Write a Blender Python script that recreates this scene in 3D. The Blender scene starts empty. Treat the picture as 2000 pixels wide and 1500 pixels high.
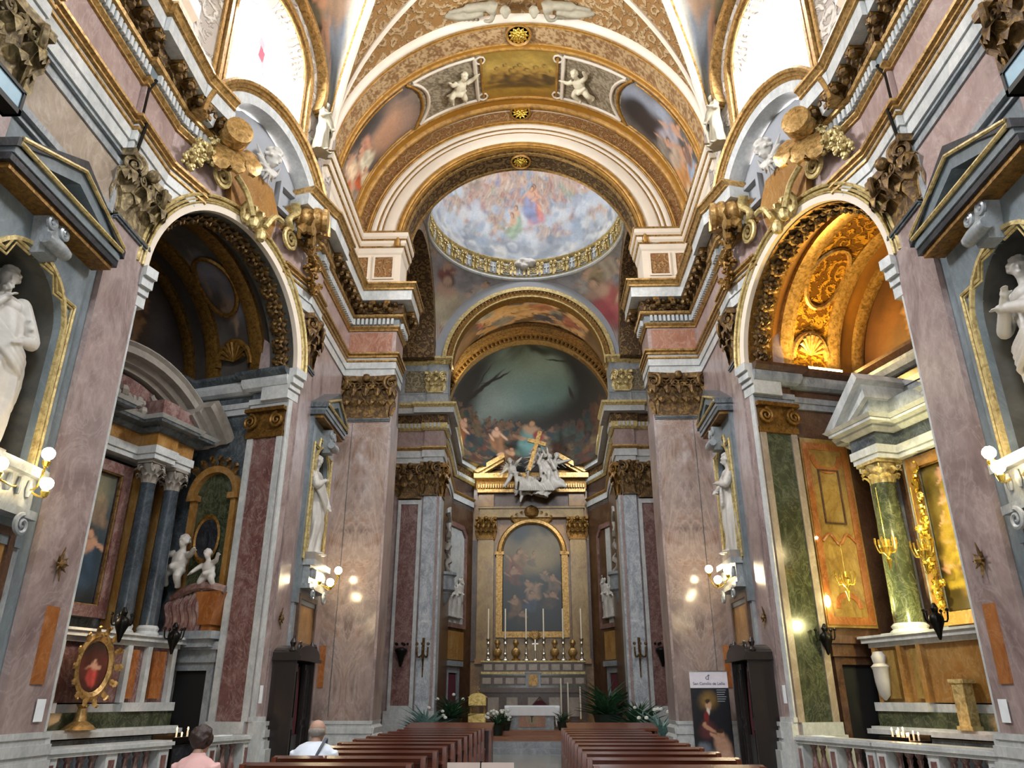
import bpy, bmesh, math, random
import numpy as np
from mathutils import Vector, Matrix
S = bpy.context.scene
COL = S.collection
PI = math.pi
random.seed(7)

# ------------------------------------------------------------------ colours and materials
def lin(h):
    h = h.lstrip('#')
    o = []
    for i in (0, 2, 4):
        c = int(h[i:i+2], 16) / 255.0
        o.append(c / 12.92 if c <= 0.04045 else ((c + 0.055) / 1.055) ** 2.4)
    return (o[0], o[1], o[2], 1.0)

def newmat(name):
    m = bpy.data.materials.new(name)
    m.use_nodes = True
    nt = m.node_tree
    b = nt.nodes['Principled BSDF']
    return m, nt, b

def setin(b, k, v):
    if k in b.inputs:
        b.inputs[k].default_value = v

def coords(nt, scale=(1, 1, 1), mirror=False):
    tc = nt.nodes.new('ShaderNodeTexCoord')
    out = tc.outputs['Object']
    if mirror:
        sp = nt.nodes.new('ShaderNodeSeparateXYZ')
        nt.links.new(out, sp.inputs[0])
        ab = nt.nodes.new('ShaderNodeMath'); ab.operation = 'ABSOLUTE'
        nt.links.new(sp.outputs['X'], ab.inputs[0])
        cb = nt.nodes.new('ShaderNodeCombineXYZ')
        nt.links.new(ab.outputs[0], cb.inputs['X'])
        nt.links.new(sp.outputs['Y'], cb.inputs['Y'])
        nt.links.new(sp.outputs['Z'], cb.inputs['Z'])
        out = cb.outputs[0]
    mp = nt.nodes.new('ShaderNodeMapping')
    mp.inputs['Scale'].default_value = scale
    nt.links.new(out, mp.inputs['Vector'])
    return mp.outputs['Vector']

def ramp(nt, src, stops):
    r = nt.nodes.new('ShaderNodeValToRGB')
    e = r.color_ramp.elements
    e[0].position, e[0].color = stops[0][0], lin(stops[0][1])
    e[1].position, e[1].color = stops[-1][0], lin(stops[-1][1])
    for p, c in stops[1:-1]:
        n = e.new(p); n.color = lin(c)
    nt.links.new(src, r.inputs['Fac'])
    return r.outputs['Color']

def noise_tex(nt, vec, scale, detail=6, rough=0.55, dist=0.0):
    n = nt.nodes.new('ShaderNodeTexNoise')
    n.inputs['Scale'].default_value = scale
    n.inputs['Detail'].default_value = detail
    n.inputs['Roughness'].default_value = rough
    n.inputs['Distortion'].default_value = dist
    nt.links.new(vec, n.inputs['Vector'])
    return n.outputs['Fac'], n.outputs['Color']

def bumpit(nt, b, src, strength, dist=0.02):
    bp = nt.nodes.new('ShaderNodeBump')
    bp.inputs['Strength'].default_value = strength
    bp.inputs['Distance'].default_value = dist
    nt.links.new(src, bp.inputs['Height'])
    nt.links.new(bp.outputs[0], b.inputs['Normal'])

def mixc(nt, fac, a, b):
    m = nt.nodes.new('ShaderNodeMix'); m.data_type = 'RGBA'
    if isinstance(fac, float): m.inputs[0].default_value = fac
    else: nt.links.new(fac, m.inputs[0])
    for k, s in ((6, a), (7, b)):
        if isinstance(s, str): m.inputs[k].default_value = lin(s)
        else: nt.links.new(s, m.inputs[k])
    return m.outputs[2]

def marble(name, cols, vein='#e8ddd8', scale=1.3, veins=0.5, vscale=2.2, rough=0.28, mirror=False, stretch=(1, 1, 0.7), vein2=None):
    m, nt, b = newmat(name)
    v = coords(nt, stretch, mirror)
    f, c = noise_tex(nt, v, scale, 8, 0.62, 1.6)
    n = len(cols)
    base = ramp(nt, f, [(0.28 + 0.44 * i / (n - 1), cols[i]) for i in range(n)])
    # veins: thin level sets of a distorted noise
    f2, _ = noise_tex(nt, v, vscale, 5, 0.6, 2.2)
    ms = nt.nodes.new('ShaderNodeMath'); ms.operation = 'SUBTRACT'; ms.inputs[1].default_value = 0.5
    nt.links.new(f2, ms.inputs[0])
    ma = nt.nodes.new('ShaderNodeMath'); ma.operation = 'ABSOLUTE'
    nt.links.new(ms.outputs[0], ma.inputs[0])
    mr = nt.nodes.new('ShaderNodeMapRange')
    mr.inputs['From Min'].default_value = 0.0; mr.inputs['From Max'].default_value = 0.035
    mr.inputs['To Min'].default_value = veins; mr.inputs['To Max'].default_value = 0.0
    nt.links.new(ma.outputs[0], mr.inputs[0])
    col = mixc(nt, mr.outputs[0], base, vein)
    f3, _ = noise_tex(nt, v, scale * 9, 4, 0.7, 0.3)
    dk = ramp(nt, f3, [(0.3, '#8c8c8c'), (0.7, '#ffffff')])
    mm = nt.nodes.new('ShaderNodeMix'); mm.data_type = 'RGBA'; mm.blend_type = 'MULTIPLY'
    mm.inputs[0].default_value = 0.35
    nt.links.new(col, mm.inputs[6]); nt.links.new(dk, mm.inputs[7])
    nt.links.new(mm.outputs[2], b.inputs['Base Color'])
    setin(b, 'Roughness', rough)
    return m

def gilt(name, c1, c2, metallic=0.75, rough=0.42, scale=14, bump=0.5, dist=0.02, c3=None):
    m, nt, b = newmat(name)
    v = coords(nt)
    f, _ = noise_tex(nt, v, scale, 6, 0.6, 0.8)
    st = [(0.32, c1), (0.62, c2)] if not c3 else [(0.3, c1), (0.5, c2), (0.68, c3)]
    nt.links.new(ramp(nt, f, st), b.inputs['Base Color'])
    setin(b, 'Metallic', metallic); setin(b, 'Roughness', rough)
    bumpit(nt, b, f, bump, dist)
    return m

def relief(name, ground, raised, scale=5.0, metallic=0.3, rough=0.5, depth=0.06, contrast=0.08):
    """carved scrollwork: curling level sets of a swirling noise stand proud of a ground"""
    m, nt, b = newmat(name)
    v = coords(nt)
    vo = nt.nodes.new('ShaderNodeTexVoronoi'); vo.inputs['Scale'].default_value = scale * 0.55
    nt.links.new(v, vo.inputs['Vector'])
    ml = nt.nodes.new('ShaderNodeMath'); ml.operation = 'MULTIPLY'; ml.inputs[1].default_value = 15.0
    nt.links.new(vo.outputs['Distance'], ml.inputs[0])
    f, _ = noise_tex(nt, v, scale, 3, 0.5, 2.5)
    mf = nt.nodes.new('ShaderNodeMath'); mf.operation = 'MULTIPLY'; mf.inputs[1].default_value = 9.0
    nt.links.new(f, mf.inputs[0])
    ad = nt.nodes.new('ShaderNodeMath'); ad.operation = 'ADD'
    nt.links.new(ml.outputs[0], ad.inputs[0]); nt.links.new(mf.outputs[0], ad.inputs[1])
    sn = nt.nodes.new('ShaderNodeMath'); sn.operation = 'SINE'
    nt.links.new(ad.outputs[0], sn.inputs[0])
    mr = nt.nodes.new('ShaderNodeMapRange')
    mr.inputs['From Min'].default_value = -0.4; mr.inputs['From Max'].default_value = 0.8
    nt.links.new(sn.outputs[0], mr.inputs[0])
    f4, _ = noise_tex(nt, v, scale * 3, 4, 0.6, 0.5)
    mg = mixc(nt, f4, ground, raised)
    col = mixc(nt, mr.outputs[0], ground, mg)
    nt.links.new(mixc(nt, 0.5, col, mixc(nt, mr.outputs[0], ground, raised)), b.inputs['Base Color'])
    setin(b, 'Metallic', metallic); setin(b, 'Roughness', rough)
    bumpit(nt, b, mr.outputs[0], 0.9, depth)
    return m

def plain(name, c, rough=0.5, metallic=0.0, var=0.12, scale=8, c2=None, bump=0.0):
    m, nt, b = newmat(name)
    v = coords(nt)
    f, _ = noise_tex(nt, v, scale, 5, 0.6, 0.4)
    base = lin(c)
    if c2 is None:
        k = 1 - var
        r = nt.nodes.new('ShaderNodeValToRGB')
        r.color_ramp.elements[0].position = 0.3; r.color_ramp.elements[1].position = 0.7
        r.color_ramp.elements[0].color = (base[0]*k, base[1]*k, base[2]*k, 1)
        r.color_ramp.elements[1].color = base
        nt.links.new(f, r.inputs['Fac']); o = r.outputs['Color']
    else:
        o = ramp(nt, f, [(0.35, c), (0.65, c2)])
    nt.links.new(o, b.inputs['Base Color'])
    setin(b, 'Roughness', rough); setin(b, 'Metallic', metallic)
    if bump: bumpit(nt, b, f, bump, 0.02)
    return m

def wood(name, c1, c2, axis='X', rough=0.3):
    m, nt, b = newmat(name)
    sc = {'X': (1.2, 14, 14), 'Z': (14, 14, 1.2), 'Y': (14, 1.2, 14)}[axis]
    v = coords(nt, sc)
    f, _ = noise_tex(nt, v, 1.6, 6, 0.65, 1.2)
    nt.links.new(ramp(nt, f, [(0.3, c1), (0.68, c2)]), b.inputs['Base Color'])
    setin(b, 'Roughness', rough)
    return m

def paintmat(name, rough=0.6, amount=0.35, nscale=9.0, bump=0.15):
    m, nt, b = newmat(name)
    at = nt.nodes.new('ShaderNodeAttribute'); at.attribute_name = 'Col'
    v = coords(nt)
    f, _ = noise_tex(nt, v, nscale, 7, 0.7, 1.0)
    dk = ramp(nt, f, [(0.3, '#a8a098'), (0.7, '#ffffff')])
    mm = nt.nodes.new('ShaderNodeMix'); mm.data_type = 'RGBA'; mm.blend_type = 'MULTIPLY'
    mm.inputs[0].default_value = amount
    nt.links.new(at.outputs['Color'], mm.inputs[6]); nt.links.new(dk, mm.inputs[7])
    nt.links.new(mm.outputs[2], b.inputs['Base Color'])
    setin(b, 'Roughness', rough)
    if bump: bumpit(nt, b, f, bump, 0.02)
    return m

def emit(name, c, strength):
    m, nt, b = newmat(name)
    setin(b, 'Base Color', lin(c)); setin(b, 'Emission Color', lin(c)); setin(b, 'Emission Strength', strength)
    return m

M = {}
M['pink'] = marble('pink marble', ['#6d5b5a', '#877471', '#a18f8b', '#8b7672'], '#bcafab', 0.8, 0.3, 1.3)
M['pinkbook'] = marble('book matched pink marble', ['#65544f', '#81706a', '#9b8a82', '#8a6e60', '#745848'], '#b9a89c', 0.75, 0.4, 0.9, 0.14, True, (1, 1, 0.6))
M['salmon'] = marble('salmon marble', ['#8c5a46', '#a06f59', '#b0866f'], '#cdb3a2', 1.2, 0.35, 2.0)
M['rose'] = marble('rose frieze marble', ['#87706b', '#9d8680', '#ad9993'], '#c6b6b0', 1.1, 0.3, 1.7)
M['whitevein'] = marble('white marble with grey veins', ['#878e94', '#b9bec2', '#dadcda'], '#6d747c', 2.2, 0.5, 2.6)
M['beige'] = marble('beige marble', ['#857666', '#9a8b7a', '#ab9d8c'], '#c4b8aa', 1.0, 0.3, 1.6)
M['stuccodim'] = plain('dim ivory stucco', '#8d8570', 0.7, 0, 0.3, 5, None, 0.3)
M['white'] = marble('white marble', ['#a6a9a9', '#bfc1bf', '#d2d2ce'], '#858b90', 1.2, 0.2, 1.6)
M['greyveined'] = marble('grey veined marble', ['#6f7478', '#92979a', '#b2b4b2'], '#565c63', 1.4, 0.35, 2.0)
M['bluegrey'] = marble('blue grey marble', ['#5c666c', '#6f797e', '#818a8e'], '#989fa2', 1.0, 0.2, 1.6)
M['darkgrey'] = marble('dark grey marble', ['#2c3235', '#454c50', '#5c6365'], '#8c9193', 2.0, 0.35, 3.0)
M['black'] = marble('black marble', ['#141518', '#23252a', '#34363a'], '#5d6066', 2.0, 0.3, 3.0)
M['verde'] = marble('green marble', ['#23281d', '#3a402d', '#575b44'], '#8a8a6a', 2.8, 0.3, 3.6, 0.18)
M['column_grey'] = marble('slate blue column marble', ['#23292e', '#343c43', '#465058'], '#66707a', 2.0, 0.2, 3.0, 0.2)
M['giallo'] = marble('yellow marble', ['#7d5222', '#966b34', '#a8824c'], '#bfa677', 1.3, 0.3, 2.2)
M['alabaster'] = marble('amber alabaster', ['#75582a', '#92753c', '#a58c55'], '#6b421c', 1.3, 0.45, 1.7)
M['orange'] = marble('orange marble', ['#7c431b', '#965a2a', '#a97040'], '#bd9068', 1.6, 0.3, 2.6)
M['brownmarble'] = marble('brown marble', ['#3a271d', '#4f3627', '#634836'], '#80694f', 1.8, 0.3, 3.0)
M['redmarble'] = marble('red veined marble', ['#553230', '#74504a', '#957c75'], '#b0a09a', 2.4, 0.4, 3.6)
M['statue'] = plain('aged white statue marble', '#bab5ad', 0.5, 0, 0.22, 5, None, 0.25)
M['statue_grey'] = plain('grey statue marble', '#8f877d', 0.55, 0, 0.3, 6, None, 0.3)
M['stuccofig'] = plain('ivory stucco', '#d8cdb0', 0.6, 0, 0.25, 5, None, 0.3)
M['gold'] = gilt('gold leaf', '#6c5226', '#b8935a', 0.55, 0.38, 12, 0.3)
M['goldp'] = gilt('pale gold leaf', '#8a7443', '#cdb980', 0.35, 0.45, 12, 0.3)
M['golddk'] = gilt('antique gold leaf', '#4c3413', '#8a642a', 0.6, 0.45, 14, 0.4)
M['ochre'] = gilt('gilded ochre plaster', '#7c5620', '#ab7f38', 0.25, 0.5, 6, 0.2)
M['bronze'] = gilt('tarnished gilt bronze', '#2a1e11', '#5c4322', 0.45, 0.5, 9, 0.6, 0.03, '#8f7038')
M['bronzel'] = gilt('tarnished pale gilding', '#3c3020', '#6f5f40', 0.35, 0.55, 9, 0.6, 0.03, '#a39268')
M['relief'] = relief('stucco scrollwork on ochre', '#86602f', '#b0966f', 4.0, 0.1, 0.6, 0.05)
M['reliefdk'] = relief('dark gilt scrollwork', '#4a3218', '#8e7040', 6.0, 0.3, 0.5, 0.06)
M['reliefgold'] = relief('gilt scrollwork', '#6e4710', '#d09a30', 5.0, 0.5, 0.42, 0.08)
M['reliefgrey'] = relief('grey gold scrollwork', '#6f6249', '#9d9275', 6.0, 0.1, 0.6, 0.05)
M['reliefbrown'] = relief('brown grapevine scrollwork', '#83592f', '#a78355', 7.0, 0.1, 0.6, 0.05)
M['cream'] = plain('cream plaster', '#c9b79f', 0.6, 0, 0.1, 3)
M['creamw'] = plain('warm white plaster', '#d2c5b3', 0.6, 0, 0.08, 3)
M['greyplaster'] = plain('grey plaster', '#8d8f93', 0.7, 0, 0.12, 3)
M['stuccowall'] = relief('grey stucco relief', '#8f857c', '#b8b0a6', 2.2, 0, 0.7, 0.08)
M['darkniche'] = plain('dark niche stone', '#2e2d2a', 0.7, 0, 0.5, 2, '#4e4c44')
M['paint'] = paintmat('fresco paint')
M['oil'] = paintmat('oil paint', 0.35, 0.45, 14, 0.1)
M['blackwood'] = wood('black stained wood', '#0a0605', '#1c0f0b', 'Z', 0.35)
M['pew'] = wood('varnished brown wood', '#2f130a', '#562612', 'X', 0.22)
M['pewend'] = wood('varnished reddish wood', '#411a0c', '#6b341a', 'Z', 0.25)
M['dark'] = plain('painted doorway shade', '#0c0a09', 0.9)  # near-black colour that paints the shade inside doorways
M['iron'] = plain('black iron', '#15130f', 0.4, 0.7)
M['brass'] = gilt('polished brass', '#c79a2e', '#f0d468', 0.9, 0.25, 10, 0.1)
M['silver'] = plain('silver', '#c9c4ba', 0.25, 0.9)
M['cloth'] = plain('white linen', '#eceff0', 0.8, 0, 0.05, 4)
M['wax'] = plain('candle wax', '#efe6d2', 0.5)
M['bulb'] = emit('lit bulb', '#ffe9bc', 40.0)
M['bulbsmall'] = emit('small lit bulb', '#fff4d8', 14.0)
M['flame'] = emit('candle flame', '#ffb35c', 18.0)
M['strip'] = emit('lit lamp strip', '#ffdf8a', 14.0)
M['sky'] = emit('daylit glass', '#fbfdff', 3.2)
M['redglass'] = emit('red daylit glass', '#f28a94', .75)
M['redglass2'] = emit('deep red daylit glass', '#e8505f', .6)
M['lead'] = plain('lead came', '#8a8c90', 0.6)
M['floodglass'] = plain('floodlight glass', '#a9c6d6', 0.15, 0.2)
M['paper'] = plain('white paper', '#dfe4e6', 0.7)
M['skin'] = plain('skin', '#a98471', 0.55, 0, 0.08)
M['shirt'] = plain('white cotton', '#d4dbe6', 0.8, 0, 0.06, 6, None, 0.15)
M['pinkshirt'] = plain('pink cotton', '#d2a6a2', 0.8, 0, 0.06, 6, None, 0.15)
M['hair'] = plain('dark brown hair', '#2b150f', 0.5, 0, 0.3, 30, None, 0.5)
M['greyhair'] = plain('short grey hair', '#8e857c', 0.7, 0, 0.2, 40, None, 0.5)
M['strap'] = plain('grey webbing', '#4e545c', 0.7)
M['trousers'] = plain('dark trousers', '#2c2e36', 0.8)
M['leaf'] = plain('green foliage', '#1f3d24', 0.6, 0, 0.4, 12, '#3f6a44')
M['paleleaf'] = plain('pale blue green foliage', '#5b8580', 0.6, 0, 0.3, 12, '#9fbcb4')
M['petal'] = plain('white petals', '#e8e8dc', 0.7)
M['terracotta'] = plain('dark green planter', '#1d2a22', 0.5)
M['burgundy'] = plain('burgundy velvet', '#4a0e1c', 0.8)
M['board'] = plain('beige board', '#a8968c', 0.6)
M['casket'] = gilt('gilt bronze casket', '#9a7c40', '#d8c078', 0.6, 0.4, 10, 0.3)
M['carpetstep'] = wood('wooden step', '#6a3a1e', '#93603a', 'X', 0.4)
M['bannerwhite'] = plain('white banner vinyl', '#d6d2dc', 0.6)
M['ink'] = plain('dark printed ink', '#3a3a4a', 0.7)
M['inkpale'] = plain('pale printed ink', '#8d9296', 0.7)

def floormat():
    m, nt, b = newmat('polished marble paving')
    v = coords(nt)
    br = nt.nodes.new('ShaderNodeTexBrick')
    br.inputs['Scale'].default_value = 1.0
    br.inputs['Brick Width'].default_value = 1.3; br.inputs['Row Height'].default_value = 0.55
    br.inputs['Mortar Size'].default_value = 0.012
    br.inputs['Color1'].default_value = lin('#a7a9a2'); br.inputs['Color2'].default_value = lin('#787b76')
    br.inputs['Mortar'].default_value = lin('#4f5350')
    nt.links.new(v, br.inputs['Vector'])
    f, _ = noise_tex(nt, v, 3, 6, 0.6, 1.0)
    nt.links.new(mixc(nt, f, br.outputs['Color'], '#9a9890'), b.inputs['Base Color'])
    setin(b, 'Roughness', 0.18)
    return m
M['floor'] = floormat()

# ------------------------------------------------------------------ mesh builder
class MB:
    def __init__(s, mtx=None):
        s.v = []; s.f = []; s.mi = []; s.m = 0
        s.mtx = mtx or Matrix.Identity(4)
    def add(s, vs, fs, L=None):
        k = len(s.v)
        T = s.mtx @ L if L is not None else s.mtx
        flip = T.to_3x3().determinant() < 0
        for p in vs:
            q = T @ Vector(p); s.v.append((q.x, q.y, q.z))
        for f in fs:
            g = [i + k for i in f]
            if flip: g.reverse()
            s.f.append(g); s.mi.append(s.m)
        return s
    def box(s, x0, x1, y0, y1, z0, z1, L=None):
        vs = [(x0,y0,z0),(x1,y0,z0),(x1,y1,z0),(x0,y1,z0),(x0,y0,z1),(x1,y0,z1),(x1,y1,z1),(x0,y1,z1)]
        fs = [(0,3,2,1),(4,5,6,7),(0,1,5,4),(1,2,6,5),(2,3,7,6),(3,0,4,7)]
        return s.add(vs, fs, L)
    def prism(s, poly, y0, y1, L=None):
        """polygon in (x,z), extruded y0..y1"""
        n = len(poly)
        vs = [(p[0], y0, p[1]) for p in poly] + [(p[0], y1, p[1]) for p in poly]
        fs = [tuple(range(n)), tuple(range(2*n-1, n-1, -1))]
        fs += [(i, i+n, (i+1) % n + n, (i+1) % n) for i in range(n)]
        return s.add(vs, fs, L)
    def ring(s, outer, inner, y0, y1, L=None):
        """closed frame between two same-length (x,z) loops"""
        n = len(outer)
        vs = [(p[0], y0, p[1]) for p in outer] + [(p[0], y0, p[1]) for p in inner] + \
             [(p[0], y1, p[1]) for p in outer] + [(p[0], y1, p[1]) for p in inner]
        fs = []
        for i in range(n):
            j = (i + 1) % n
            fs += [(i, j, j+n, i+n), (2*n+i, 3*n+i, 3*n+j, 2*n+j), (i, 2*n+i, 2*n+j, j), (n+i, n+j, 3*n+j, 3*n+i)]
        return s.add(vs, fs, L)
    def lathe(s, prof, n=16, c=(0, 0, 0), a0=0.0, a1=2*PI, sx=1.0, sy=1.0, L=None, cap=True):
        full = abs(a1 - a0 - 2*PI) < 1e-6
        k = n if full else n + 1
        vs = []
        for r, z in prof:
            for i in range(k):
                a = a0 + (a1 - a0) * i / n
                vs.append((c[0] + r*math.cos(a)*sx, c[1] + r*math.sin(a)*sy, c[2] + z))
        fs = []
        for j in range(len(prof)-1):
            for i in range(n):
                i2 = (i+1) % k
                fs.append((j*k+i, j*k+i2, (j+1)*k+i2, (j+1)*k+i))
        if full and cap:
            fs.append(tuple(reversed(range(k)))); fs.append(tuple((len(prof)-1)*k + i for i in range(k)))
        return s.add(vs, fs, L)
    def tube(s, pts, r, n=8, cap=True, flat=1.0, L=None):
        pts = [Vector(p) for p in pts]
        m = len(pts)
        rs = r if isinstance(r, (list, tuple)) else [r]*m
        vs = []; up = Vector((0.13, 0.21, 1)).normalized()
        prev = None
        for i, p in enumerate(pts):
            t = (pts[min(i+1, m-1)] - pts[max(i-1, 0)])
            if t.length < 1e-9: t = Vector((0, 0, 1))
            t.normalize()
            if prev is None:
                a = up if abs(t.dot(up)) < 0.9 else Vector((1, 0.1, 0))
                x = t.cross(a).normalized()
            else:
                x = (prev - t * prev.dot(t)).normalized()
            prev = x
            y = t.cross(x)
            for k in range(n):
                an = 2*PI*k/n
                vs.append(p + x*(rs[i]*math.cos(an)) + y*(rs[i]*flat*math.sin(an)))
        fs = []
        for i in range(m-1):
            for k in range(n):
                k2 = (k+1) % n
                fs.append((i*n+k, i*n+k2, (i+1)*n+k2, (i+1)*n+k))
        if cap:
            fs.append(tuple(reversed(range(n)))); fs.append(tuple((m-1)*n + k for k in range(n)))
        return s.add(vs, fs, L)
    def ball(s, c, r, n=8, sc=(1, 1, 1), L=None, rot=None):
        m = max(3, n//2)
        vs = []; fs = []
        R = rot or Matrix.Identity(3)
        for j in range(m+1):
            ph = PI*j/m
            for i in range(n):
                a = 2*PI*i/n
                d = R @ Vector((r*sc[0]*math.sin(ph)*math.cos(a), r*sc[1]*math.sin(ph)*math.sin(a), -r*sc[2]*math.cos(ph)))
                vs.append((c[0]+d.x, c[1]+d.y, c[2]+d.z))
        for j in range(m):
            for i in range(n):
                i2 = (i+1) % n
                if j == 0: fs.append((i, (j+1)*n+i2, (j+1)*n+i))
                elif j == m-1: fs.append((j*n+i, j*n+i2, (j+1)*n+i))
                else: fs.append((j*n+i, j*n+i2, (j+1)*n+i2, (j+1)*n+i))
        return s.add(vs, fs, L)
    def sweep(s, path, prof, closed=False, back=0.0):
        """mouldings: path of (x,y) with the room on the right hand; prof of (out, z)"""
        n = len(path)
        P = [Vector((p[0], p[1])) for p in path]
        mit = []
        for i in range(n):
            def nrm(a, b):
                d = (b - a).normalized(); return Vector((d.y, -d.x))
            if closed:
                n1 = nrm(P[i-1], P[i]); n2 = nrm(P[i], P[(i+1) % n])
            else:
                n1 = nrm(P[i-1], P[i]) if i > 0 else None
                n2 = nrm(P[i], P[i+1]) if i < n-1 else None
                n1 = n1 or n2; n2 = n2 or n1
            k = n1 + n2
            if k.length < 1e-6: mit.append(n1)
            else:
                k.normalize(); mit.append(k / max(0.25, k.dot(n1)))
        loop = list(prof) + [(back, prof[-1][1]), (back, prof[0][1])]
        q = len(loop)
        vs = []
        for i in range(n):
            for o, z in loop:
                v = P[i] + mit[i]*o
                vs.append((v.x, v.y, z))
        fs = []
        for i in range(n if closed else n-1):
            j = (i+1) % n
            for k in range(q):
                k2 = (k+1) % q
                fs.append((i*q+k, j*q+k, j*q+k2, i*q+k2))
        if not closed:
            fs.append(tuple(reversed(range(q)))); fs.append(tuple((n-1)*q+k for k in range(q)))
        return s.add(vs, fs)
    def arc(s, prof, c, a0, a1, n=32, sx=1.0, sz=1.0, v0=0.0):
        """arch moulding in the (x,z) plane; prof of (radius, out y)"""
        q = len(prof) ; vs = []; fs = []
        for i in range(n+1):
            a = a0 + (a1-a0)*i/n
            for r, o in prof:
                vs.append((c[0] + r*math.cos(a)*sx, v0 + o, c[1] + r*math.sin(a)*sz))
        for i in range(n):
            for k in range(q):
                k2 = (k+1) % q
                fs.append((i*q+k, i*q+k2, (i+1)*q+k2, (i+1)*q+k))
        fs.append(tuple(range(q))); fs.append(tuple(reversed([n*q+k for k in range(q)])))
        return s.add(vs, fs)
    def grid(s, fn, nu, nv, L=None):
        vs = [fn(i/nu, j/nv) for j in range(nv+1) for i in range(nu+1)]
        fs = [(j*(nu+1)+i, j*(nu+1)+i+1, (j+1)*(nu+1)+i+1, (j+1)*(nu+1)+i) for j in range(nv) for i in range(nu)]
        return s.add(vs, fs, L)
    def pieces(s, name, mats, parent=None, **kw):
        """one object for every connected piece"""
        p = list(range(len(s.v)))
        def find(i):
            while p[i] != i: p[i] = p[p[i]]; i = p[i]
            return i
        for f in s.f:
            r = find(f[0])
            for i in f[1:]: p[find(i)] = r
        g = {}
        for k, f in enumerate(s.f): g.setdefault(find(f[0]), []).append(k)
        out = []
        for ks in g.values():
            b = MB(); mp = {}
            for k in ks:
                f = []
                for i in s.f[k]:
                    if i not in mp: mp[i] = len(b.v); b.v.append(s.v[i])
                    f.append(mp[i])
                b.f.append(f); b.mi.append(s.mi[k])
            out.append(b.build(name, mats, parent, **kw))
        return out
    def build(s, name, mats, parent=None, origin=None, solid=0.0, remesh=0.0, smooth=True, angle=40, recalc=False, sub=0):
        if not isinstance(mats, (list, tuple)): mats = [mats]
        o3 = Vector(origin) if origin is not None else (parent_world(parent) if parent else Vector((0, 0, 0)))
        me = bpy.data.meshes.new(name)
        me.from_pydata([(p[0]-o3.x, p[1]-o3.y, p[2]-o3.z) for p in s.v], [], s.f)
        me.update()
        for k in mats: me.materials.append(M[k] if isinstance(k, str) else k)
        me.polygons.foreach_set('material_index', s.mi)
        if recalc:
            bm = bmesh.new(); bm.from_mesh(me); bmesh.ops.recalc_face_normals(bm, faces=bm.faces); bm.to_mesh(me); bm.free()
        if smooth:
            me.polygons.foreach_set('use_smooth', [True]*len(me.polygons))
            try: me.set_sharp_from_angle(angle=math.radians(angle))
            except Exception: pass
        ob = bpy.data.objects.new(name, me)
        COL.objects.link(ob)
        if parent is not None:
            ob.parent = parent
            ob.location = o3 - parent_world(parent)
        else: ob.location = o3
        if solid:
            md = ob.modifiers.new('thickness', 'SOLIDIFY'); md.thickness = solid; md.offset = 0
        if remesh:
            md = ob.modifiers.new('fuse', 'REMESH'); md.mode = 'VOXEL'; md.voxel_size = remesh; md.use_smooth_shade = True
            md = ob.modifiers.new('soften', 'SMOOTH'); md.factor = 0.5; md.iterations = 2
        if sub:
            md = ob.modifiers.new('round', 'SUBSURF'); md.levels = sub; md.render_levels = sub
        return ob

def parent_world(o):
    v = Vector((0, 0, 0))
    while o is not None:
        v += o.location; o = o.parent
    return v

def tag(o, label=None, cat=None, group=None, kind=None):
    if label: o['label'] = label
    if cat: o['category'] = cat
    if group: o['group'] = group
    if kind: o['kind'] = kind
    return o
def thing(name, label, cat, loc, group=None):
    o = bpy.data.objects.new(name, None); COL.objects.link(o)
    o.empty_display_size = 0.2
    o.location = loc
    return tag(o, label, cat, group)
def struct(o): o['kind'] = 'structure'; return o
def copy_tree(o, loc=None, parent=None):
    c = o.copy(); COL.objects.link(c)
    if parent is not None: c.parent = parent
    if loc is not None: c.location = loc
    for ch in list(o.children): copy_tree(ch, None, c)
    return c

MIR = Matrix.Diagonal((-1, 1, 1, 1))
def frame(ox, oy, ex, ey, side=-1):
    """u along the wall, v into the room, z up; measured for the left side, mirrored for the right"""
    l = math.hypot(ex, ey); ex /= l; ey /= l
    m = Matrix(((ex, ey, 0, ox), (ey, -ex, 0, oy), (0, 0, 1, 0), (0, 0, 0, 1)))
    return m if side < 0 else MIR @ m
def wpt(F, u, v, z): q = F @ Vector((u, v, z)); return (q.x, q.y, q.z)

# ------------------------------------------------------------------ painting
def warp(u, v, amp, seed, k=3.0):
    r = np.random.RandomState(seed)
    du = np.zeros_like(u); dv = np.zeros_like(u)
    for i in range(7):
        f = k * (1.6 ** i) ; a = amp / (1.5 ** i)
        ax, ay, bx, by = r.uniform(-1, 1, 4) * f * 2
        p, q = r.uniform(0, 6.28, 2)
        du += a * np.sin(ax*u + ay*v + p); dv += a * np.sin(bx*u + by*v + q)
    return u + du, v + dv
def fbm(u, v, seed, k=3.0):
    r = np.random.RandomState(seed); o = np.zeros_like(u); t = 0
    for i in range(8):
        f = k * (1.55 ** i); a = 1 / (1.35 ** i)
        th = r.uniform(0, 6.28); th2 = th + 1.3
        o += a * np.sin(f*(u*np.cos(th) + v*np.sin(th)) + r.uniform(0, 6.28) + 1.5*np.sin(f*0.7*(u*np.cos(th2)+v*np.sin(th2)) + r.uniform(0, 6.28)))
        t += a
    return o / t
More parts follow.
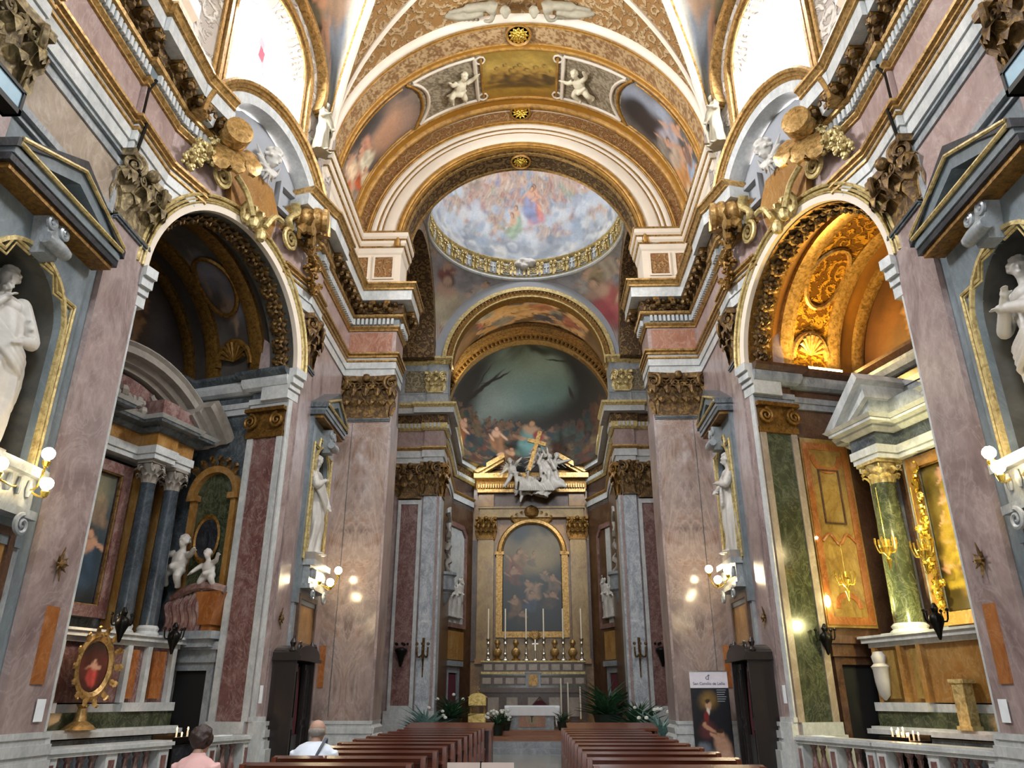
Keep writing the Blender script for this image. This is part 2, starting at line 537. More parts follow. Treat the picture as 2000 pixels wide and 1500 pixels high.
class Paint:
    """a painted picture: base colours plus soft strokes in its own (u,v) in 0..1"""
    def __init__(s, stops, seed=1, asp=1.0, rough=0.5):
        s.stops = stops; s.op = 1.0; s.b = []; s.seed = seed; s.asp = asp; s.rough = rough
        s.r = random.Random(seed)
    def blob(s, u, v, ru, rv, c, rot=0, soft=0.5, op=1.0, fold=0):
        s.b.append((u, v, ru, rv, lin(c), rot, soft, op*s.op, fold)); return s
    def fig(s, u, v, h, c, lean=0.0, flesh='#c89a7c', hair='#4a3324'):
        r = s.r
        w = h * 0.27 / s.asp
        s.blob(u, v, w*1.1, h*0.42, c, lean, 0.35, 0.95, 1)
        s.blob(u + r.uniform(-.5, .5)*w, v - h*0.3, w*1.5, h*0.2, c, r.uniform(-.6, .6), 0.4, 0.9, 1)
        s.blob(u + lean*h*0.4/s.asp, v + h*0.33, w*0.75, h*0.16, flesh, r.uniform(-.5, .5), 0.35, 0.9)
        for sg in (-1, 1):
            if r.random() < 0.75:
                s.blob(u + sg*w*1.0, v + h*r.uniform(0.05, 0.35), w*0.75, h*0.055, flesh, sg*r.uniform(-.9, .9), 0.3, 0.9)
        s.blob(u + lean*h*0.5/s.asp, v + h*0.54, w*0.42, h*0.12, hair, 0, 0.3, 0.9)
        s.blob(u + lean*h*0.5/s.asp + w*0.08, v + h*0.52, w*0.3, h*0.085, flesh, 0, 0.3, 1)
        return s
    def colors(s, u, v):
        u = np.asarray(u, float); v = np.asarray(v, float)
        n = fbm(u*s.asp, v, s.seed, 4.0) * s.rough * 0.35
        t = np.clip(v + n, 0, 1)
        P = [p for p, _ in s.stops]; C = np.array([lin(c)[:3] for _, c in s.stops])
        col = np.stack([np.interp(t, P, C[:, k]) for k in range(3)], 1)
        m = fbm(u*s.asp, v, s.seed+5, 14.0)
        col = col * (1 + 0.28*m*s.rough*2)[:, None]
        wu, wv = warp(u, v, 0.008, s.seed+9, 9.0)
        for (bu, bv, ru, rv, c, rot, soft, op, fold) in s.b:
            x = (u+(wu-u)/s.asp - bu)*s.asp; y = wv - bv
            cr, sr = math.cos(rot), math.sin(rot)
            X = (x*cr + y*sr)/(ru*s.asp); Y = (-x*sr + y*cr)/rv
            d = np.sqrt(X*X + Y*Y)
            k = np.clip((1 + soft - d)/(2*soft + 1e-6), 0, 1); k = k*k*(3-2*k)*op
            cc = np.array(c[:3])[None, :]
            if fold: cc = cc * (1 + 0.2*np.sin(X*4.5 + Y*2.2 + bu*50) + 0.16*m)[:, None]
            col = col*(1-k[:, None]) + cc*k[:, None]
        return np.clip(col, 0, 1)

def painted(name, fn, nu, nv, paint, mat='paint', parent=None, origin=None, uvfn=None, back=None):
    """surface fn(u,v)->xyz carrying a painted picture; paint may be a list of (test, Paint)"""
    us = np.linspace(0, 1, nu+1); vs = np.linspace(0, 1, nv+1)
    U, V = np.meshgrid(us, vs); U = U.ravel(); V = V.ravel()
    cols = paint.colors(U, V) if isinstance(paint, Paint) else paint(U, V)
    b = MB()
    b.v = [tuple(fn(a, c)) for a, c in zip(U, V)]
    b.f = [(j*(nu+1)+i, j*(nu+1)+i+1, (j+1)*(nu+1)+i+1, (j+1)*(nu+1)+i) for j in range(nv) for i in range(nu)]
    b.mi = [0]*len(b.f)
    ob = b.build(name, mat, parent, origin, angle=80)
    a = ob.data.color_attributes.new('Col', 'FLOAT_COLOR', 'POINT')
    arr = np.ones((len(U), 4), dtype=np.float32); arr[:, :3] = cols
    a.data.foreach_set('color', arr.ravel())
    if back:
        md = ob.modifiers.new('thickness', 'SOLIDIFY'); md.thickness = back; md.offset = 0
    return ob
# ------------------------------------------------------------------ ornament pieces
def leaf(b, L, w, h, curl, lobes=1.0):
    ys = [0, .05, .14, .34, .75, 1.05, .98]
    zs = [0, .3, .58, .82, 1.0, .9, .72]
    ws = [.62, .9, 1.0, .98, .8, .5, .12]
    vs = []
    for i in range(7):
        for k in range(-2, 3):
            lob = 1 + 0.16*lobes*(1 if i % 2 else -1)*(abs(k) == 2)
            x = k/4*w*ws[i]*lob
            y = ys[i]*curl - abs(k)*0.035*w - (0.03 if abs(k) == 1 else 0)*w
            vs.append((x, y, zs[i]*h - abs(k)*0.04*h*(i > 2)))
    fs = [(i*5+k, i*5+k+1, i*5+k+6, i*5+k+5) for i in range(6) for k in range(4)]
    b.add(vs, fs, L)
def spiral(b, L, r0, turns=2.2, th=0.03, depth=0.05, n=26, sgn=1, a0=PI/2):
    """volute in the local (x,z) plane, thick in y"""
    pts = []; rs = []
    for i in range(n+1):
        t = i/n; a = a0 + sgn*t*turns*2*PI; r = r0*(1-t)**0.8 + 0.004
        pts.append((r*math.cos(a), depth*0.3*t, r*math.sin(a))); rs.append(th*(1-0.45*t))
    b.tube(pts, rs, 6, L=L)
def T3(x, y, z, rz=0.0, rx=0.0, ry=0.0):
    return Matrix.Translation((x, y, z)) @ Matrix.Rotation(rz, 4, 'Z') @ Matrix.Rotation(rx, 4, 'X') @ Matrix.Rotation(ry, 4, 'Y')

def capital(F, u0, u1, v0, d, z0, h, mat, parent=None, origin=None, name='capital', n=None):
    """Corinthian capital for a pilaster between u0 and u1 that stands d proud of v0"""
    b = MB(F)
    w = u1-u0; n = n or max(2, int(round(w/0.42)))
    b.box(u0+.03, u1-.03, v0, v0+d, z0, z0+h*.86)
    b.box(u0-.03, u1+.03, v0, v0+d+.04, z0, z0+h*.05)
    lw = w/n
    for i in range(n):
        leaf(b, T3(u0+lw*(i+.5), v0+d, z0+h*.04), lw*1.02, h*.40, .17)
    for i in range(n+1):
        leaf(b, T3(u0+lw*i, v0+d-.01, z0+h*.08), lw*.95, h*.64, .2)
    for s, u in ((1, u0), (-1, u1)):
        for q in (0.25, 0.75):
            leaf(b, T3(u, v0+d*q, z0+h*.04, rz=s*PI/2), d*.6+.06, h*.4, .14)
        leaf(b, T3(u, v0+d*.9, z0+h*.08, rz=s*PI/4), lw*.8, h*.64, .2)
        spiral(b, T3(u, v0+d+.1, z0+h*.80, rz=s*PI/5), .15*h+.02, 2.0, .032*h+.012, .1, sgn=-s)
        b.ball((u, v0+d+.1, z0+h*.80), .05, 6)
    for i in range(n):
        u = u0+lw*(i+.5)
        for s in (-1, 1):
            spiral(b, T3(u+s*lw*.26, v0+d+.06, z0+h*.78), .10*h, 1.6, .022*h+.008, .05, sgn=s)
    b.ball(((u0+u1)/2, v0+d+.15, z0+h*.93), .07*h+.03, 8)
    for k in range(5):
        a = k*2*PI/5
        b.ball(((u0+u1)/2+.07*math.cos(a), v0+d+.14, z0+h*.93+.07*math.sin(a)), .04, 6)
    # abacus
    P = [(u0-.13, v0+d+.16), (u0+w*.25, v0+d+.09), ((u0+u1)/2, v0+d+.07), (u1-w*.25, v0+d+.09), (u1+.13, v0+d+.16), (u1+.13, v0), (u0-.13, v0)]
    k = len(P)
    vs = [(p[0], p[1], z0+h*.88) for p in P] + [(p[0], p[1], z0+h) for p in P]
    b.add(vs, [tuple(range(k)), tuple(range(2*k-1, k-1, -1))] + [(i, i+k, (i+1) % k+k, (i+1) % k) for i in range(k)])
    return b.build(name, mat, parent, origin, smooth=True, angle=50)

def round_capital(b, c, r, h, n=8):
    b.lathe([(r*.95, 0), (r*1.0, h*.1), (r*1.0, h*.5), (r*1.25, h*.85), (r*1.1, h*.87)], 16, c)
    for row, (hh, off, cu) in enumerate(((.42, 0, .12), (.7, .5, .15))):
        for i in range(n):
            a = 2*PI*(i+off)/n
            leaf(b, T3(c[0]+r*math.cos(a), c[1]+r*math.sin(a), c[2], rz=a-PI/2), r*.85, h*hh, cu)
    for i in range(4):
        a = PI/4 + i*PI/2
        spiral(b, T3(c[0]+r*1.35*math.cos(a), c[1]+r*1.35*math.sin(a), c[2]+h*.75, rz=a-PI/2+PI/2), h*.16, 1.8, h*.045)
    q = r*1.32
    b.box(c[0]-q, c[0]+q, c[1]-q, c[1]+q, c[2]+h*.87, c[2]+h)

def cornice_strip(F, u0, u1, v, z, prof, b=None):
    """straight moulding along u with returned ends; prof of (out, dz)"""
    b = b or MB(F)
    o = max(p[0] for p in prof)
    bb = MB()
    bb.sweep([(u0, -v), (u1, -v)], [(p[0], z+p[1]) for p in prof])
    # local room side is +v: flip the sweep (room on the right hand of +u) from -y to +v
    vs = [(p[0], -p[1], p[2]) for p in bb.v]
    b.add(vs, [list(reversed(f)) for f in bb.f])
    return b

def arch_pts(c, zs, r, n=20, a0=PI, a1=0.0):
    return [(c + r*math.cos(a0+(a1-a0)*i/n), zs + r*math.sin(a0+(a1-a0)*i/n)) for i in range(n+1)]
def archwall(b, u0, u1, z0, z1, c, zs, r, v0, v1, n=28, zsill=None):
    """wall between u0..u1 with a round headed opening"""
    if c-r > u0: b.box(u0, c-r, v0, v1, z0, z1)
    if c+r < u1: b.box(c+r, u1, v0, v1, z0, z1)
    if zsill is not None and zsill > z0: b.box(c-r, c+r, v0, v1, z0, zsill)
    P = arch_pts(c, zs, r, n)
    for i in range(n):
        (xa, za), (xb, zb) = P[i], P[i+1]
        b.add([(xa, v0, za), (xb, v0, zb), (xb, v0, z1), (xa, v0, z1), (xa, v1, za), (xb, v1, zb), (xb, v1, z1), (xa, v1, z1)],
              [(0, 1, 2, 3), (7, 6, 5, 4), (4, 5, 1, 0), (3, 2, 6, 7)])
def framerect(b, u0, u1, z0, z1, v, w, t, L=None):
    b.ring([(u0, z0), (u1, z0), (u1, z1), (u0, z1)], [(u0+w, z0+w), (u1-w, z0+w), (u1-w, z1-w), (u0+w, z1-w)], v, v+t, L)
def quad_spline(pts, n=8):
    out = []
    m = len(pts)
    for i in range(m-1):
        p0 = Vector(pts[max(i-1, 0)]); p1 = Vector(pts[i]); p2 = Vector(pts[i+1]); p3 = Vector(pts[min(i+2, m-1)])
        for k in range(n):
            t = k/n
            out.append(tuple(0.5*((2*p1) + (p2-p0)*t + (2*p0-5*p1+4*p2-p3)*t*t + (3*p1-p0-3*p2+p3)*t**3)))
    out.append(tuple(pts[-1]))
    return out
def cluster(b, F, pts, r, n, rb=0.05, seed=1, leaves=True):
    R = random.Random(seed)
    for i in range(n):
        t = R.random()*(len(pts)-1); k = int(t); f = t-k
        p = Vector(pts[k]).lerp(Vector(pts[k+1]), f)
        rr = r*(1-0.4*abs(t/(len(pts)-1)-.4))
        q = p + Vector((R.gauss(0, .45), abs(R.gauss(0, .3)), R.gauss(0, .45)))*rr
        if leaves and i % 4 == 0:
            leaf(b, T3(q.x, q.y, q.z, rz=R.uniform(-1, 1), ry=R.uniform(-3, 3)), rb*2.6, rb*3.6, rb*1.6)
        else:
            b.ball(tuple(q), rb*R.uniform(.7, 1.15), 6)

# ------------------------------------------------------------------ figures
def fingers(b, hand, dirv, sideax, palm, L=0.075, r=0.009, curl=0.5):
    """five unequal bent fingers from a palm end point"""
    d = dirv.normalized(); s = sideax.normalized(); n = palm.normalized()
    for k, (f, off) in enumerate(((.88, -.03), (1.0, -.01), (.95, .01), (.78, .03))):
        p0 = hand + s*off
        p1 = p0 + d*L*.45*f
        p2 = p1 + (d + n*curl).normalized()*L*.32*f
        p3 = p2 + (d*.5 + n*curl*1.6).normalized()*L*.25*f
        b.tube([p0 - d*.02, p0, p1, p2, p3], [r*1.15, r*1.1, r, r*.9, r*.7], 6)
    p0 = hand - d*.05 - s*.035
    b.tube([p0, p0 - s*.03 + d*.02, p0 - s*.045 + d*.055 + n*.015], [r*1.3, r*1.2, r*.85], 6)
def limb(b, pts, rs, n=10):
    P = quad_spline(pts, 4)
    m = len(P)
    R = [np.interp(i/(m-1)*(len(rs)-1), range(len(rs)), rs) for i in range(m)]
    b.tube(P, R, n)
def head(b, c, s, yaw=0.0, tilt=0.0, beard=False, hair='short', hb=None):
    """head with brow, eyes, nose, mouth, chin and ears looking along +y; s = head height"""
    R = Matrix.Translation(c) @ Matrix.Rotation(yaw, 4, 'Z') @ Matrix.Rotation(tilt, 4, 'X')
    b.ball((0, 0, .08*s), s*.5, 14, (.74, .86, .86), R)
    b.ball((0, .1*s, -.16*s), s*.34, 12, (.82, .86, 1.0), R)
    b.ball((0, .2*s, -.40*s), s*.12, 8, (1.1, .9, .8), R)
    b.tube([(0, .42*s, .08*s), (0, .5*s, -.1*s), (0, .47*s, -.14*s)], [.035*s, .06*s, .05*s], 6, L=R)
    for k in (-1, 1):
        b.ball((k*.15*s, .38*s, .06*s), .07*s, 6, (1.2, .6, .7), R)
        b.tube([(k*.05*s, .43*s, .14*s), (k*.16*s, .43*s, .16*s), (k*.27*s, .35*s, .12*s)], [.03*s, .04*s, .03*s], 5, L=R)
        b.ball((k*.37*s, -.02*s, -.02*s), .1*s, 6, (.4, .8, 1.2), R)
    b.tube([(-.11*s, .38*s, -.25*s), (0, .43*s, -.24*s), (.11*s, .38*s, -.25*s)], [.02*s, .04*s, .02*s], 5, L=R)
    h = hb or b
    RR = random.Random(int(c[2]*1000) % 97)
    if hair in ('short', 'curly', 'long'):
        for i in range(46 if hair != 'short' else 30):
            a = RR.uniform(0, 2*PI); e = RR.uniform(-.35, 1.5)
            x, y, z = math.cos(a)*math.cos(e), math.sin(a)*math.cos(e), math.sin(e)
            if y > .35 and z < .55: continue
            h.ball((x*.39*s, y*.44*s-.03*s, z*.46*s+.08*s), s*(.13 if hair == 'curly' else .12), 6, (1, 1, .9), R)
    if hair == 'long':
        for k in (-1, 0, 1):
            h.tube([(k*.28*s, -.25*s, .1*s), (k*.34*s, -.33*s, -.35*s), (k*.25*s, -.3*s, -.8*s)], [.17*s, .17*s, .1*s], 8, L=R)
    if beard:
        for i in range(16):
            h.ball((RR.uniform(-.2, .2)*s, (.3+RR.uniform(-.05, .1))*s, RR.uniform(-.62, -.3)*s), .085*s, 6, (1, 1, 1), R)

def draped_saint(b, H=2.2, lean=0.06, armL=None, armR=None, seed=1, beard=True, hair='curly', yaw=0.0, sway=1.0):
    """standing figure in heavy folded robes; feet at z=0, faces +y"""
    R = random.Random(seed)
    ph = [R.uniform(0, 6.28) for _ in range(6)]
    ks = [5, 8, 13]
    n = 44; rows = 34
    def ctr(t):
        return (sway*lean*H*math.sin(t*PI*1.15)*.6, -.01*H + .02*H*math.sin(t*PI))
    vs = []
    for j in range(rows+1):
        t = j/rows; z = t*H*.80
        rx = np.interp(t, [0, .05, .25, .5, .66, .8, .92, 1], [.155, .15, .125, .115, .10, .118, .125, .05])*H
        ry = np.interp(t, [0, .05, .25, .5, .66, .8, .92, 1], [.12, .115, .10, .092, .078, .085, .075, .04])*H
        f = np.interp(t, [0, .5, .7, 1], [1, .9, .45, .15])
        cx, cy = ctr(t)
        for i in range(n):
            a = 2*PI*i/n
            tw = t*2.2*sway
            fo = .075*math.sin(ks[0]*a+ph[0]+tw*2) + .06*math.sin(ks[1]*a+ph[1]-tw*3+math.sin(t*7)) + .035*math.sin(ks[2]*a+ph[2]+tw*4)
            knee = .16*math.exp(-((a-PI/2-.5*sway)**2)/.12 - ((t-.38)**2)/.02)
            r = 1+fo*f+knee
            vs.append((cx+rx*r*math.cos(a), cy+ry*r*math.sin(a), z))
    fs = [(j*n+i, j*n+(i+1) % n, (j+1)*n+(i+1) % n, (j+1)*n+i) for j in range(rows) for i in range(n)]
    fs.append(tuple(reversed(range(n)))); fs.append(tuple(rows*n+i for i in range(n)))
    b.add(vs, fs)
    cx, cy = ctr(.95)
    sh = H*.815
    b.ball((cx, cy, H*.77), H*.1, 14, (1.25, .8, .7))
    b.tube([(cx, cy, sh-.02*H), (cx, cy+.01*H, H*.88)], [.036*H, .032*H], 10)
    head(b, (cx, cy+.015*H, H*.925), H*.128, yaw, -.1, beard, hair)
    for s, arm in ((-1, armL), (1, armR)):
        S0 = Vector((cx+s*.105*H, cy, sh-.015*H))
        if arm is None: arm = [(s*.16, .02, .62), (s*.1, .13, .6)]
        e = Vector((arm[0][0]*H, arm[0][1]*H, arm[0][2]*H)); w = Vector((arm[1][0]*H, arm[1][1]*H, arm[1][2]*H))
        b.ball(tuple(S0), .05*H, 10)
        limb(b, [S0, (S0+e)/2+Vector((0, 0, .005)), e, (e+w)/2, w], [.05*H, .047*H, .04*H, .033*H, .021*H])
        d = (w-e).normalized()
        side = d.cross(Vector((0, 0, 1)))
        if side.length < .1: side = Vector((1, 0, 0))
        b.ball(tuple(w+d*.02*H), .024*H, 8, (1, 1, 1.1))
        fingers(b, w+d*.036*H, d, side, Vector((-s*.3, .2, -.4)), .045*H, .0062*H)
        # sleeve folds
        for k in range(3):
            p = S0.lerp(e, .35+.25*k)
            b.tube([p+Vector((-.04*H, .0, .02*H)), p+Vector((0, .045*H, -.015*H)), p+Vector((.04*H, 0, -.03*H))], .013*H, 6)
    # mantle across the body
    for k in range(4):
        o = .022*H*k
        b.tube(quad_spline([(cx-.125*H, cy+.03*H, .76*H-o), (cx-.05*H, cy+.095*H, .66*H-o*1.4), (.05*H*sway, .115*H, .555*H-o*1.5), (.13*H, .07*H, .5*H-o*1.6), (.15*H, -.02*H, .46*H-o)], 5), [.018*H]*20+[.012*H], 6)
    for k in range(4):
        x = .135*H+.012*H*k
        b.tube(quad_spline([(x, .045*H-.02*H*k, .52*H), (x+.012*H, .04*H-.02*H*k, .36*H), (x-.01*H, .05*H-.02*H*k, .2*H)], 5), [.016*H, .018*H]*5+[.01*H], 6)
    for s in (-1, 1):
        b.ball((s*.055*H+.01*H, .12*H, .012*H), .035*H, 8, (.7, 1.5, .5))

def putto(b, c, s, seed=0, lean=0.0, pose=None, wings=True, faceyaw=0.0, M0=None):
    """chubby winged child; s = body height"""
    L0 = (M0 or Matrix.Identity(4)) @ Matrix.Translation(c) @ Matrix.Rotation(lean, 4, 'Y')
    t = MB()
    t.ball((0, 0, .5*s), .17*s, 12, (1, .85, 1.25))
    t.ball((0, .02*s, .36*s), .16*s, 12, (1.05, .95, .9))
    head(t, (0, .03*s, .86*s), .25*s, faceyaw, 0, False, 'curly')
    t.tube([(0, 0, .64*s), (0, .01*s, .78*s)], [.07*s, .06*s], 8)
    P = pose or dict(aL=[(-.28, .08, .62), (-.42, .2, .72)], aR=[(.27, .1, .55), (.38, .2, .45)], lL=[(-.16, .14, .2), (-.14, 0, 0)], lR=[(.18, .1, .2), (.2, -.05, 0)])
    for k, sg in (('aL', -1), ('aR', 1)):
        e, w = [Vector(p)*s for p in P[k]]
        S0 = Vector((sg*.15*s, 0, .63*s))
        limb(t, [S0, e, w], [.075*s, .06*s, .04*s]); t.ball(tuple(w), .045*s, 6)
        d = (w-e).normalized(); sd = d.cross(Vector((.1, 0, 1)))
        fingers(t, w+d*.03*s, d, sd, Vector((0, 0, -1)), .08*s, .012*s)
    for k, sg in (('lL', -1), ('lR', 1)):
        e, w = [Vector(p)*s for p in P[k]]
        limb(t, [Vector((sg*.09*s, 0, .32*s)), e, w], [.1*s, .085*s, .05*s]); t.ball((w.x, w.y+.04*s, w.z), .05*s, 6, (.9, 1.5, .7))
    t.tube([(-.18*s, .02*s, .42*s), (0, .17*s, .36*s), (.2*s, .05*s, .3*s), (.3*s, -.05*s, .15*s)], [.05*s, .07*s, .06*s, .03*s], 7)
    if wings:
        for sg in (-1, 1):
            for q in range(5):
                a = .4+q*.28
                t.tube([(sg*.08*s, -.12*s, .6*s), (sg*(.08+.2*math.cos(a))*s, -.2*s, (.6+.22*math.sin(a))*s), (sg*(.08+.42*math.cos(a-.2))*s, -.22*s, (.6+.4*math.sin(a-.35))*s)], [.03*s, .05*s, .02*s], 6, flat=.5)
    b.add(t.v, t.f, L0)
# ------------------------------------------------------------------ the nave
A0 = (-6.0, 10.35); EX, EY = 0.2841, 0.9588
B0 = (A0[0]+EX*4.62, A0[1]+EY*4.62)          # (-4.69, 14.78)
PY = 18.45
SIDE = {-1: 'left', 1: 'right'}
def sm(side): return Matrix.Identity(4) if side < 0 else MIR
def W1(s): return frame(-6.0, 0.0, 0, 1, s)      # u = y
def W2(s): return frame(A0[0], A0[1], EX, EY, s)
def W3(s): return frame(-4.69, 0.0, 0, 1, s)     # u = y
def W4(s): return frame(0.0, PY, 1, 0, s)        # u = x
AC, AZ, AR = 2.22, 7.95, 2.13                    # chapel arch: centre, spring, radius

floor = MB()
floor.box(-11, 11, -6, 30.0, -0.2, 0.0)
struct(floor.build('floor', 'floor', smooth=False))
fl2 = MB()
fl2.box(-4.4, 4.6, 25.6, 36, -0.1, 0.16); fl2.box(-3.2, 3.6, 26.0, 36, .16, .32)
struct(fl2.build('floor', 'greyveined', smooth=False))

for s in (-1, 1):
    nm = SIDE[s]; SM = sm(s)
    # W1: front wall with niche
    b = MB(W1(s)); 
    archwall(b, -3.0, 10.36, 0, 14.0, 7.95, 5.95, .8, -1.3, 0, zsill=4.15)
    b.box(7.1, 8.8, -1.3, -.75, 4.1, 6.9)
    struct(b.build('wall_'+nm, 'bluegrey' if s < 0 else 'bluegrey', smooth=False))
    b = MB(W1(s)); b.box(7.15, 9.2, 0, .03, 8.35, 9.05); struct(b.build('trim_24', 'beige' if s < 0 else 'rose', smooth=False))
    b = MB(W1(s)); framerect(b, 7.05, 9.3, 8.25, 9.15, 0, .1, .06); framerect(b, 6.98, 9.36, 8.12, 9.3, 0, .03, .05); struct(b.build('trim_24', 'greyveined', smooth=False))
    # W2: chapel wall; wall over the cornice with the window opening
    b = MB(W2(s))
    archwall(b, -.02, 4.62, 0, 12.3, AC, AZ, AR, -.55, 0)
    struct(b.build('wall_'+nm, 'rose', smooth=False))
    b = MB(W2(s))
    archwall(b, -.4, 5.0, 12.3, 17.6, 2.22, 15.0, 1.2, -.5, 0)
    struct(b.build('wall_'+nm, 'stuccowall', smooth=False))
    # W3 with niche
    b = MB(W3(s))
    archwall(b, 14.8, PY, 0, 14.0, 16.75, 6.35, .55, -.9, 0, zsill=4.3)
    b.box(15.9, 17.6, -1.0, -.6, 4.2, 7.1)
    struct(b.build('wall_'+nm, 'pink', smooth=False))
    # niche linings
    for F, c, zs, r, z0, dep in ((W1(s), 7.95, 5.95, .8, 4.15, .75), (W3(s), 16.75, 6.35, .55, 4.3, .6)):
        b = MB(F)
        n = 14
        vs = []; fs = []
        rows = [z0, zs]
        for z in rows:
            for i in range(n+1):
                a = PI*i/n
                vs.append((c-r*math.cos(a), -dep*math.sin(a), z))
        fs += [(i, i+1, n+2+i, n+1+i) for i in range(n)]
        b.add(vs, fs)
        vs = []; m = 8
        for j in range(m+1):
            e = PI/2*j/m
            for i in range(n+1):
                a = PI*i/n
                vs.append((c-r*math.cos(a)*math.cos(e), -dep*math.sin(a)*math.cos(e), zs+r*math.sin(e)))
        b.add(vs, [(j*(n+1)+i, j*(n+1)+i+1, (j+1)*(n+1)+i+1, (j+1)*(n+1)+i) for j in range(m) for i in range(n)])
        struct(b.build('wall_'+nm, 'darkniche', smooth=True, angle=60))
    # pier block between nave and crossing
    b = MB(SM)
    b.box(-8.0, -3.42, PY, 19.35, 0, 13.9)
    struct(b.build('wall_'+nm, 'rose', smooth=False))
    # low attic over cornice, W3 and W1 sides
    b = MB(SM)
    b.sweep([(-6.0, -3), (-6.0, 10.35)], [(.02, 11.9), (.02, 13.2), (.12, 13.3), (.12, 13.6)], back=-.5)
    b.sweep([(B0[0], 14.75), (-4.69, PY), (-3.42, PY), (-3.42, 19.35)], [(.025, 11.9), (.025, 13.2), (.06, 13.25), (.1, 13.42), (.16, 13.5), (.16, 13.62), (.22, 13.7), (.22, 13.85)], back=-.5)
    struct(b.build('trim_1', 'creamw', smooth=False))
    b = MB(SM)
    for z, o in ((13.42, .11), (13.62, .17), (13.85, .23), (12.15, .05)):
        b.sweep([(B0[0], 14.75), (-4.69, PY), (-3.42, PY), (-3.42, 19.35)], [(o, z-.03), (o+.03, z), (o, z+.03)], back=-.4)
    struct(b.build('trim_2', 'gold', smooth=False))
    # attic panels on the pier
    b = MB(W4(s))
    for u0, u1 in ((-4.62, -4.32), (-4.12, -3.62)):
        b.m = 0; b.box(u0, u1, .0, .05, 12.45, 13.1)
        b.m = 1; framerect(b, u0-.05, u1+.05, 12.4, 13.15, .0, .05, .07)
    struct(b.build('trim_3', ['reliefbrown', 'creamw'], smooth=False))
    b = MB(W4(s)); b.box(-4.62, -3.46, .1, .148, 10.12, 10.68); struct(b.build('trim_25', 'salmon', smooth=False))

    # ---- pilasters (things made of base, shaft and capital)
    def pil(F, u0, u1, d, zb, z1, mat, label, book=False, strip=None, capmat='bronze', h=1.2, zbase=.0, side_strip=None, capn=None):
        o = wpt(F, (u0+u1)/2, d/2, 0)
        t = thing('pilaster', label, 'pilaster', o)
        b = MB(F)
        e = .0
        b.box(u0-.12, u1+.12, 0, d+.14, 0, zb-.45)
        for k, (oo, za, zc) in enumerate(((.10, zb-.45, zb-.32), (.06, zb-.32, zb-.26), (.085, zb-.26, zb-.14), (.04, zb-.14, zb-.07), (.06, zb-.07, zb))):
            b.box(u0-oo, u1+oo, 0, d+oo, za, zc)
        b.build('base', 'white', t, smooth=False)
        if book:
            # book matched slabs mirrored about the centre line: mesh origin on the axis
            b = MB(F)
            b.box(u0, u1, 0, d, zb, z1)
            sh = b.build('shaft', mat, t, smooth=False)
            q = parent_world(t)
        else:
            b = MB(F); b.box(u0, u1, 0, d, zb, z1)
            b.build('shaft', mat, t, smooth=False)
        if strip:
            b = MB(F)
            for (a, c) in strip: b.box(a, c, 0, d+.012, zb, z1)
            b.build('edge_strip', 'white', t, smooth=False)
        b = MB(F); b.box(u0-.02, u1+.02, 0, d+.03, z1, z1+.04); b.box(u0-.03, u1+.03, 0, d+.05, z1+.04, z1+.08)
        b.build('astragal', 'darkgrey', t, smooth=False)
        capital(F, u0, u1, 0, d, z1+.06, h-.06, capmat, t, n=capn)
        return t
    pil(W1(s), 5.6, 6.98, .1, 1.2, 8.2, 'pink', 'pink marble pilaster nearest the camera on the %s nave wall, behind the floodlight' % nm, capmat='bronzel' if s < 0 else 'bronze')
    pil(W1(s), 9.36, 10.33, .08, 1.2, 8.2, 'pink', 'tall pink marble corner pilaster on the near side of the %s chapel arch' % nm, capmat='bronzel' if s < 0 else 'bronze')
    # jamb strips of W2
    b = MB(W2(s)); b.box(-.02, .09, 0, .03, 1.2, AZ); b.box(4.32, 4.45, 0, .03, 1.2, AZ-.6)
    b.box(-.06, .1, 0, .12, 0, 1.2); b.box(4.3, 4.66, 0, .12, 0, 1.2); b.box(4.28, 4.68, 0, .08, 1.2, 1.28)
    struct(b.build('trim_4', 'white', smooth=False))
    b = MB(W2(s)); b.box(4.45, 4.62, 0, .03, 1.2, 9.4)
    struct(b.build('trim_4', 'pink', smooth=False))
    pil(W3(s), 14.80, 15.45, .06, 1.2, 8.2, 'pink', 'narrow pink marble pilaster between the %s chapel arch and the smaller niche' % nm, h=1.2, capn=2)
    pp = pil(W4(s), -4.69, -3.42, .12, 1.12, 8.15, 'pinkbook', 'broad pilaster of book matched pink marble facing the nave on the %s crossing pier' % nm, book=True, h=1.25, strip=None, capn=4)
    b = MB(W4(s)); b.box(-4.36, -4.345, .12, .126, 1.2, 8.1)
    b.build('joint', 'darkgrey', pp, smooth=False)
    b = MB(SM); b.box(-3.42, -3.36, PY-.1, 19.35, 1.1, 8.3)
    b.build('return_slab', 'pink', pp, smooth=False)
    b = MB(SM); b.sweep([(-3.42, PY-.12), (-3.42, 19.35)], [(.16, 0), (.16, .67), (.16, .8), (.1, .86), (.12, .98), (.06, 1.04), (.08, 1.12)], back=0)
    b.build('plinth', 'white', pp, smooth=False)

    # ---- main entablature
    bump = .08
    r1 = [(-6.0, -3), (-6.0, 5.6), (-5.92, 5.6), (-5.92, 6.98), (-6.0, 6.98), (-6.0, 9.36), (-5.92, 9.36), (-5.92, 10.36)]
    def w2p(u, v=0.0): q = W2(-1) @ Vector((u, v, 0)); return (q.x, q.y)
    tail = [(-4.69+.06, 14.80), (-4.63, 15.45), (-4.69, 15.45), (-4.69, PY-.0), (-4.69, PY-.12), (-3.42, PY-.12), (-3.36, PY-.12), (-3.36, 19.35)]
    tail = [(-4.63, 14.72), (-4.63, 15.45), (-4.69, 15.45), (-4.69, PY-.12), (-3.38, PY-.12), (-3.38, 19.35)]
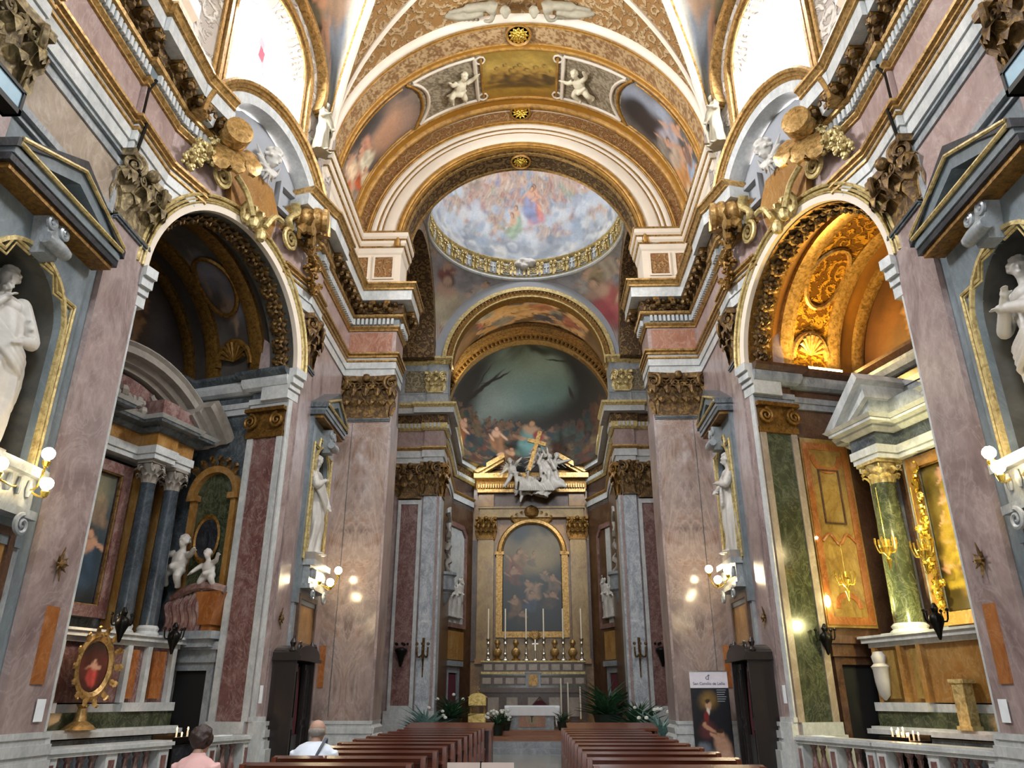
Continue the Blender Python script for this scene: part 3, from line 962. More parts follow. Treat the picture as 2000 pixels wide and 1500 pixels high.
    layers = [  # name, u end, mat, profile
        ('architrave', .45, 'white', [(.03, 9.4), (.03, 9.62), (.0, 9.62)]),
        ('architrave', .78, 'white', [(.06, 9.62), (.06, 9.92)]),
        ('architrave_moulding', 1.0, 'gold', [(.07, 9.92), (.11, 9.93), (.11, 9.96), (.08, 9.97), (.08, 9.99), (.14, 10.02), (.15, 10.06)]),
        ('architrave_fillet', 1.0, 'gold', [(.062, 9.8), (.085, 9.82), (.085, 9.86)]),
        ('frieze', 1.25, 'rose', [(.02, 10.06), (.02, 10.74)]),
        ('bed_moulding', 1.2, 'gold', [(.03, 10.72), (.06, 10.73), (.06, 10.76), (.04, 10.77), (.1, 10.83), (.1, 10.86)]),
        ('dentil_band', 1.1, 'bluegrey', [(.09, 10.86), (.09, 11.06)]),
        ('ovolo', 1.05, 'gold', [(.13, 11.06), (.19, 11.09), (.21, 11.15)]),
        ('soffit', 1.0, 'reliefdk', [(.2, 11.18), (.2, 11.46)]),
        ('corona', .95, 'white', [(.44, 11.46), (.44, 11.75)]),
        ('cymatium', .9, 'gold', [(.46, 11.75), (.49, 11.76), (.49, 11.8), (.47, 11.81), (.53, 11.88), (.57, 11.9), (.57, 11.95)]),
    ]
    ent = thing('trim_5', None, None, (SM @ Vector((-5.5, 10.4, 9.4))))
    ent['kind'] = 'structure'
    for name, ue, mat, prof in layers:
        b = MB(SM)
        b.sweep(r1 + [w2p(.06, .06), w2p(ue, .06)], prof, back=-.3)
        b.sweep([w2p(4.44-ue, .06), w2p(4.5, .06)] + tail, prof, back=-.3)
        b.build(name, mat, ent, smooth=False)
    # dentils and modillions
    dn = MB(SM); mo = MB(SM); mo2 = MB(SM)
    def along(path, step, fn):
        for i in range(len(path)-1):
            a, c = Vector(path[i]), Vector(path[i+1])
            L = (c-a).length
            if L < step*1.5: continue
            d = (c-a)/L; nn = Vector((d.y, -d.x)); k = int(L/step); off = (L-k*step)/2
            for j in range(k):
                p = a + d*(off+step*(j+.5))
                fn(Matrix(((d.x, nn.x, 0, p.x), (d.y, nn.y, 0, p.y), (0, 0, 1, 0), (0, 0, 0, 1))))
    runs = [[(-6.0, 3.0), (-6.0, 5.6)], [(-5.92, 5.6), (-5.92, 6.98)], [(-6.0, 6.98), (-6.0, 9.3)], [(-5.92, 9.4), (-5.92, 10.6)], [w2p(.1, .06), w2p(1.05, .06)],
            [w2p(3.45, .06), w2p(4.5, .06)], [(-4.63, 14.9), (-4.63, 15.4)], [(-4.69, 15.3), (-4.69, 18.3)], [(-4.6, PY-.12), (-3.38, PY-.12)], [(-3.38, PY), (-3.38, 19.3)]]
    for rn in runs:
        along(rn, .115, lambda L: dn.box(-.032, .032, .05, .16, 10.88, 11.05, L))
        along(rn, .40, lambda L: (mo.box(-.08, .08, .15, .42, 11.34, 11.46, L), leaf(mo2, L @ T3(0, .12, 11.14), .3, .26, .34), mo2.ball((-.06, .38, 11.3), .08, 6, L=L), mo2.ball((.07, .3, 11.24), .08, 6, L=L), spiral(mo2, L @ T3(0, .36, 11.32, rz=PI/2), .08, 1.3, .025, .04), mo2.ball((.2, .3, 11.4), .07, 6, L=L), mo2.ball((.2, .18, 11.32), .07, 6, L=L)))
    dn.build('dentils', 'white', ent, smooth=False)
    mo.build('modillion_blocks', 'golddk', ent, smooth=False)
    mo2.build('modillion_leaves', 'bronze', ent)

    # ---- chapel arch mouldings, hood and window
    F = W2(s)
    t = thing('chapel_arch_surround', 'pale gilded round arch moulding framing the opening of the %s side chapel' % nm, 'arch', wpt(F, AC, 0, AZ+AR))
    b = MB(F); b.arc([(AR, 0), (AR, .1), (AR+.12, .12), (AR+.12, 0)], (AC, AZ), 0, PI, 48); b.build('inner_band', 'creamw', t, smooth=True, angle=30)
    b = MB(F)
    for r, o, w in ((AR+.12, .15, .04), (AR+.18, .13, .05), (AR+.25, .17, .06)):
        b.arc([(r, 0), (r, o-.02), (r+w/2, o), (r+w, o-.02), (r+w, 0)], (AC, AZ), 0, PI, 48)
    b.build('gilt_mouldings', 'goldp', t, angle=30)
    # clasp with two balls and curled acanthus at the crown
    b = MB(F)
    b.ball((AC-.1, .3, 10.12), .12, 8, (1, 1, 1.2)); b.ball((AC+.16, .3, 9.98), .12, 8, (1, 1, 1.2))
    for q in range(4): leaf(b, T3(AC-.18+.12*q, .16, 10.1, ry=(q-1.5)*.3), .2, .42, .2)
    b.tube(quad_spline([(AC-.75, .3, 10.75), (AC-.45, .34, 10.55), (AC-.2, .35, 10.2)], 5), .06, 6)
    b.tube(quad_spline([(AC+.75, .3, 10.7), (AC+.45, .34, 10.6), (AC+.2, .35, 10.2)], 5), .06, 6)
    b.build('crown_clasp', 'goldp', t)
    # panel of salmon marble between scroll brackets
    b = MB(F)
    b.prism([(AC-.62, 10.3), (AC+.62, 10.2), (AC+.8, 10.9), (AC+.5, 11.35), (AC-.5, 11.35), (AC-.8, 10.95)], .02, .16)
    b.build('marble_panel', 'giallo', t, smooth=False)
    for q, sg in ((AC-1.05, -1), (AC+1.2, 1)):
        b = MB(F)
        spiral(b, T3(q, .22, 10.55, ry=0), .24, 2.3, .05, .12, 34, sg)
        b.tube(quad_spline([(q+.0, .22, 10.79), (q-sg*.16, .24, 10.95), (q+sg*.02, .26, 11.2), (q-sg*.1, .3, 11.4)], 6), [.1]*8+[.13]*12, 8, flat=.5)
        b.build('scroll_bracket', 'goldp', t)
    # big rolled gilt volutes that carry the broken cornice
    for q, sg in ((1.1, -1), (3.75, 1)):
        b = MB(F)
        L = T3(q, .34, 11.25, rz=-sg*.5, ry=sg*.25) @ Matrix.Scale(1.3, 4)
        pr = [(.10, -.36), (.2, -.34), (.21, -.27), (.18, -.24), (.21, -.2), (.21, -.12), (.17, -.09), (.2, -.04), (.2, .04), (.17, .08), (.21, .12), (.21, .2), (.18, .24), (.21, .28), (.2, .34), (.1, .36)]
        R90 = L @ Matrix.Rotation(PI/2, 4, 'X')
        b.lathe(pr, 16, L=R90)
        for i in range(3): leaf(b, L @ T3((i-1)*.16, .08, -.14, ry=(i-1)*.25, rx=PI+.5), .26, .42, .2)
        b.tube(quad_spline([(q, .3, 11.1), (q-sg*.12, .42, 10.95), (q-sg*.22, .34, 10.8), (q-sg*.12, .3, 10.7)], 5), [.12]*10+[.05]*6, 8, flat=.6)
        b.build('gilt_volute', 'gold', t)
    # winged head
    b = MB(F)
    hz = 11.72
    head(b, (2.35, .34, hz+.1), .42, -.3, -.35, False, 'curly')
    for sg in (-1, 1):
        for q in range(5):
            a = sg*(.2+q*.33)
            b.tube([(2.35, .26, hz-.1), (2.35+.22*math.sin(a), .3, hz-.12-.16*math.cos(a)), (2.35+.42*math.sin(a*.9), .24, hz-.15-.32*math.cos(a*.9)+.1*q)], [.05, .075, .02], 6, flat=.5)
    ch = b.build('cherub_head', 'statue', None, wpt(F, 2.35, .2, hz), remesh=.018)
    tag(ch, 'white winged cherub head at the top of the %s chapel arch, under the curved hood' % nm, 'sculpture', 'cherub heads over the chapel arches')
    # hood
    b = MB(F); b.arc([(1.72, 0), (1.72, .38), (1.92, .4), (1.92, 0)], (2.3, 10.95), .12, PI-.12, 40)
    b.build('hood_fascia', 'white', t, angle=30)
    b = MB(F)
    for r, o, w in ((1.92, .44, .07), (1.99, .48, .07), (2.06, .54, .1)):
        b.arc([(r, 0), (r, o-.03), (r+w/2, o), (r+w, o-.02), (r+w, 0)], (2.3, 10.95), .1, PI-.1, 40)
    b.build('hood_moulding', 'gold', t, angle=30)
    b = MB(F); b.prism([(.9, 11.2), (3.7, 11.2), (3.72, 11.95), (2.9, 12.5), (2.3, 12.68), (1.6, 12.5), (.9, 11.95)], 0, .04)
    b.build('tympanum', 'greyplaster', t, smooth=False)
    b = MB(F); framerect(b, 2.95, 3.75, 11.1, 11.75, .04, .09, .12)
    b.m = 1; b.box(3.5, 3.62, .04, .2, 11.1, 11.7)
    b.build('tympanum_panel', ['greyplaster', 'white'], t, smooth=False)
    # garlands of gilt fruit
    for q, pts, lab in ((0, [(.95, .2, 11.0), (.72, .2, 10.75), (.5, .2, 10.5), (.35, .15, 10.25)], 'gilded fruit and grape garland hanging from the near volute over the %s chapel arch'),
                        (1, [(3.95, .2, 11.0), (4.15, .2, 10.6), (4.3, .2, 10.2), (4.4, .18, 9.8)], 'gilded fruit and grape garland hanging from the far volute over the %s chapel arch')):
        b = MB(); bb = MB()
        cluster(bb, F, pts, .22 if q == 0 else .15, 110 if q == 0 else 80, .055, 3+q)
        b.mtx = F; b.add(bb.v, bb.f)
        g = b.build('fruit_garland', 'golddk' if q else 'goldp', None, wpt(F, *pts[0]))
        tag(g, lab % nm, 'garland', 'gilt garlands over the chapel arches')

    # ---- window over the chapel
    wn = 'window_1' if s < 0 else 'window_2'
    w = thing(wn, None, None, wpt(F, 2.22, -.3, 13)); w['kind'] = 'structure'
    b = MB(F)
    P = [(1.02, 12.3), (3.42, 12.3)] + [(x, z) for x, z in reversed(arch_pts(2.22, 15.0, 1.2, 16))]
    b.prism(P, -.34, -.32); b.build('pane', 'sky', w, smooth=False)
    b = MB(F)
    for u in (1.45, 2.22, 3.0): b.tube([(u, -.31, 12.3), (u, -.31, 15.9)], .006, 4)
    for z in (13.1, 13.9, 14.7, 15.4): b.tube([(1.02, -.31, z), (3.42, -.31, z)], .005, 4)
    b.arc([(.92, 0), (.92, .01), (.94, .01), (.94, 0)], (2.22, 15.0), 0, PI, 20, v0=-.32)
    b.build('lead_cames', 'lead', w)
    if s < 0:
        b = MB(F); b.prism([(2.2, 14.55), (2.38, 14.4), (2.42, 14.7), (2.25, 14.85)], -.315, -.3); b.prism([(2.12, 14.98), (2.3, 14.86), (2.34, 15.1), (2.18, 15.2)], -.315, -.3); b.prism([(2.34, 14.1), (2.52, 14.0), (2.55, 14.25), (2.38, 14.38)], -.315, -.3)
        b.build('red_glass', 'redglass', w, smooth=False)
        b = MB(F); b.prism([(2.17, 14.65), (2.33, 14.58), (2.38, 14.86), (2.21, 14.95)], -.31, -.295)
        b.build('red_glass', 'redglass2', w, smooth=False)
    else:
        b = MB(F)
        b.prism([(1.5, 14.0), (1.6, 13.95), (1.63, 14.3), (1.54, 14.36)], -.315, -.305)
        b.build('pale_glass', 'redglass', w, smooth=False)
    b = MB(F)
    for r, o, wd in ((1.2, .05, .07), (1.36, .1, .08), (1.5, .06, .06)):
        b.arc([(r, -.0), (r, o), (r+wd, o), (r+wd, 0)], (2.22, 15.0), 0, PI, 30)
        for sg in (-1, 1):
            x = 2.22+sg*(r+wd/2); b.box(x-wd/2, x+wd/2, 0, o, 12.3, 15.0)
    b.build('gilt_frame', 'gold', w, angle=30)
    b = MB(F)
    b.arc([(1.2, -.35), (1.2, .02), (1.23, .02), (1.23, -.35)], (2.22, 15.0), 0, PI, 30)
    for x in (1.02, 3.42): b.box(x-.02, x+.02, -.35, .02, 12.3, 15.0)
    b.build('reveal', 'creamw', w, smooth=False)
    # stucco figure standing between window and crossing
    bb = MB()
    draped_saint(bb, 1.5, -.05, [(-.14, .05, .62), (-.05, .1, .7)], [(.15, .05, .6), (.1, .12, .5)], 40+s, False, 'long', .4)
    b = MB(F); b.add(bb.v, bb.f, T3(4.15, .2, 13.4))
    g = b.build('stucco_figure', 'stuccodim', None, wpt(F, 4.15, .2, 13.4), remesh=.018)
    tag(g, 'ivory stucco robed figure standing between the %s window and the crossing arch' % nm, 'sculpture')

    # ---- niche surrounds with pediments
    for F, c, zs, r, z0, wd, lab, big in ((W1(s), 7.95, 5.95, .8, 4.15, 1.18, 'large blue grey and gilt niche surround with pointed pediment at the near %s edge', 1),
                                     (W3(s), 16.75, 6.35, .55, 4.3, .95, 'smaller grey niche surround with pointed pediment next to the %s crossing pier', 0)):
        t = thing('niche_surround', lab % nm, 'niche', wpt(F, c, 0, z0))
        b = MB(F)
        zt = 7.2 if big else 7.45
        archwall(b, c-wd*.92, c+wd*.92, z0-.9, zt, c, zs, r, 0, .1, zsill=z0)
        b.build('slab', 'bluegrey', t, smooth=False)
        b = MB(F)
        for rr in (r, ):
            b.arc([(rr, .1), (rr, .15), (rr+.05, .15), (rr+.05, .1)], (c, zs), 0, PI, 30)
            for sg in (-1, 1): b.box(c+sg*(rr+.025)-.025, c+sg*(rr+.025)+.025, .1, .15, z0, zs)
        # eared outer gilt line
        k = wd*.80
        out = [(c-k, z0), (c-k, zs+.35), (c-k-.0, zs+.5), (c-k*.55, zs+.5), (c-k*.45, zs+.72), (c-.16, zs+.72)]
        for sg in (1, -1):
            pts = [(c+sg*(x-c), .12, z) for x, z in out]
            b.tube(pts, .026, 6); b.tube([(p[0]-.05*(1 if p[0] > c else -1), p[1], p[2]-.05) for p in pts], .014, 6)
        b.build('gilt_lines', 'goldp', t)
        b = MB(F)      # scrolled keystone
        b.prism([(c-.12, zs+r-.1), (c+.12, zs+r-.1), (c+.2, zs+r+.42), (c-.2, zs+r+.42)], .1, .3)
        for sg in (-1, 1): spiral(b, T3(c+sg*.14, .3, zs+r+.32), .09, 1.6, .04, .05, sgn=sg)
        b.lathe([(.08, -.22), (.1, -.1), (.1, .1), (.08, .22)], 10, L=T3(c, .34, zs+r+.05, ry=PI/2))
        b.build('keystone', 'greyveined', t)
        zp = zt; ap = zp+.9 if big else zp+.85; pr = .42 if big else .34; hw = wd
        b = MB(F)      # dark frame of the pediment
        b.box(c-hw, c+hw, 0, pr, zp, zp+.1)
        P = [(c-hw-.03, zp+.28), (c, ap), (c+hw+.03, zp+.28), (c+hw+.03, zp+.16), (c, ap-.12), (c-hw-.03, zp+.16)]
        b.prism(P, 0, pr+.06)
        b.build('pediment_edge', 'black' if big else 'darkgrey', t, smooth=False)
        b = MB(F)
        P = [(c-hw+.02, zp+.2), (c, ap-.1), (c+hw-.02, zp+.2), (c+hw-.3, zp+.2), (c, ap-.36), (c-hw+.3, zp+.2)]
        b.prism(P, 0, pr+.02)
        b.box(c-hw+.01, c+hw-.01, 0, pr+.02, zp+.1, zp+.22)
        b.build('pediment_body', 'bluegrey', t, smooth=False)
        b = MB(F)
        b.tube([(c-hw+.03, pr+.05, zp+.24), (c+hw-.03, pr+.05, zp+.24)], .03, 6)
        b.tube([(c-hw+.03, pr+.06, zp+.3), (c, pr+.06, ap-.16), (c+hw-.03, pr+.06, zp+.3)], .03, 6)
        b.tube([(c-hw+.33, pr*.3, zp+.28), (c, pr*.3, ap-.38), (c+hw-.33, pr*.3, zp+.28)], .02, 6)
        b.build('pediment_gilding', 'goldp', t)
        b = MB(F)
        b.box(c-hw+.06, c+hw-.06, .1, pr-.04, zp-.07, zp)
        b.prism([(c-hw*.6, zp+.24), (c, ap-.4), (c+hw*.6, zp+.24)], .0, .06)
        b.build('coffered_soffit', 'golddk', t, smooth=False)
        # sill bracket with little baluster frieze and panel below
        b = MB(F)
        b.box(c-r-.12, c+r+.12, 0, .34, z0-.12, z0); b.box(c-r-.06, c+r+.06, 0, .24, z0-.5, z0-.12)
        b.box(c-r-.14, c+r+.14, 0, .3, z0-.6, z0-.5)
        for k in range(9): 
            x = c-r+.08+k*(2*r-.16)/8; b.lathe([(.02, -.36), (.045, -.28), (.02, -.16)], 8, (x, .26, z0))
        for sg in (-1, 1): spiral(b, T3(c+sg*r*.85, .3, z0-.7), .12, 1.6, .035, .04, sgn=sg)
        b.build('sill', 'greyveined', t, smooth=True, angle=30)
        b = MB(F); b.box(c-r-.02, c+r+.02, 0, .08, 2.65, z0-.78)
        b.build('lower_panel', 'giallo', t, smooth=False)
        b = MB(F)
        framerect(b, c-r-.12, c+r+.12, 2.55, z0-.7, .0, .1, .12)
        b.build('panel_frame', 'brownmarble', t, smooth=False)
        b = MB(F)
        framerect(b, c-r-.3, c+r+.3, 2.4, z0-.55, .0, .17, .06)
        b.build('outer_frame', 'greyveined', t, smooth=False)

    # notice sheets, dark bronze star brackets and orange inlay on the near corner pilaster
    F = W1(s)
    p = MB(F); p.box(10.02, 10.2, .1, .105, 1.32, 1.58)
    tag(p.build('notice_sheet', 'paper', None, wpt(F, 10.1, .1, 1.3), smooth=False), 'small white paper notice fixed low on the %s corner pilaster' % nm, 'notice')
    b = MB(F)
    for k in range(8):
        a = k*PI/4; b.tube([(9.85, .1, 3.2), (9.85+.14*math.sin(a), .14, 3.2+(.22 if k % 4 == 0 else .13)*math.cos(a))], [.035, .006], 5)
    b.ball((9.85, .14, 3.2), .06, 8)
    tag(b.build('bracket_star', 'bronze', None, wpt(F, 9.85, .1, 3.2)), 'small dark star shaped bronze bracket on the %s corner pilaster' % nm, 'bracket')
    b = MB(F); b.box(9.82, 10.08, .08, .1, 1.75, 2.68); struct(b.build('trim_7', 'orange', smooth=False))
    b = MB(W4(s)); b.box(-4.66, -4.52, .12, .14, 1.8, 2.7); struct(b.build('trim_7', 'orange', smooth=False))
    # floodlight
    F = W1(s)
    t = thing('floodlight', 'boxy floodlight with pale blue glass high on the %s near pilaster' % nm, 'floodlight', wpt(F, 6.2, .5, 7.7))
    b = MB(F); b.box(5.75, 6.5, .42, .62, 7.55, 7.62); b.box(5.75, 5.8, .42, .62, 7.55, 7.86); b.box(6.46, 6.5, .42, .62, 7.55, 7.86); b.box(5.75, 6.5, .42, .62, 7.84, 7.88); b.box(5.75, 6.5, .42, .46, 7.55, 7.88); b.box(6.1, 6.15, .1, .45, 7.6, 7.7)
    b.build('housing', 'iron', t, smooth=False)
    b = MB(F); b.box(5.8, 6.46, .56, .6, 7.62, 7.84); b.build('glass', 'floodglass', t, smooth=False)

# thin cable clipped over the mouldings
for s in (-1, 1):
    b = MB(sm(s)); P = [(-5.72, 9.4, 9.0), (-5.86, 9.4, 9.4), (-5.80, 9.4, 10.0), (-5.9, 9.4, 10.1), (-5.9, 9.4, 10.7), (-5.8, 9.4, 10.9)]
    b.tube(P, .028, 6)
    tag(b.build('cable', 'iron', None, tuple(sm(s) @ Vector((-5.8, 9.4, 9.0)))), 'dark cable running over the %s entablature above the corner capital' % SIDE[s], 'cable')
# ------------------------------------------------------------------ nave vault
VR, VZ = 4.8, 13.65
def vpt(al, y, dr=0.0):     # al: angle from the crown, + to the right
    return ((VR-dr)*math.sin(al), y, VZ+(VR-dr)*math.cos(al))
def scroll_cols(u, v, seed, c1, c2, k=40.0):
    n = fbm(u, v, seed, k); n2 = fbm(u, v, seed+3, k*2.3)
    t = np.clip(.5+1.6*np.sin(6*n+3*n2)*.5, 0, 1)[:, None]
    return np.array(lin(c1)[:3])*(1-t) + np.array(lin(c2)[:3])*t
panelL = Paint([(0, '#4a4038'), (.45, '#6f6258'), (.8, '#8a7668'), (1, '#5c5450')], 11, 1.7, .6)
panelL.blob(.72, .5, .17, .3, '#c79a7a', .3, .7, .9).blob(.9, .35, .1, .2, '#a98a78', 0, .8, .7).blob(.6, .8, .16, .15, '#54504e', 0, .7)
for a in ((.2, .25, .5, '#9c8a78', .3), (.33, .3, .42, '#b4552a', .2), (.45, .45, .42, '#d6cbb0', -.2), (.28, .66, .4, '#e2c7a4', .2), (.12, .6, .4, '#c6602a', .1), (.38, .15, .3, '#cdbb98', .4), (.1, .2, .4, '#5e6a80', 0), (.5, .68, .28, '#c08a70', -.3)): panelL.fig(*a)
panelL.blob(.7, .4, .12, .2, '#b08468', .5, .8, .7).blob(.5, .9, .2, .12, '#3f3834', 0, .7)
panelR = Paint([(0, '#6f6a62'), (.4, '#4c4440'), (.75, '#5a5856'), (1, '#75706a')], 12, 1.7, .6)
panelR.blob(.1, .72, .16, .18, '#8f95a2', 0, .6).blob(.12, .5, .12, .22, '#2a2523', 0, .4).blob(.25, .4, .12, .2, '#342a28', 0, .5).blob(.33, .8, .1, .12, '#9ba2b0', 0, .6)
for a in ((.45, .62, .5, '#a9a2a8', .3), (.58, .42, .5, '#b9a48e', .25), (.72, .35, .5, '#c08a52', .2), (.8, .65, .4, '#8fa0b4', .2), (.9, .4, .45, '#c9bfa6', .1), (.4, .3, .35, '#8d8378', .4), (.66, .75, .3, '#7e6458', .3)): panelR.fig(*a)
centre = Paint([(0, '#8a6420'), (.3, '#a37f2c'), (.6, '#b3964a'), (1, '#8d7028')], 13, 1.0, .5)
centre.blob(.42, .36, .3, .05, '#3a2a14', 0, .3).blob(.5, .25, .42, .06, '#5c4418', 0, .5)
for i in range(9): centre.fig(.2+.085*i, .48+.06*math.sin(i*2.1), .3, ['#6c4f22', '#8d6d30', '#54401e'][i % 3], .2*math.sin(i), '#a8863e', '#4a3516')
def barrel_cols(U, V):
    al = (U-.5)*PI; y = 15.0+V*3.45; a = np.degrees(al)
    X = al*VR
    col = scroll_cols(X, y, 21, '#7d5a34', '#b79a70', 9.0)
    pv = (y-16.2)/1.75
    zone = (pv > 0) & (pv < 1)
    bulge = 37 + 5*np.abs(2*pv-1)**2.2
    left = zone & (a < -bulge) & (a > -88); right = zone & (a > bulge) & (a < 88)
    col[left] = panelL.colors((a[left]+88)/50, 1-pv[left]*0.9)
    col[right] = panelR.colors((a[right]-38)/50, 1-pv[right]*0.9)
    mid = zone & (np.abs(a) < 13.5)
    col[mid] = centre.colors((a[mid]+13.5)/27, pv[mid]*-1+1)
    rl = zone & (np.abs(a) >= 13.5) & (np.abs(a) <= bulge)
    col[rl] = scroll_cols(X[rl], y[rl], 25, '#6f624c', '#a0937a', 12.0)
    g = (y > 17.95) | ((y < 16.2) & (y > 15.98)) | (np.abs(y-15.32) < .04)
    col[g] = lin('#a8741f')[:3]
    return col
painted('ceiling', lambda u, v: vpt((u-.5)*PI, 15.0+v*3.45), 360, 90, barrel_cols)['kind'] = 'structure'
# raised mouldings of the broad transverse arch
def vband(b, al0, al1, y, w, h, n=72):
    pr = [(0, y-w/2), (h*.7, y-w*.35), (h, y), (h*.7, y+w*.35), (0, y+w/2)]
    vs = []; fs = []
    for i in range(n+1):
        al = al0+(al1-al0)*i/n
        for dr, yy in pr: vs.append(vpt(al, yy, dr))
    for i in range(n):
        for k in range(4): fs.append((i*5+k, i*5+k+1, i*5+k+6, i*5+k+5))
    b.add(vs, fs)
def vline(b, pts, r, flat=1.0, n=6, dr=0.02):
    q = []
    for (a0, y0), (a1, y1) in zip(pts[:-1], pts[1:]):
        m = max(1, int(abs(a1-a0)/3))
        q += [(a0+(a1-a0)*i/m, y0+(y1-y0)*i/m) for i in range(m)]
    q.append(pts[-1])
    b.tube([vpt(math.radians(a), y, dr) for a, y in q], r, n, flat=flat)
b = MB()
for y, w, h in ((18.38, .2, .12), (18.02, .1, .05), (16.13, .1, .06), (15.96, .05, .04), (15.33, .06, .06), (15.22, .08, .09)): vband(b, -PI/2, PI/2, y, w, h)
for sg in (-1, 1):
    vline(b, [(sg*(36+5*abs(2*t/12-1)**2.2), 16.2+1.75*t/12) for t in range(13)], .05)
    vline(b, [(sg*13.2, 16.35), (sg*13.2, 17.8)], .04)
    vline(b, [(sg*42.5, 16.26), (sg*84, 16.26)], .03); vline(b, [(sg*42.5, 17.9), (sg*84, 17.9)], .03)
struct(b.build('ceiling', 'ochre', angle=60))
b = MB()
vband(b, -PI/2, PI/2, 15.08, .26, .14)
for sg in (-1, 1):
    vline(b, [(sg*(33.5+5*abs(2*t/12-1)**2.2), 16.3+1.6*t/12) for t in range(13)], .055)
    vline(b, [(sg*15.3, 16.3), (sg*15.3, 17.9)], .06)
    vline(b, [(sg*15.3, 16.28), (sg*38.3, 16.28)], .045); vline(b, [(sg*15.3, 17.9), (sg*38.3, 17.9)], .045)
    for y in (16.4, 17.8):
        vline(b, [(sg*(13.4+1.6*math.cos(k*PI/4)), y+.13*math.sin(k*PI/4)) for k in range(9)], .03)
struct(b.build('ceiling', 'creamw', angle=60))
for sg in (-1, 1):
    bb = MB(); putto(bb, (0, 0, -.5), 1.05, 5, sg*.4, dict(aL=[(-.3, .0, .75), (-.35, .1, .98)], aR=[(.28, .05, .6), (.42, .1, .72)], lL=[(-.2, .1, .2), (-.3, .0, .02)], lR=[(.22, .1, .22), (.1, .05, -.02)]), True)
    al = sg*math.radians(24)
    # lay the figure on the vault: its front faces down into the room
    c = Vector(vpt(al, 17.1, .1)); inn = Vector((-math.sin(al), 0, -math.cos(al))); upv = Vector((0, -1, 0)); rt = inn.cross(upv)
    L = Matrix(((rt.x, inn.x, upv.x, c.x), (rt.y, inn.y, upv.y, c.y), (rt.z, inn.z, upv.z, c.z), (0, 0, 0, 1)))
    b = MB(L); b.add(bb.v, bb.f)
    tag(b.build('stucco_putto', 'stuccofig', None, tuple(c), remesh=.02), 'ivory stucco putto in the grey panel %s of the small ceiling painting' % ('left' if sg < 0 else 'right'), 'sculpture')
# rosettes
def rosette(loc, nrm, r, label):
    t = thing('rosette', label, 'rosette', loc)
    z = Vector(nrm).normalized(); x = Vector((1, 0, 0)); y = z.cross(x).normalized()
    L = Matrix(((x.x, y.x, z.x, loc[0]), (x.y, y.y, z.y, loc[1]), (x.z, y.z, z.z, loc[2]), (0, 0, 0, 1)))
    b = MB()
    for ring, (n, rr, hh) in enumerate(((12, .95, .12), (9, .62, .2), (6, .34, .26))):
        for i in range(n):
            a = 2*PI*(i+.5*ring)/n
            b.add(*_petal(rr*r, r*.45, hh*r*1.3), L @ Matrix.Rotation(a, 4, 'Z'))
    b.ball((0, 0, .22*r), .16*r, 8, L=L)
    b.build('petals', 'brass', t, solid=.015)
    b = MB()
    b.lathe([(r*.95, 0), (r*1.12, .06), (r*1.2, .0)], 28, L=L)
    b.build('rim', 'ochre', t, recalc=True)
    return t
def _petal(L, w, h):
    vs = []
    for i in range(5):
        t = i/4
        for k in (-1, 0, 1):
            vs.append((t*L, k*w*.5*math.sin(PI*min(1, t*.9+.12))**.7, h*math.sin(t*PI*.8) - (.25*h if k else 0)))
    return vs, [(i*3+k, i*3+k+1, i*3+k+4, i*3+k+3) for i in range(4) for k in range(2)]
rosette(vpt(0, 15.62, .05), (0, 0, -1), .30, 'gilt flower rosette at the crown of the vault, topmost of the three rosettes')
rosette((0, PY-.06, 18.2), (0, -1, 0), .27, 'gilt flower rosette at the crown of the crossing arch, middle of the three rosettes')
rosette((0, 18.9, 16.76), (0, 0, -1), .26, 'gilt flower rosette under the crossing arch, lowest of the three rosettes')

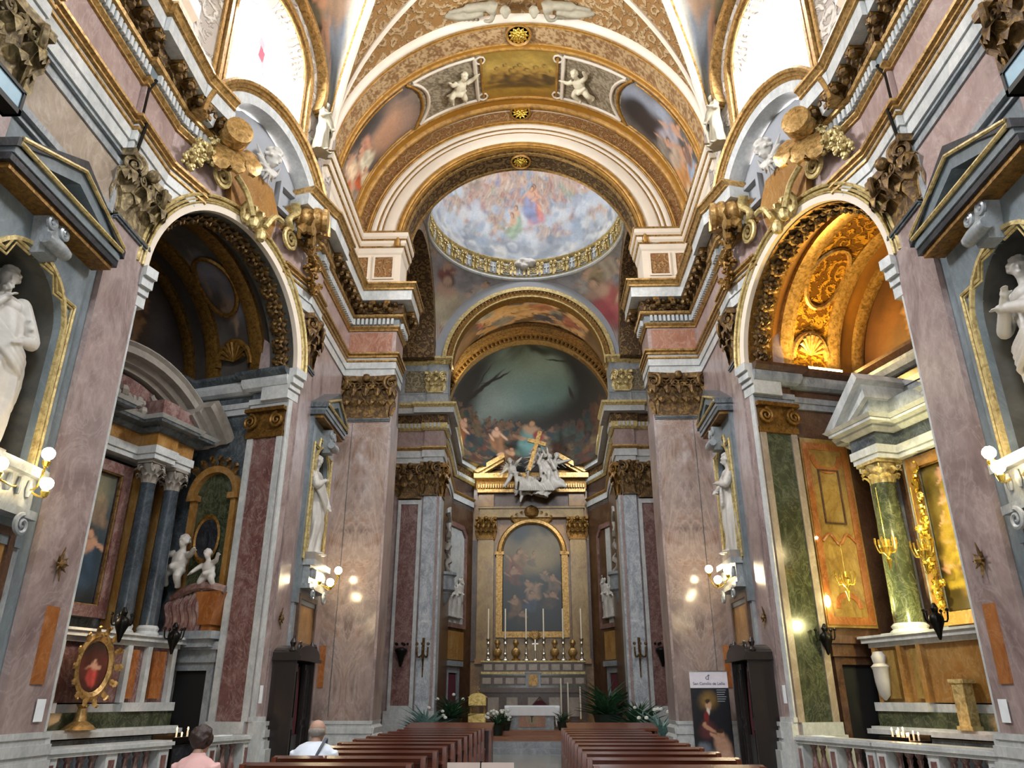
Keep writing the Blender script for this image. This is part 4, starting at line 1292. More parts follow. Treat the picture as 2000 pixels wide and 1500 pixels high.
# vault over the nave, cut by the window cells
def groin_drop(y, y0=12.45, hw=2.47):
    t = min(1.0, abs(y-y0)/hw)
    return 1.7*(1-math.sqrt(t*t+.012)/math.sqrt(1.012))
def groin(y): 
    x = VR-.02-groin_drop(y)
    return x, VZ+math.sqrt(max(0, VR*VR-x*x))
b = MB()
def fv(u, v):
    y = -4.0+v*19.0
    if 9.98 < y < 14.92: x, z = groin(y); am = math.asin(x/VR)
    else: am = PI/2
    return vpt(-am+2*am*u, y)
b.grid(fv, 64, 152)
struct(b.build('ceiling', 'relief'))
for s in (-1, 1):
    SMx = sm(s)
    wl = []; gl = []
    N = 40
    for i in range(N+1):
        y = 9.98+4.94*i/N
        x, z = groin(y); gl.append(Vector((-x, y, z)))
        u = -.25+4.95*i/N
        zz = 13.65+3.6*math.sqrt(max(0, 1-((u-2.22)/2.5)**2))
        q = frame(A0[0], A0[1], EX, EY, -1) @ Vector((u, .0, zz)); wl.append(q)
    cellp = Paint([(0, '#8f8c82'), (.4, '#86826f'), (.7, '#9c957c'), (1, '#857e6c')], 31+s, 1.6, .6)
    for a in ((.8, .5, .6, '#75808e', 0), (.62, .5, .6, '#a08670', .1), (.4, .5, .6, '#b8b098', -.1), (.2, .5, .6, '#8a94a8', .1)): cellp.fig(*a)
    def fc(u, v):
        t = u*N; k = min(N-1, int(t)); f = t-k
        p = gl[k].lerp(gl[k+1], f); q = wl[k].lerp(wl[k+1], f)
        r = p.lerp(q, v); r.z += .18*math.sin(PI*v)
        r = SMx @ r
        return (r.x, r.y, r.z)
    painted('ceiling', fc, 80, 24, cellp)['kind'] = 'structure'
    for off, rad, mt in ((.10, .11, 'creamw'), (.0, .05, 'gold')):
        b = MB(SMx)
        b.tube([(p.x+off*.6, p.y+(off*.6 if p.y > 12.45 else -off*.6), p.z-.03) for p in gl], rad, 8)
        struct(b.build('ceiling', mt))
    # second rib running up between groin and rim
    b = MB(SMx)
    pts = []
    for i in range(20):
        t = i/19
        xx = 4.75-3.2*t**1.15; yy = 14.97-1.75*t**1.1
        pts.append((-xx, yy, VZ+math.sqrt(max(0, (VR-.03)**2-xx*xx))))
    b.tube(pts, .07, 8)
    struct(b.build('ceiling', 'creamw'))
    b = MB(SMx)     # ledge closing the gap between walls and vault
    b.sweep([(-6.3, -3), (-6.3, 10.2), (-6.3, 15.3)], [(.0, 13.62), (1.55, 13.62)], back=0)
    # painted gilt arch over the window cell
    b = MB(W2(s)); 
    for r, o, w in ((1.78, .25, .10), (1.9, .2, .06)):
        b.arc([(r, .0), (r, o), (r+w, o), (r+w, 0)], (2.22, 15.1), -.35, PI+.3, 36)
    struct(b.build('trim_8', 'gold', angle=30))
# stucco figures reclining on the rim
for x0, sg in ((-1.0, 1), (1.1, -1)):
    bb = MB()
    z0 = VZ+math.sqrt(VR*VR-x0*x0)-.15
    bb.tube(quad_spline([(x0-sg*.8, 14.55, z0-.12), (x0-sg*.3, 14.5, z0-.05), (x0+sg*.2, 14.45, z0-.05), (x0+sg*.45, 14.5, z0-.1)], 5), [.06]*5+[.12]*6+[.17]*5, 10)
    bb.tube(quad_spline([(x0-sg*.9, 14.65, z0-.1), (x0-sg*.4, 14.7, z0-.12), (x0+sg*.1, 14.6, z0-.08)], 5), .09, 8)
    head(bb, (x0+sg*.68, 14.5, z0-.22), .3, 0, 0, False, 'curly')
    limb(bb, [(x0+sg*.4, 14.45, z0-.15), (x0+sg*.3, 14.75, z0-.2), (x0+sg*.1, 14.85, z0-.1)], [.07, .06, .04])
    for k in range(6): bb.tube(quad_spline([(x0-sg*.1*k, 14.6, z0), (x0-sg*.1*k-.1, 14.8, z0-.08), (x0-sg*.12*k-.05, 14.9, z0+.0)], 4), .04, 6)
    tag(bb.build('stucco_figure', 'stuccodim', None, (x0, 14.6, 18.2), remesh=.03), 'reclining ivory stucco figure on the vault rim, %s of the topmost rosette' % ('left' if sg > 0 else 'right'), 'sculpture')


# ------------------------------------------------------------------ crossing arch
CZ = 13.4
b = MB()
n = 48
P = arch_pts(0, CZ, 3.4, n)
for i in range(n):
    (xa, za), (xb, zb) = P[i], P[i+1]
    aa = PI-PI*i/n; ab = PI-PI*(i+1)/n
    oa = (5.2*math.cos(aa), 13.4+5.4*math.sin(aa)); ob = (5.2*math.cos(ab), 13.4+5.4*math.sin(ab))
    b.add([(xa, PY, za), (xb, PY, zb), (ob[0], PY, ob[1]), (oa[0], PY, oa[1]), (xa, 19.35, za), (xb, 19.35, zb), (ob[0], 19.35, ob[1]), (oa[0], 19.35, oa[1])],
          [(0, 1, 2, 3), (7, 6, 5, 4), (4, 5, 1, 0)])
struct(b.build('wall_arch', 'cream', angle=60))
for name, mt, items in (('trim_9', 'ochre', [(3.40, .16, .05), (3.45, .2, .1), (3.55, .17, .06), (4.0, .09, .03), (4.15, .08, .03), (4.36, .07, .06), (4.42, .1, .06), (4.84, .05, .12), (4.92, .09, .1)]),
                        ('trim_10', 'creamw', [(3.62, .13, .34), (3.97, .07, .04), (4.04, .09, .1), (4.19, .1, .15)])):
    b = MB()
    for r, o, w in items:
        b.arc([(r, 0), (r, -o+.02), (r+w*.3, -o), (r+w*.7, -o), (r+w, -o+.02), (r+w, 0)], (0, CZ+.12*(r > 4.8)), 0, PI, 64, v0=PY)
    struct(b.build(name, mt, angle=30))
b = MB(); b.arc([(4.48, 0), (4.48, -.03), (4.84, -.03), (4.84, 0)], (0, CZ+.05), 0, PI, 64, v0=PY)
struct(b.build('trim_11', 'reliefbrown', angle=60))
b = MB(); b.arc([(3.39, .0), (3.39, .85), (3.6, .85), (3.6, 0)], (0, CZ), 0, PI, 64, v0=PY)
struct(b.build('wall_arch', 'reliefdk', angle=60))
b = MB()
for y in (18.58, 19.28): b.arc([(3.36, -.05), (3.36, .05), (3.45, .05), (3.45, -.05)], (0, CZ), 0, PI, 64, v0=y)
struct(b.build('trim_9', 'gold', angle=30))

# ------------------------------------------------------------------ crossing: pendentives, ring, dome
XC, YC = .1, 22.75
hs = 3.48
PEN = []
R_ = random.Random(5)
for q in range(4):
    p = Paint([(0, '#706f75'), (.35, '#85828a'), (.7, '#77706f'), (1, '#8f8b8d')], 41+q, .9, .9)
    for k in range(16): p.blob(R_.uniform(.25, .75), R_.uniform(.02, .5), R_.uniform(.05, .1), R_.uniform(.03, .06), R_.choice(['#9aa0aa', '#858b97', '#aab0b8']), 0, .5, .8)
    for k in range(20): p.fig(.5+R_.uniform(-.5, .5)*(.25+k/26), .3+.66*k/20, R_.uniform(.13, .22), R_.choice(['#9a938c', '#8c6a60', '#aaa49c', '#7c7f8c', '#8a7a5e', '#7a4a46', '#a09488']), R_.uniform(-.7, .7), '#b59682', '#5c483c')
    p.fig(.5, .62, .42, ['#a04c50', '#b0a58c', '#8c4a4a', '#9a8a6a'][q], .2, '#b59682', '#5c483c')
    PEN.append(p)
def pen(U, V):
    P = np.array([fpen(u, v) for u, v in zip(U, V)])
    ang = np.arctan2(P[:, 1]-YC, P[:, 0]-XC) % (2*PI)
    q = np.minimum(3, (ang/(PI/2)).astype(int)); dlt = ang-(q+.5)*PI/2
    pu = .5+dlt*3.6/5.0; pv = (P[:, 2]-13.3)/3.6
    col = np.zeros((len(U), 3))
    for k in range(4):
        m = q == k
        col[m] = PEN[k].colors(pu[m], pv[m])
    return col
def fpen(u, v):
    a = 2*PI*u
    rb = hs/max(abs(math.cos(a)), abs(math.sin(a)))
    r = rb+(hs-rb)*v
    if rb > hs*1.4: r = min(r, hs*1.405)
    z = 13.35+math.sqrt(max(0, 2*hs*hs-r*r))
    return (XC+r*math.cos(a), YC+r*math.sin(a), z)
painted('ceiling', fpen, 320, 30, pen)['kind'] = 'structure'
# wall above the pendentive arches (behind them)
ring_z = 16.8
b = MB()
b.lathe([(hs+.02, 0), (hs-.05, .0), (hs-.09, .05), (hs-.05, .1), (hs-.06, .14), (hs-.03, .16)], 96, (XC, YC, ring_z), cap=False)
o = struct(b.build('trim_12', 'white', angle=30))
b = MB(); b.lathe([(hs-.02, .16), (hs-.08, .19), (hs-.02, .22), (hs+.02, .22), (hs+.02, .78), (hs-.04, .78), (hs-.1, .84), (hs-.12, .9), (hs-.06, .95)], 96, (XC, YC, ring_z), cap=False)
struct(b.build('trim_12', 'goldp', angle=30))
dr = thing('dome_drum_frieze', 'ring of gilded brackets and white crosses under the painted dome', 'frieze', (XC, YC, ring_z))
b = MB(); c = MB(); d = MB()
NB = 40
for i in range(NB):
    a = 2*PI*i/NB
    L = Matrix.Translation((XC, YC, ring_z)) @ Matrix.Rotation(a, 4, 'Z')
    for k in (-1, 1):
        b.box(hs-.1, hs, k*.085-.03, k*.085+.03, .24, .78, L)
        spiral(b, L @ T3(hs-.12, k*.085, .68, rz=PI/2), .07, 1.4, .025, .02)
        leaf(b, L @ T3(hs-.08, k*.085, .26, rz=PI/2), .1, .3, .08)
    a2 = a+PI/NB
    L = Matrix.Translation((XC, YC, ring_z)) @ Matrix.Rotation(a2, 4, 'Z')
    c.box(hs-.04, hs, -.16, .16, .25, .75, L)
    if i % 2 == 0:
        d = MB(L); d.box(hs-.07, hs-.03, -.025, .025, .3, .7); d.box(hs-.071, hs-.03, -.1, .1, .52, .58); d.build('cross', 'white', dr, smooth=False)
    else:
        for k in (-1, 1):
            spiral(b, L @ T3(hs-.06, k*.06, .4, rz=PI/2), .09, 1.6, .02, .02); spiral(b, L @ T3(hs-.06, k*.06, .6, rz=PI/2), .08, 1.6, .02, .02, sgn=-1)
        b.ball((hs-.06, 0, .5), .05, 6, L=L)
b.build('brackets', 'goldp', dr); c.build('panel_ring', 'greyveined', dr, smooth=False)
dome = Paint([(0, '#87919c'), (.12, '#9ba1a7'), (.3, '#a09894'), (.5, '#9c8a80'), (1, '#a58c78')], 51, 4.0, .9)
dome.op = .8
R_ = random.Random(9)
for i in range(420):
    u = R_.uniform(.05, .45); v = R_.betavariate(1.3, 3.2)*.42
    c = R_.choice(['#b2b7bc', '#8c949e', '#a6abb2', '#757f8b', '#c2c4c4', '#92979f', '#c8c6c0'])
    rr = R_.uniform(.005, .016)
    dome.blob(u, v, rr, rr*4*R_.uniform(.6, 1.0), c, R_.uniform(-.5, .5), .35, .9)
    dome.blob(u+.002, v-.014, rr*.8, rr*1.6, '#626c78', 0, .7, .5)
dome.op = .62
for i in range(420):
    u = R_.uniform(.05, .45); v = .16+.45*R_.random()**1.3
    dome.fig(u, v, R_.uniform(.05, .1), R_.choice(['#95706a', '#a88a78', '#b39f90', '#837f92', '#8b9486', '#aea89f', '#9a7c74', '#7c8b9c', '#a3957c', '#b5a394', '#9b8f8c']), R_.uniform(-.5, .5), '#b39684', '#6f5648')
dome.op = .85
for i in range(110):
    u = R_.uniform(.05, .45); v = R_.uniform(.1, .34); rr = R_.uniform(.005, .014)
    dome.blob(u, v, rr, rr*3, R_.choice(['#a8b2be', '#8d9bac', '#bcc2c8']), R_.uniform(-.5, .5), .5, .8)
# principal seated figure in a red robe, seen right of the axis
for a in ((.232, .36, .2, '#a8605c', 0), (.228, .33, .16, '#b47068', .1), (.238, .36, .18, '#7482a4', -.1), (.268, .26, .15, '#869c88', 0), (.274, .22, .14, '#8c9f86', .1)): dome.fig(*a)
def fdome(u, v):
    a = 2*PI*u; e = v*PI/2
    r = (hs-.06)*math.cos(e*.98)
    return (XC+r*math.cos(a), YC+r*math.sin(a), ring_z+.93+4.2*math.sin(e))
painted('ceiling', fdome, 900, 150, dome)['kind'] = 'structure'
# clouds modelled over the ring
b = MB()
for u, w in ((.25, .5), (.243, .35), (.257, .4)):
    a = 2*PI*u
    for k in range(9):
        aa = a+R_.uniform(-1, 1)*w*.14
        b.ball((XC+(hs-.1)*math.cos(aa), YC+(hs-.1)*math.sin(aa), ring_z+.7+R_.uniform(-.12, .25)), R_.uniform(.1, .2), 8, (1, 1, .7))
tag(b.build('stucco_cloud', 'statue', None, (XC, YC+hs, ring_z+.8), remesh=.03), 'small painted plaster cloud spilling over the ring under the dome', 'cloud')

# transept arms and side arches
for s in (-1, 1):
    b = MB(sm(s))
    b.box(-5.6, -5.3, 19.3, 26.3, 0, 16)
    struct(b.build('wall_'+SIDE[s], 'pink', smooth=False))
    b = MB(frame(-hs-.02+(-XC if s > 0 else XC), 0, 0, 1, s))
    b.arc([(3.0, -1.9), (3.0, .02), (3.5, .02), (3.5, -1.9)], (YC, 13.35), 0, PI, 40)
    struct(b.build('ceiling', 'reliefdk', angle=60))
    b = MB(sm(s))
    # respond behind the near pier, gilt edge strip and grey capital piece high up
    b.box(-4.6, -3.45, 19.35, 19.75, 0, 13.4)
    struct(b.build('wall_'+SIDE[s], 'brownmarble', smooth=False))
    b = MB(sm(s))
    b.box(-3.52, -3.40, 19.3, 19.5, 11.9, 16.2)
    struct(b.build('trim_13', 'ochre', smooth=False))

# ------------------------------------------------------------------ far piers and sanctuary arch
XS = .15; FY = 26.2
def fx(s, x): return XS + (x if s < 0 else -x)
for s in (-1, 1):
    nm = SIDE[s]
    FM = Matrix.Translation((XS, 0, 0)) @ sm(s)
    b = MB(FM)
    b.box(-6.0, -3.25, FY, FY+1.3, 0, 13.4)
    struct(b.build('wall_'+nm, 'pink', smooth=False))
    lab = 'grey white veined marble pilaster at the %s side of the sanctuary arch' % nm
    t = thing('pilaster', lab, 'pilaster', tuple(FM @ Vector((-3.45, FY, 0))))
    b = MB(FM); b.box(-3.72, -3.3, FY-.1, FY, 1.2, 8.15); b.build('shaft', 'whitevein', t, smooth=False)
    b = MB(FM); b.box(-3.30, -3.1, FY-.02, FY+.7, 1.2, 8.15); b.build('return_shaft', 'whitevein', t, smooth=False)
    b = MB(FM); b.box(-3.26, -3.17, FY-.05, FY, 1.2, 8.15); b.build('edge', 'rose', t, smooth=False)
    b = MB(FM)
    for z0, z1, o in ((0, .8, .2), (.8, .95, .14), (.95, 1.1, .1), (1.1, 1.2, .05)): b.box(-3.75-o, -3.1+o*.4, FY-.12-o, FY+.7, z0, z1)
    b.build('base', 'white', t, smooth=False)
    F = Matrix.Translation((XS, 0, 0)) @ sm(s) @ frame(0, FY, 1, 0, -1)
    capital(F, -3.74, -3.3, 0, .14, 8.15, 1.2, 'bronze', t, n=2)
    F2 = Matrix.Translation((XS, 0, 0)) @ sm(s) @ frame(-3.1, 0, 0, 1, -1)
    capital(F2, FY+.05, FY+.6, -.1, .1, 8.15, 1.2, 'golddk', t, n=2, name='return_capital')
    t = thing('pilaster', 'framed rose marble pilaster behind the broad %s crossing pier' % nm, 'pilaster', tuple(FM @ Vector((-4.1, FY, 0))))
    b = MB(FM); b.box(-4.6, -3.78, FY-.06, FY, 1.2, 8.0); b.build('shaft', 'redmarble', t, smooth=False)
    b = MB(FM); b.ring([(-4.6, 1.2), (-3.78, 1.2), (-3.78, 8.0), (-4.6, 8.0)], [(-4.5, 1.35), (-3.9, 1.35), (-3.9, 7.85), (-4.5, 7.85)], FY-.1, FY-.05); b.build('frame', 'white', t, smooth=False)
    b = MB(FM)
    for z0, z1, o in ((0, .8, .16), (.8, .95, .1), (.95, 1.2, .05)): b.box(-4.7, -3.75+o*.4, FY-.1-o, FY, z0, z1)
    b.build('base', 'white', t, smooth=False)
    capital(F, -4.6, -3.85, 0, .1, 8.05, 1.25, 'bronze', t, n=2)
    # small black wall candle holder and wall light
    b = MB(FM)
    b.lathe([(.03, -.5), (.12, -.2), (.22, .0), (.2, .05), (.08, .1)], 10, (-4.2, FY-.3, 3.0)); b.box(-4.22, -4.18, FY-.3, FY-.05, 3.0, 3.05)
    for k in range(5):
        a = k*2*PI/5; b.ball((-4.2+.2*math.cos(a), FY-.3+.2*math.sin(a), 3.2), .05, 6)
    tag(b.build('wall_lantern', 'iron', None, tuple(FM @ Vector((-4.2, FY-.3, 3)))), 'black hanging sanctuary lamp in front of the framed pilaster, %s of the altar' % nm, 'lamp')
    b = MB(FM)
    for k in (-1, 0, 1):
        b.tube(quad_spline([(-3.5, FY-.15, 2.9), (-3.5+k*.15, FY-.35, 2.8), (-3.5+k*.18, FY-.38, 3.1)], 4), .03, 6); b.ball((-3.5+k*.18, FY-.38, 3.2), .055, 6)
    b.tube([(-3.5, FY-.13, 3.4), (-3.5, FY-.13, 2.2)], [.05, .02], 6)
    tag(b.build('candle_bracket', 'bronze', None, tuple(FM @ Vector((-3.5, FY-.2, 3)))), 'branched bronze candle bracket on the grey pilaster %s of the sanctuary arch' % nm, 'bracket')

    # sanctuary entablature: runs along the far pier and into the sanctuary
    ent = thing('trim_14', None, None, tuple(FM @ Vector((-3.2, FY, 9.4)))); ent['kind'] = 'structure'
    path = [(-6.0, FY-.05), (-3.78, FY-.05), (-3.78, FY-.16), (-3.08, FY-.16), (-3.08, FY+.75), (-3.2, FY+.75), (-3.2, 28.0), (-3.3, 31.2), (-3.35, 32.2), (-2.6, 34.0)]
    path2 = path + [(-2.6, 34.15), (-1.6, 34.15), (-1.6, 34.3), (0, 34.3)]
    for name, mt, prof in (('architrave', 'white', [(0, 9.35), (0, 9.55), (.05, 9.55), (.05, 9.8)]), ('architrave_moulding', 'gold', [(.05, 9.8), (.12, 9.88), (.12, 9.93)]),
                           ('frieze', 'rose', [(0, 9.93), (0, 10.55)]), ('dentil_course', 'goldp', [(.05, 10.55), (.12, 10.62), (.12, 10.82)]), ('soffit', 'reliefdk', [(.14, 10.82), (.14, 11.12)]),
                           ('corona', 'white', [(.38, 11.12), (.38, 11.32)]), ('cymatium', 'goldp', [(.38, 11.32), (.46, 11.42), (.46, 11.5)])):
        b = MB(FM); b.sweep(path, prof, back=-.25); b.build(name, mt, ent, smooth=False)
    b = MB(FM)
    for i in range(len(path)-1):
        a, c = Vector(path[i]), Vector(path[i+1]); Ln = (c-a).length
        if Ln < .5: continue
        dd = (c-a)/Ln; nn = Vector((dd.y, -dd.x)); k = int(Ln/.15)
        for j in range(k):
            p = a+dd*(.15*(j+.5))
            b.box(-.04, .04, .1, .17, 10.64, 10.8, Matrix(((dd.x, nn.x, 0, p.x), (dd.y, nn.y, 0, p.y), (0, 0, 1, 0), (0, 0, 0, 1))))
    b.build('dentils', 'white', ent, smooth=False)
    # short upper order between the cornice and the arch spring
    b = MB(FM)
    b.sweep([(-6, FY), (-3.75, FY), (-3.75, FY-.06), (-3.02, FY-.06), (-3.02, FY+.7)], [(.03, 11.5), (.03, 12.0), (.05, 12.02), (.015, 12.06), (.015, 13.2)], back=-.4)
    struct(b.build('trim_15', 'greyveined', smooth=False))
    b = MB(FM)
    b.sweep([(-6, FY), (-3.75, FY), (-3.75, FY-.06), (-3.02, FY-.06), (-3.02, FY+.7)], [(.0, 13.2), (.08, 13.26), (.04, 13.32), (.14, 13.42), (.14, 13.5)], back=-.4)
    struct(b.build('trim_15', 'goldp', smooth=False))
    b = MB(FM); b.box(-4.6, -3.8, FY-.05, FY, 12.1, 12.95); struct(b.build('trim_15', 'reliefgrey', smooth=False))
    capital(F, -3.72, -3.2, .0, .1, 12.05, .8, 'goldp', None, wpt(F, -3.4, .1, 12.05), n=2)
for o in [o for o in bpy.data.objects if o.name.startswith('capital') and o.parent is None]:
    sd = 'left' if o.location.x < 0 else 'right'
    tag(o, 'small gilt capital above the cornice at the %s foot of the sanctuary arch' % sd, 'capital'); 
# far wall plane above the arch (behind pendentive)
AZS = 13.2
b = MB()
b.mtx = Matrix.Translation((XS, FY, 0))
archwall(b, -5.5, 5.5, 13.4, 17.2, 0, AZS, 3.08, .0, .5)
struct(b.build('wall_far', 'greyplaster', smooth=False))
b = MB(Matrix.Translation((XS, FY, 0)))
for r, o, w in ((2.86, .1, .04), (3.12, .14, .07), (3.19, .11, .09)): b.arc([(r, 0), (r, -o), (r+w, -o), (r+w, 0)], (0, AZS), 0, PI, 56)
struct(b.build('trim_16', 'goldp', angle=30))
b = MB(Matrix.Translation((XS, FY, 0)))
b.arc([(2.86, .4), (2.86, -.06), (3.14, -.06), (3.14, .4)], (0, AZS), 0, PI, 56)
for i in range(64):
    a = PI*(i+.5)/64
    leaf(b, T3(3.0*math.cos(a), -.05, AZS+3.0*math.sin(a), rx=PI/2*0, ry=-a+PI/2) @ Matrix.Rotation(PI, 4, 'Z') @ T3(0, 0, -.13), .12, .26, .08)
struct(b.build('trim_16', 'golddk', angle=50))
# painted barrel of the sanctuary
san = Paint([(0, '#3d3027'), (.3, '#57442f'), (.6, '#6d5238'), (1, '#5a4630')], 61, 3.0, .6)
R_ = random.Random(4)
for i in range(46): san.fig(R_.uniform(.3, .72), R_.uniform(.15, .85), R_.uniform(.25, .4), R_.choice(['#a06a4a', '#b08a5a', '#7f7a72', '#94584a', '#8f8a80', '#c09a72', '#4c4a54']), R_.uniform(-.6, .6), '#c29a70', '#4a3422')
SR = 3.2
painted('ceiling', lambda u, v: (XS-SR*math.cos(PI*u), FY+.3+v*2.3, AZS-.25+SR*math.sin(PI*u)), 220, 30, san)['kind'] = 'structure'
b = MB(Matrix.Translation((XS, 0, 0)))
b.box(-3.4, -3.2, FY+.7, 28.5, 0, 13.0); b.box(3.2, 3.4, FY+.7, 28.5, 0, 13.0)
struct(b.build('wall_far', 'brownmarble', smooth=False))
# inner arch in front of the apse
IZ, IR, IY = 11.95, 3.3, 28.45
b = MB(Matrix.Translation((XS+.03, IY, 0)))
for r, o, w in ((IR+.0, .12, .06), (IR+.2, .16, .08), (IR+.28, .2, .14), (IR+.42, .14, .2)): b.arc([(r, .3), (r, -o), (r+w, -o+.03), (r+w, .3)], (0, IZ), -.1, PI+.1, 56)
struct(b.build('trim_17', 'gold', angle=30))
b = MB(Matrix.Translation((XS+.03, IY, 0)))
for i in range(58):
    a = PI*(i+.5)/58
    b.ball(((IR+.13)*math.cos(a), -.1, IZ+(IR+.13)*math.sin(a)), .055, 6, (1, 1, 1)); 
    leaf(b, T3((IR+.03)*math.cos(a), -.1, IZ+(IR+.03)*math.sin(a), ry=PI/2-a) @ Matrix.Rotation(PI, 4, 'Z'), .12, .18, .07)
struct(b.build('trim_17', 'golddk'))
b = MB(Matrix.Translation((XS, IY+.1, 0)))
archwall(b, -4.4, 4.4, 11.5, 17.0, 0, IZ, IR+.02, 0, .3)
struct(b.build('wall_far', 'golddk', smooth=False))
b = MB(Matrix.Translation((XS, 0, 0)))
b.box(-3.7, -3.3, 28.4, 31.2, 0, 11.6); b.box(3.3, 3.7, 28.4, 31.2, 0, 11.6)
for sg in (-1, 1):
    P = [(3.3, 31.2), (3.35, 32.2), (2.6, 34.0), (2.6, 34.6), (3.9, 34.6), (3.9, 31.2)]
    k = len(P)
    vs = [(sg*p[0], p[1], 0) for p in P] + [(sg*p[0], p[1], 11.6) for p in P]
    b.add(vs, [tuple(range(k)), tuple(range(2*k-1, k-1, -1))]+[(i, i+k, (i+1) % k+k, (i+1) % k) for i in range(k)])
struct(b.build('wall_far', 'brownmarble', smooth=False))
# conch fresco
con = Paint([(0, '#231c18'), (.2, '#30261f'), (.42, '#40423a'), (.55, '#565f58'), (.75, '#5f6c66'), (.9, '#3e443e'), (1, '#2c2e28')], 71, 1.25, .55)
con.blob(.5, .72, .25, .12, '#7f9088', .2, .8, .8).blob(.42, .6, .2, .1, '#6f807c', 0, .8, .7).blob(.62, .6, .18, .1, '#5c7470', 0, .8, .7).blob(.3, .5, .1, .12, '#8a948c', 0, .8, .6)
con.blob(.86, .55, .1, .4, '#15120f', -.3, .6).blob(.72, .4, .3, .12, '#1d1813', 0, .6).blob(.12, .5, .08, .3, '#28201a', .2, .6).blob(.6, .93, .3, .05, '#23241f', -.3, .6)
con.blob(.2, .55, .012, .2, '#241a12', -.5, .3).blob(.26, .66, .006, .12, '#2a2018', -.9, .3).blob(.17, .64, .005, .1, '#2a2018', .1, .3).blob(.8, .76, .006, .14, '#1d1a14', 1.2, .3).blob(.74, .56, .01, .05, '#241d15', 0, .4)
R_ = random.Random(12)
for i in range(300):
    u = R_.uniform(.04, .96); v = R_.uniform(.04, .40)
    con.fig(u, v, R_.uniform(.05, .1), R_.choice(['#45261c', '#2d3833', '#4f3820', '#5c2e22', '#22282d', '#3a2c20', '#28312c', '#54442c']), R_.uniform(-.4, .4), '#6a4c36' if u < .6 else '#3e2c22', '#1e140e')
con.fig(.51, .33, .2, '#557c78', 0, '#a07a5c').blob(.545, .35, .022, .04, '#7c2e28', .3, .4).fig(.36, .3, .13, '#7a5030', -.2).fig(.17, .26, .15, '#8a5028', .3).fig(.4, .2, .13, '#86603a', .5)
def fcon(u, v):
    # lower part vertical drum, upper part a half dome
    a = PI*(1-u)
    rx, ry = 3.55, 4.6
    if v < .2: e = 0; z = 11.3+v/.2*.65
    else: e = (v-.2)/.8*PI/2; z = 11.95+3.55*math.sin(e)
    return (XS+rx*math.cos(a)*math.cos(e), 28.75+(ry+.95)*math.sin(a)*math.cos(e), z)
painted('ceiling', fcon, 330, 170, con)['kind'] = 'structure'

# ------------------------------------------------------------------ camera
cd = bpy.data.cameras.new('camera'); cam = bpy.data.objects.new('camera', cd); COL.objects.link(cam)
FPX, YH, VX = 1484.0, 1362.0, 1044.0
th = math.atan((YH-750)/FPX); psi = math.atan((VX-1000)/(FPX/math.cos(th)))
cam.location = (.25, 0, 1.6)
cam.rotation_euler = (PI/2+th, 0, psi)
cd.sensor_fit = 'HORIZONTAL'; cd.sensor_width = 36.0; cd.lens = FPX/2000*36.0
cd.clip_start = .05; cd.clip_end = 200
S.camera = cam
try:
    S.cycles.max_bounces = 7; S.cycles.diffuse_bounces = 3; S.cycles.glossy_bounces = 3
except Exception: pass

# ------------------------------------------------------------------ enclosure behind the camera, light
b = MB(); b.box(-6.5, 6.5, -3.2, -3.0, 0, 18.6); struct(b.build('wall_back', 'creamw', smooth=False))
def area(name, loc, target, sx, sy, power, col):
    l = bpy.data.lights.new(name, 'AREA'); l.shape = 'RECTANGLE'; l.size = sx; l.size_y = sy; l.energy = power; l.color = col
    o = bpy.data.objects.new(name, l); COL.objects.link(o); o.location = loc
    o.rotation_euler = (Vector(target)-Vector(loc)).to_track_quat('-Z', 'Y').to_euler()
    return o
def point(name, loc, power, col, r=.05):
    l = bpy.data.lights.new(name, 'POINT'); l.energy = power; l.color = col; l.shadow_soft_size = r
    o = bpy.data.objects.new(name, l); COL.objects.link(o); o.location = loc; return o
def spot(name, loc, target, power, col, ang=60, r=.1, blend=.6):
    l = bpy.data.lights.new(name, 'SPOT'); l.energy = power; l.color = col; l.shadow_soft_size = r; l.spot_size = math.radians(ang); l.spot_blend = blend
    o = bpy.data.objects.new(name, l); COL.objects.link(o); o.location = loc
    o.rotation_euler = (Vector(target)-Vector(loc)).to_track_quat('-Z', 'Y').to_euler(); return o
DAY = (.93, .96, 1.0)
for s in (-1, 1):
    p = wpt(W2(s), 2.22, -.24, 14.2); q = wpt(W2(s), 2.6, 6, 11.5)
    area('daylight_window', p, q, 2.1, 3.2, 1700 if s < 0 else 1350, DAY)
    area('daylight_front_bay', (s*5.6, 3.5, 15.2), (-s*3, 9, 10), 2.2, 3.2, 350, DAY)
area('daylight_facade', (0, -2.8, 12.5), (0, 14, 8), 4.0, 5.5, 1500, (.86, .93, 1.0))
area('daylight_doors', (0, -2.7, 2.6), (0, 20, 3), 3.0, 3.6, 160, (.9, .95, 1.0))
area('daylight_lantern', (XC, YC, 21.6), (XC, YC, 0), 1.8, 1.8, 260, DAY)
point('fill_dome', (XC, YC-1.2, 19.6), 48, (1, .98, .94), .6)  # added point light, hidden behind the near arch, brightens the dome fresco
area('daylight_sanctuary', (XS-2.95, 27.4, 13.1), (XS+3, 27.5, 14.4), .9, 1.2, 110, (1.0, .88, .6))
W = bpy.data.worlds.new('world'); S.world = W; W.use_nodes = True
W.node_tree.nodes['Background'].inputs[0].default_value = (.8, .88, 1, 1); W.node_tree.nodes['Background'].inputs[1].default_value = .3
S.view_settings.view_transform = 'Standard'; S.view_settings.look = 'None'; S.view_settings.gamma = 1.0; S.view_settings.use_curve_mapping = False
S.view_settings.exposure = 0.75
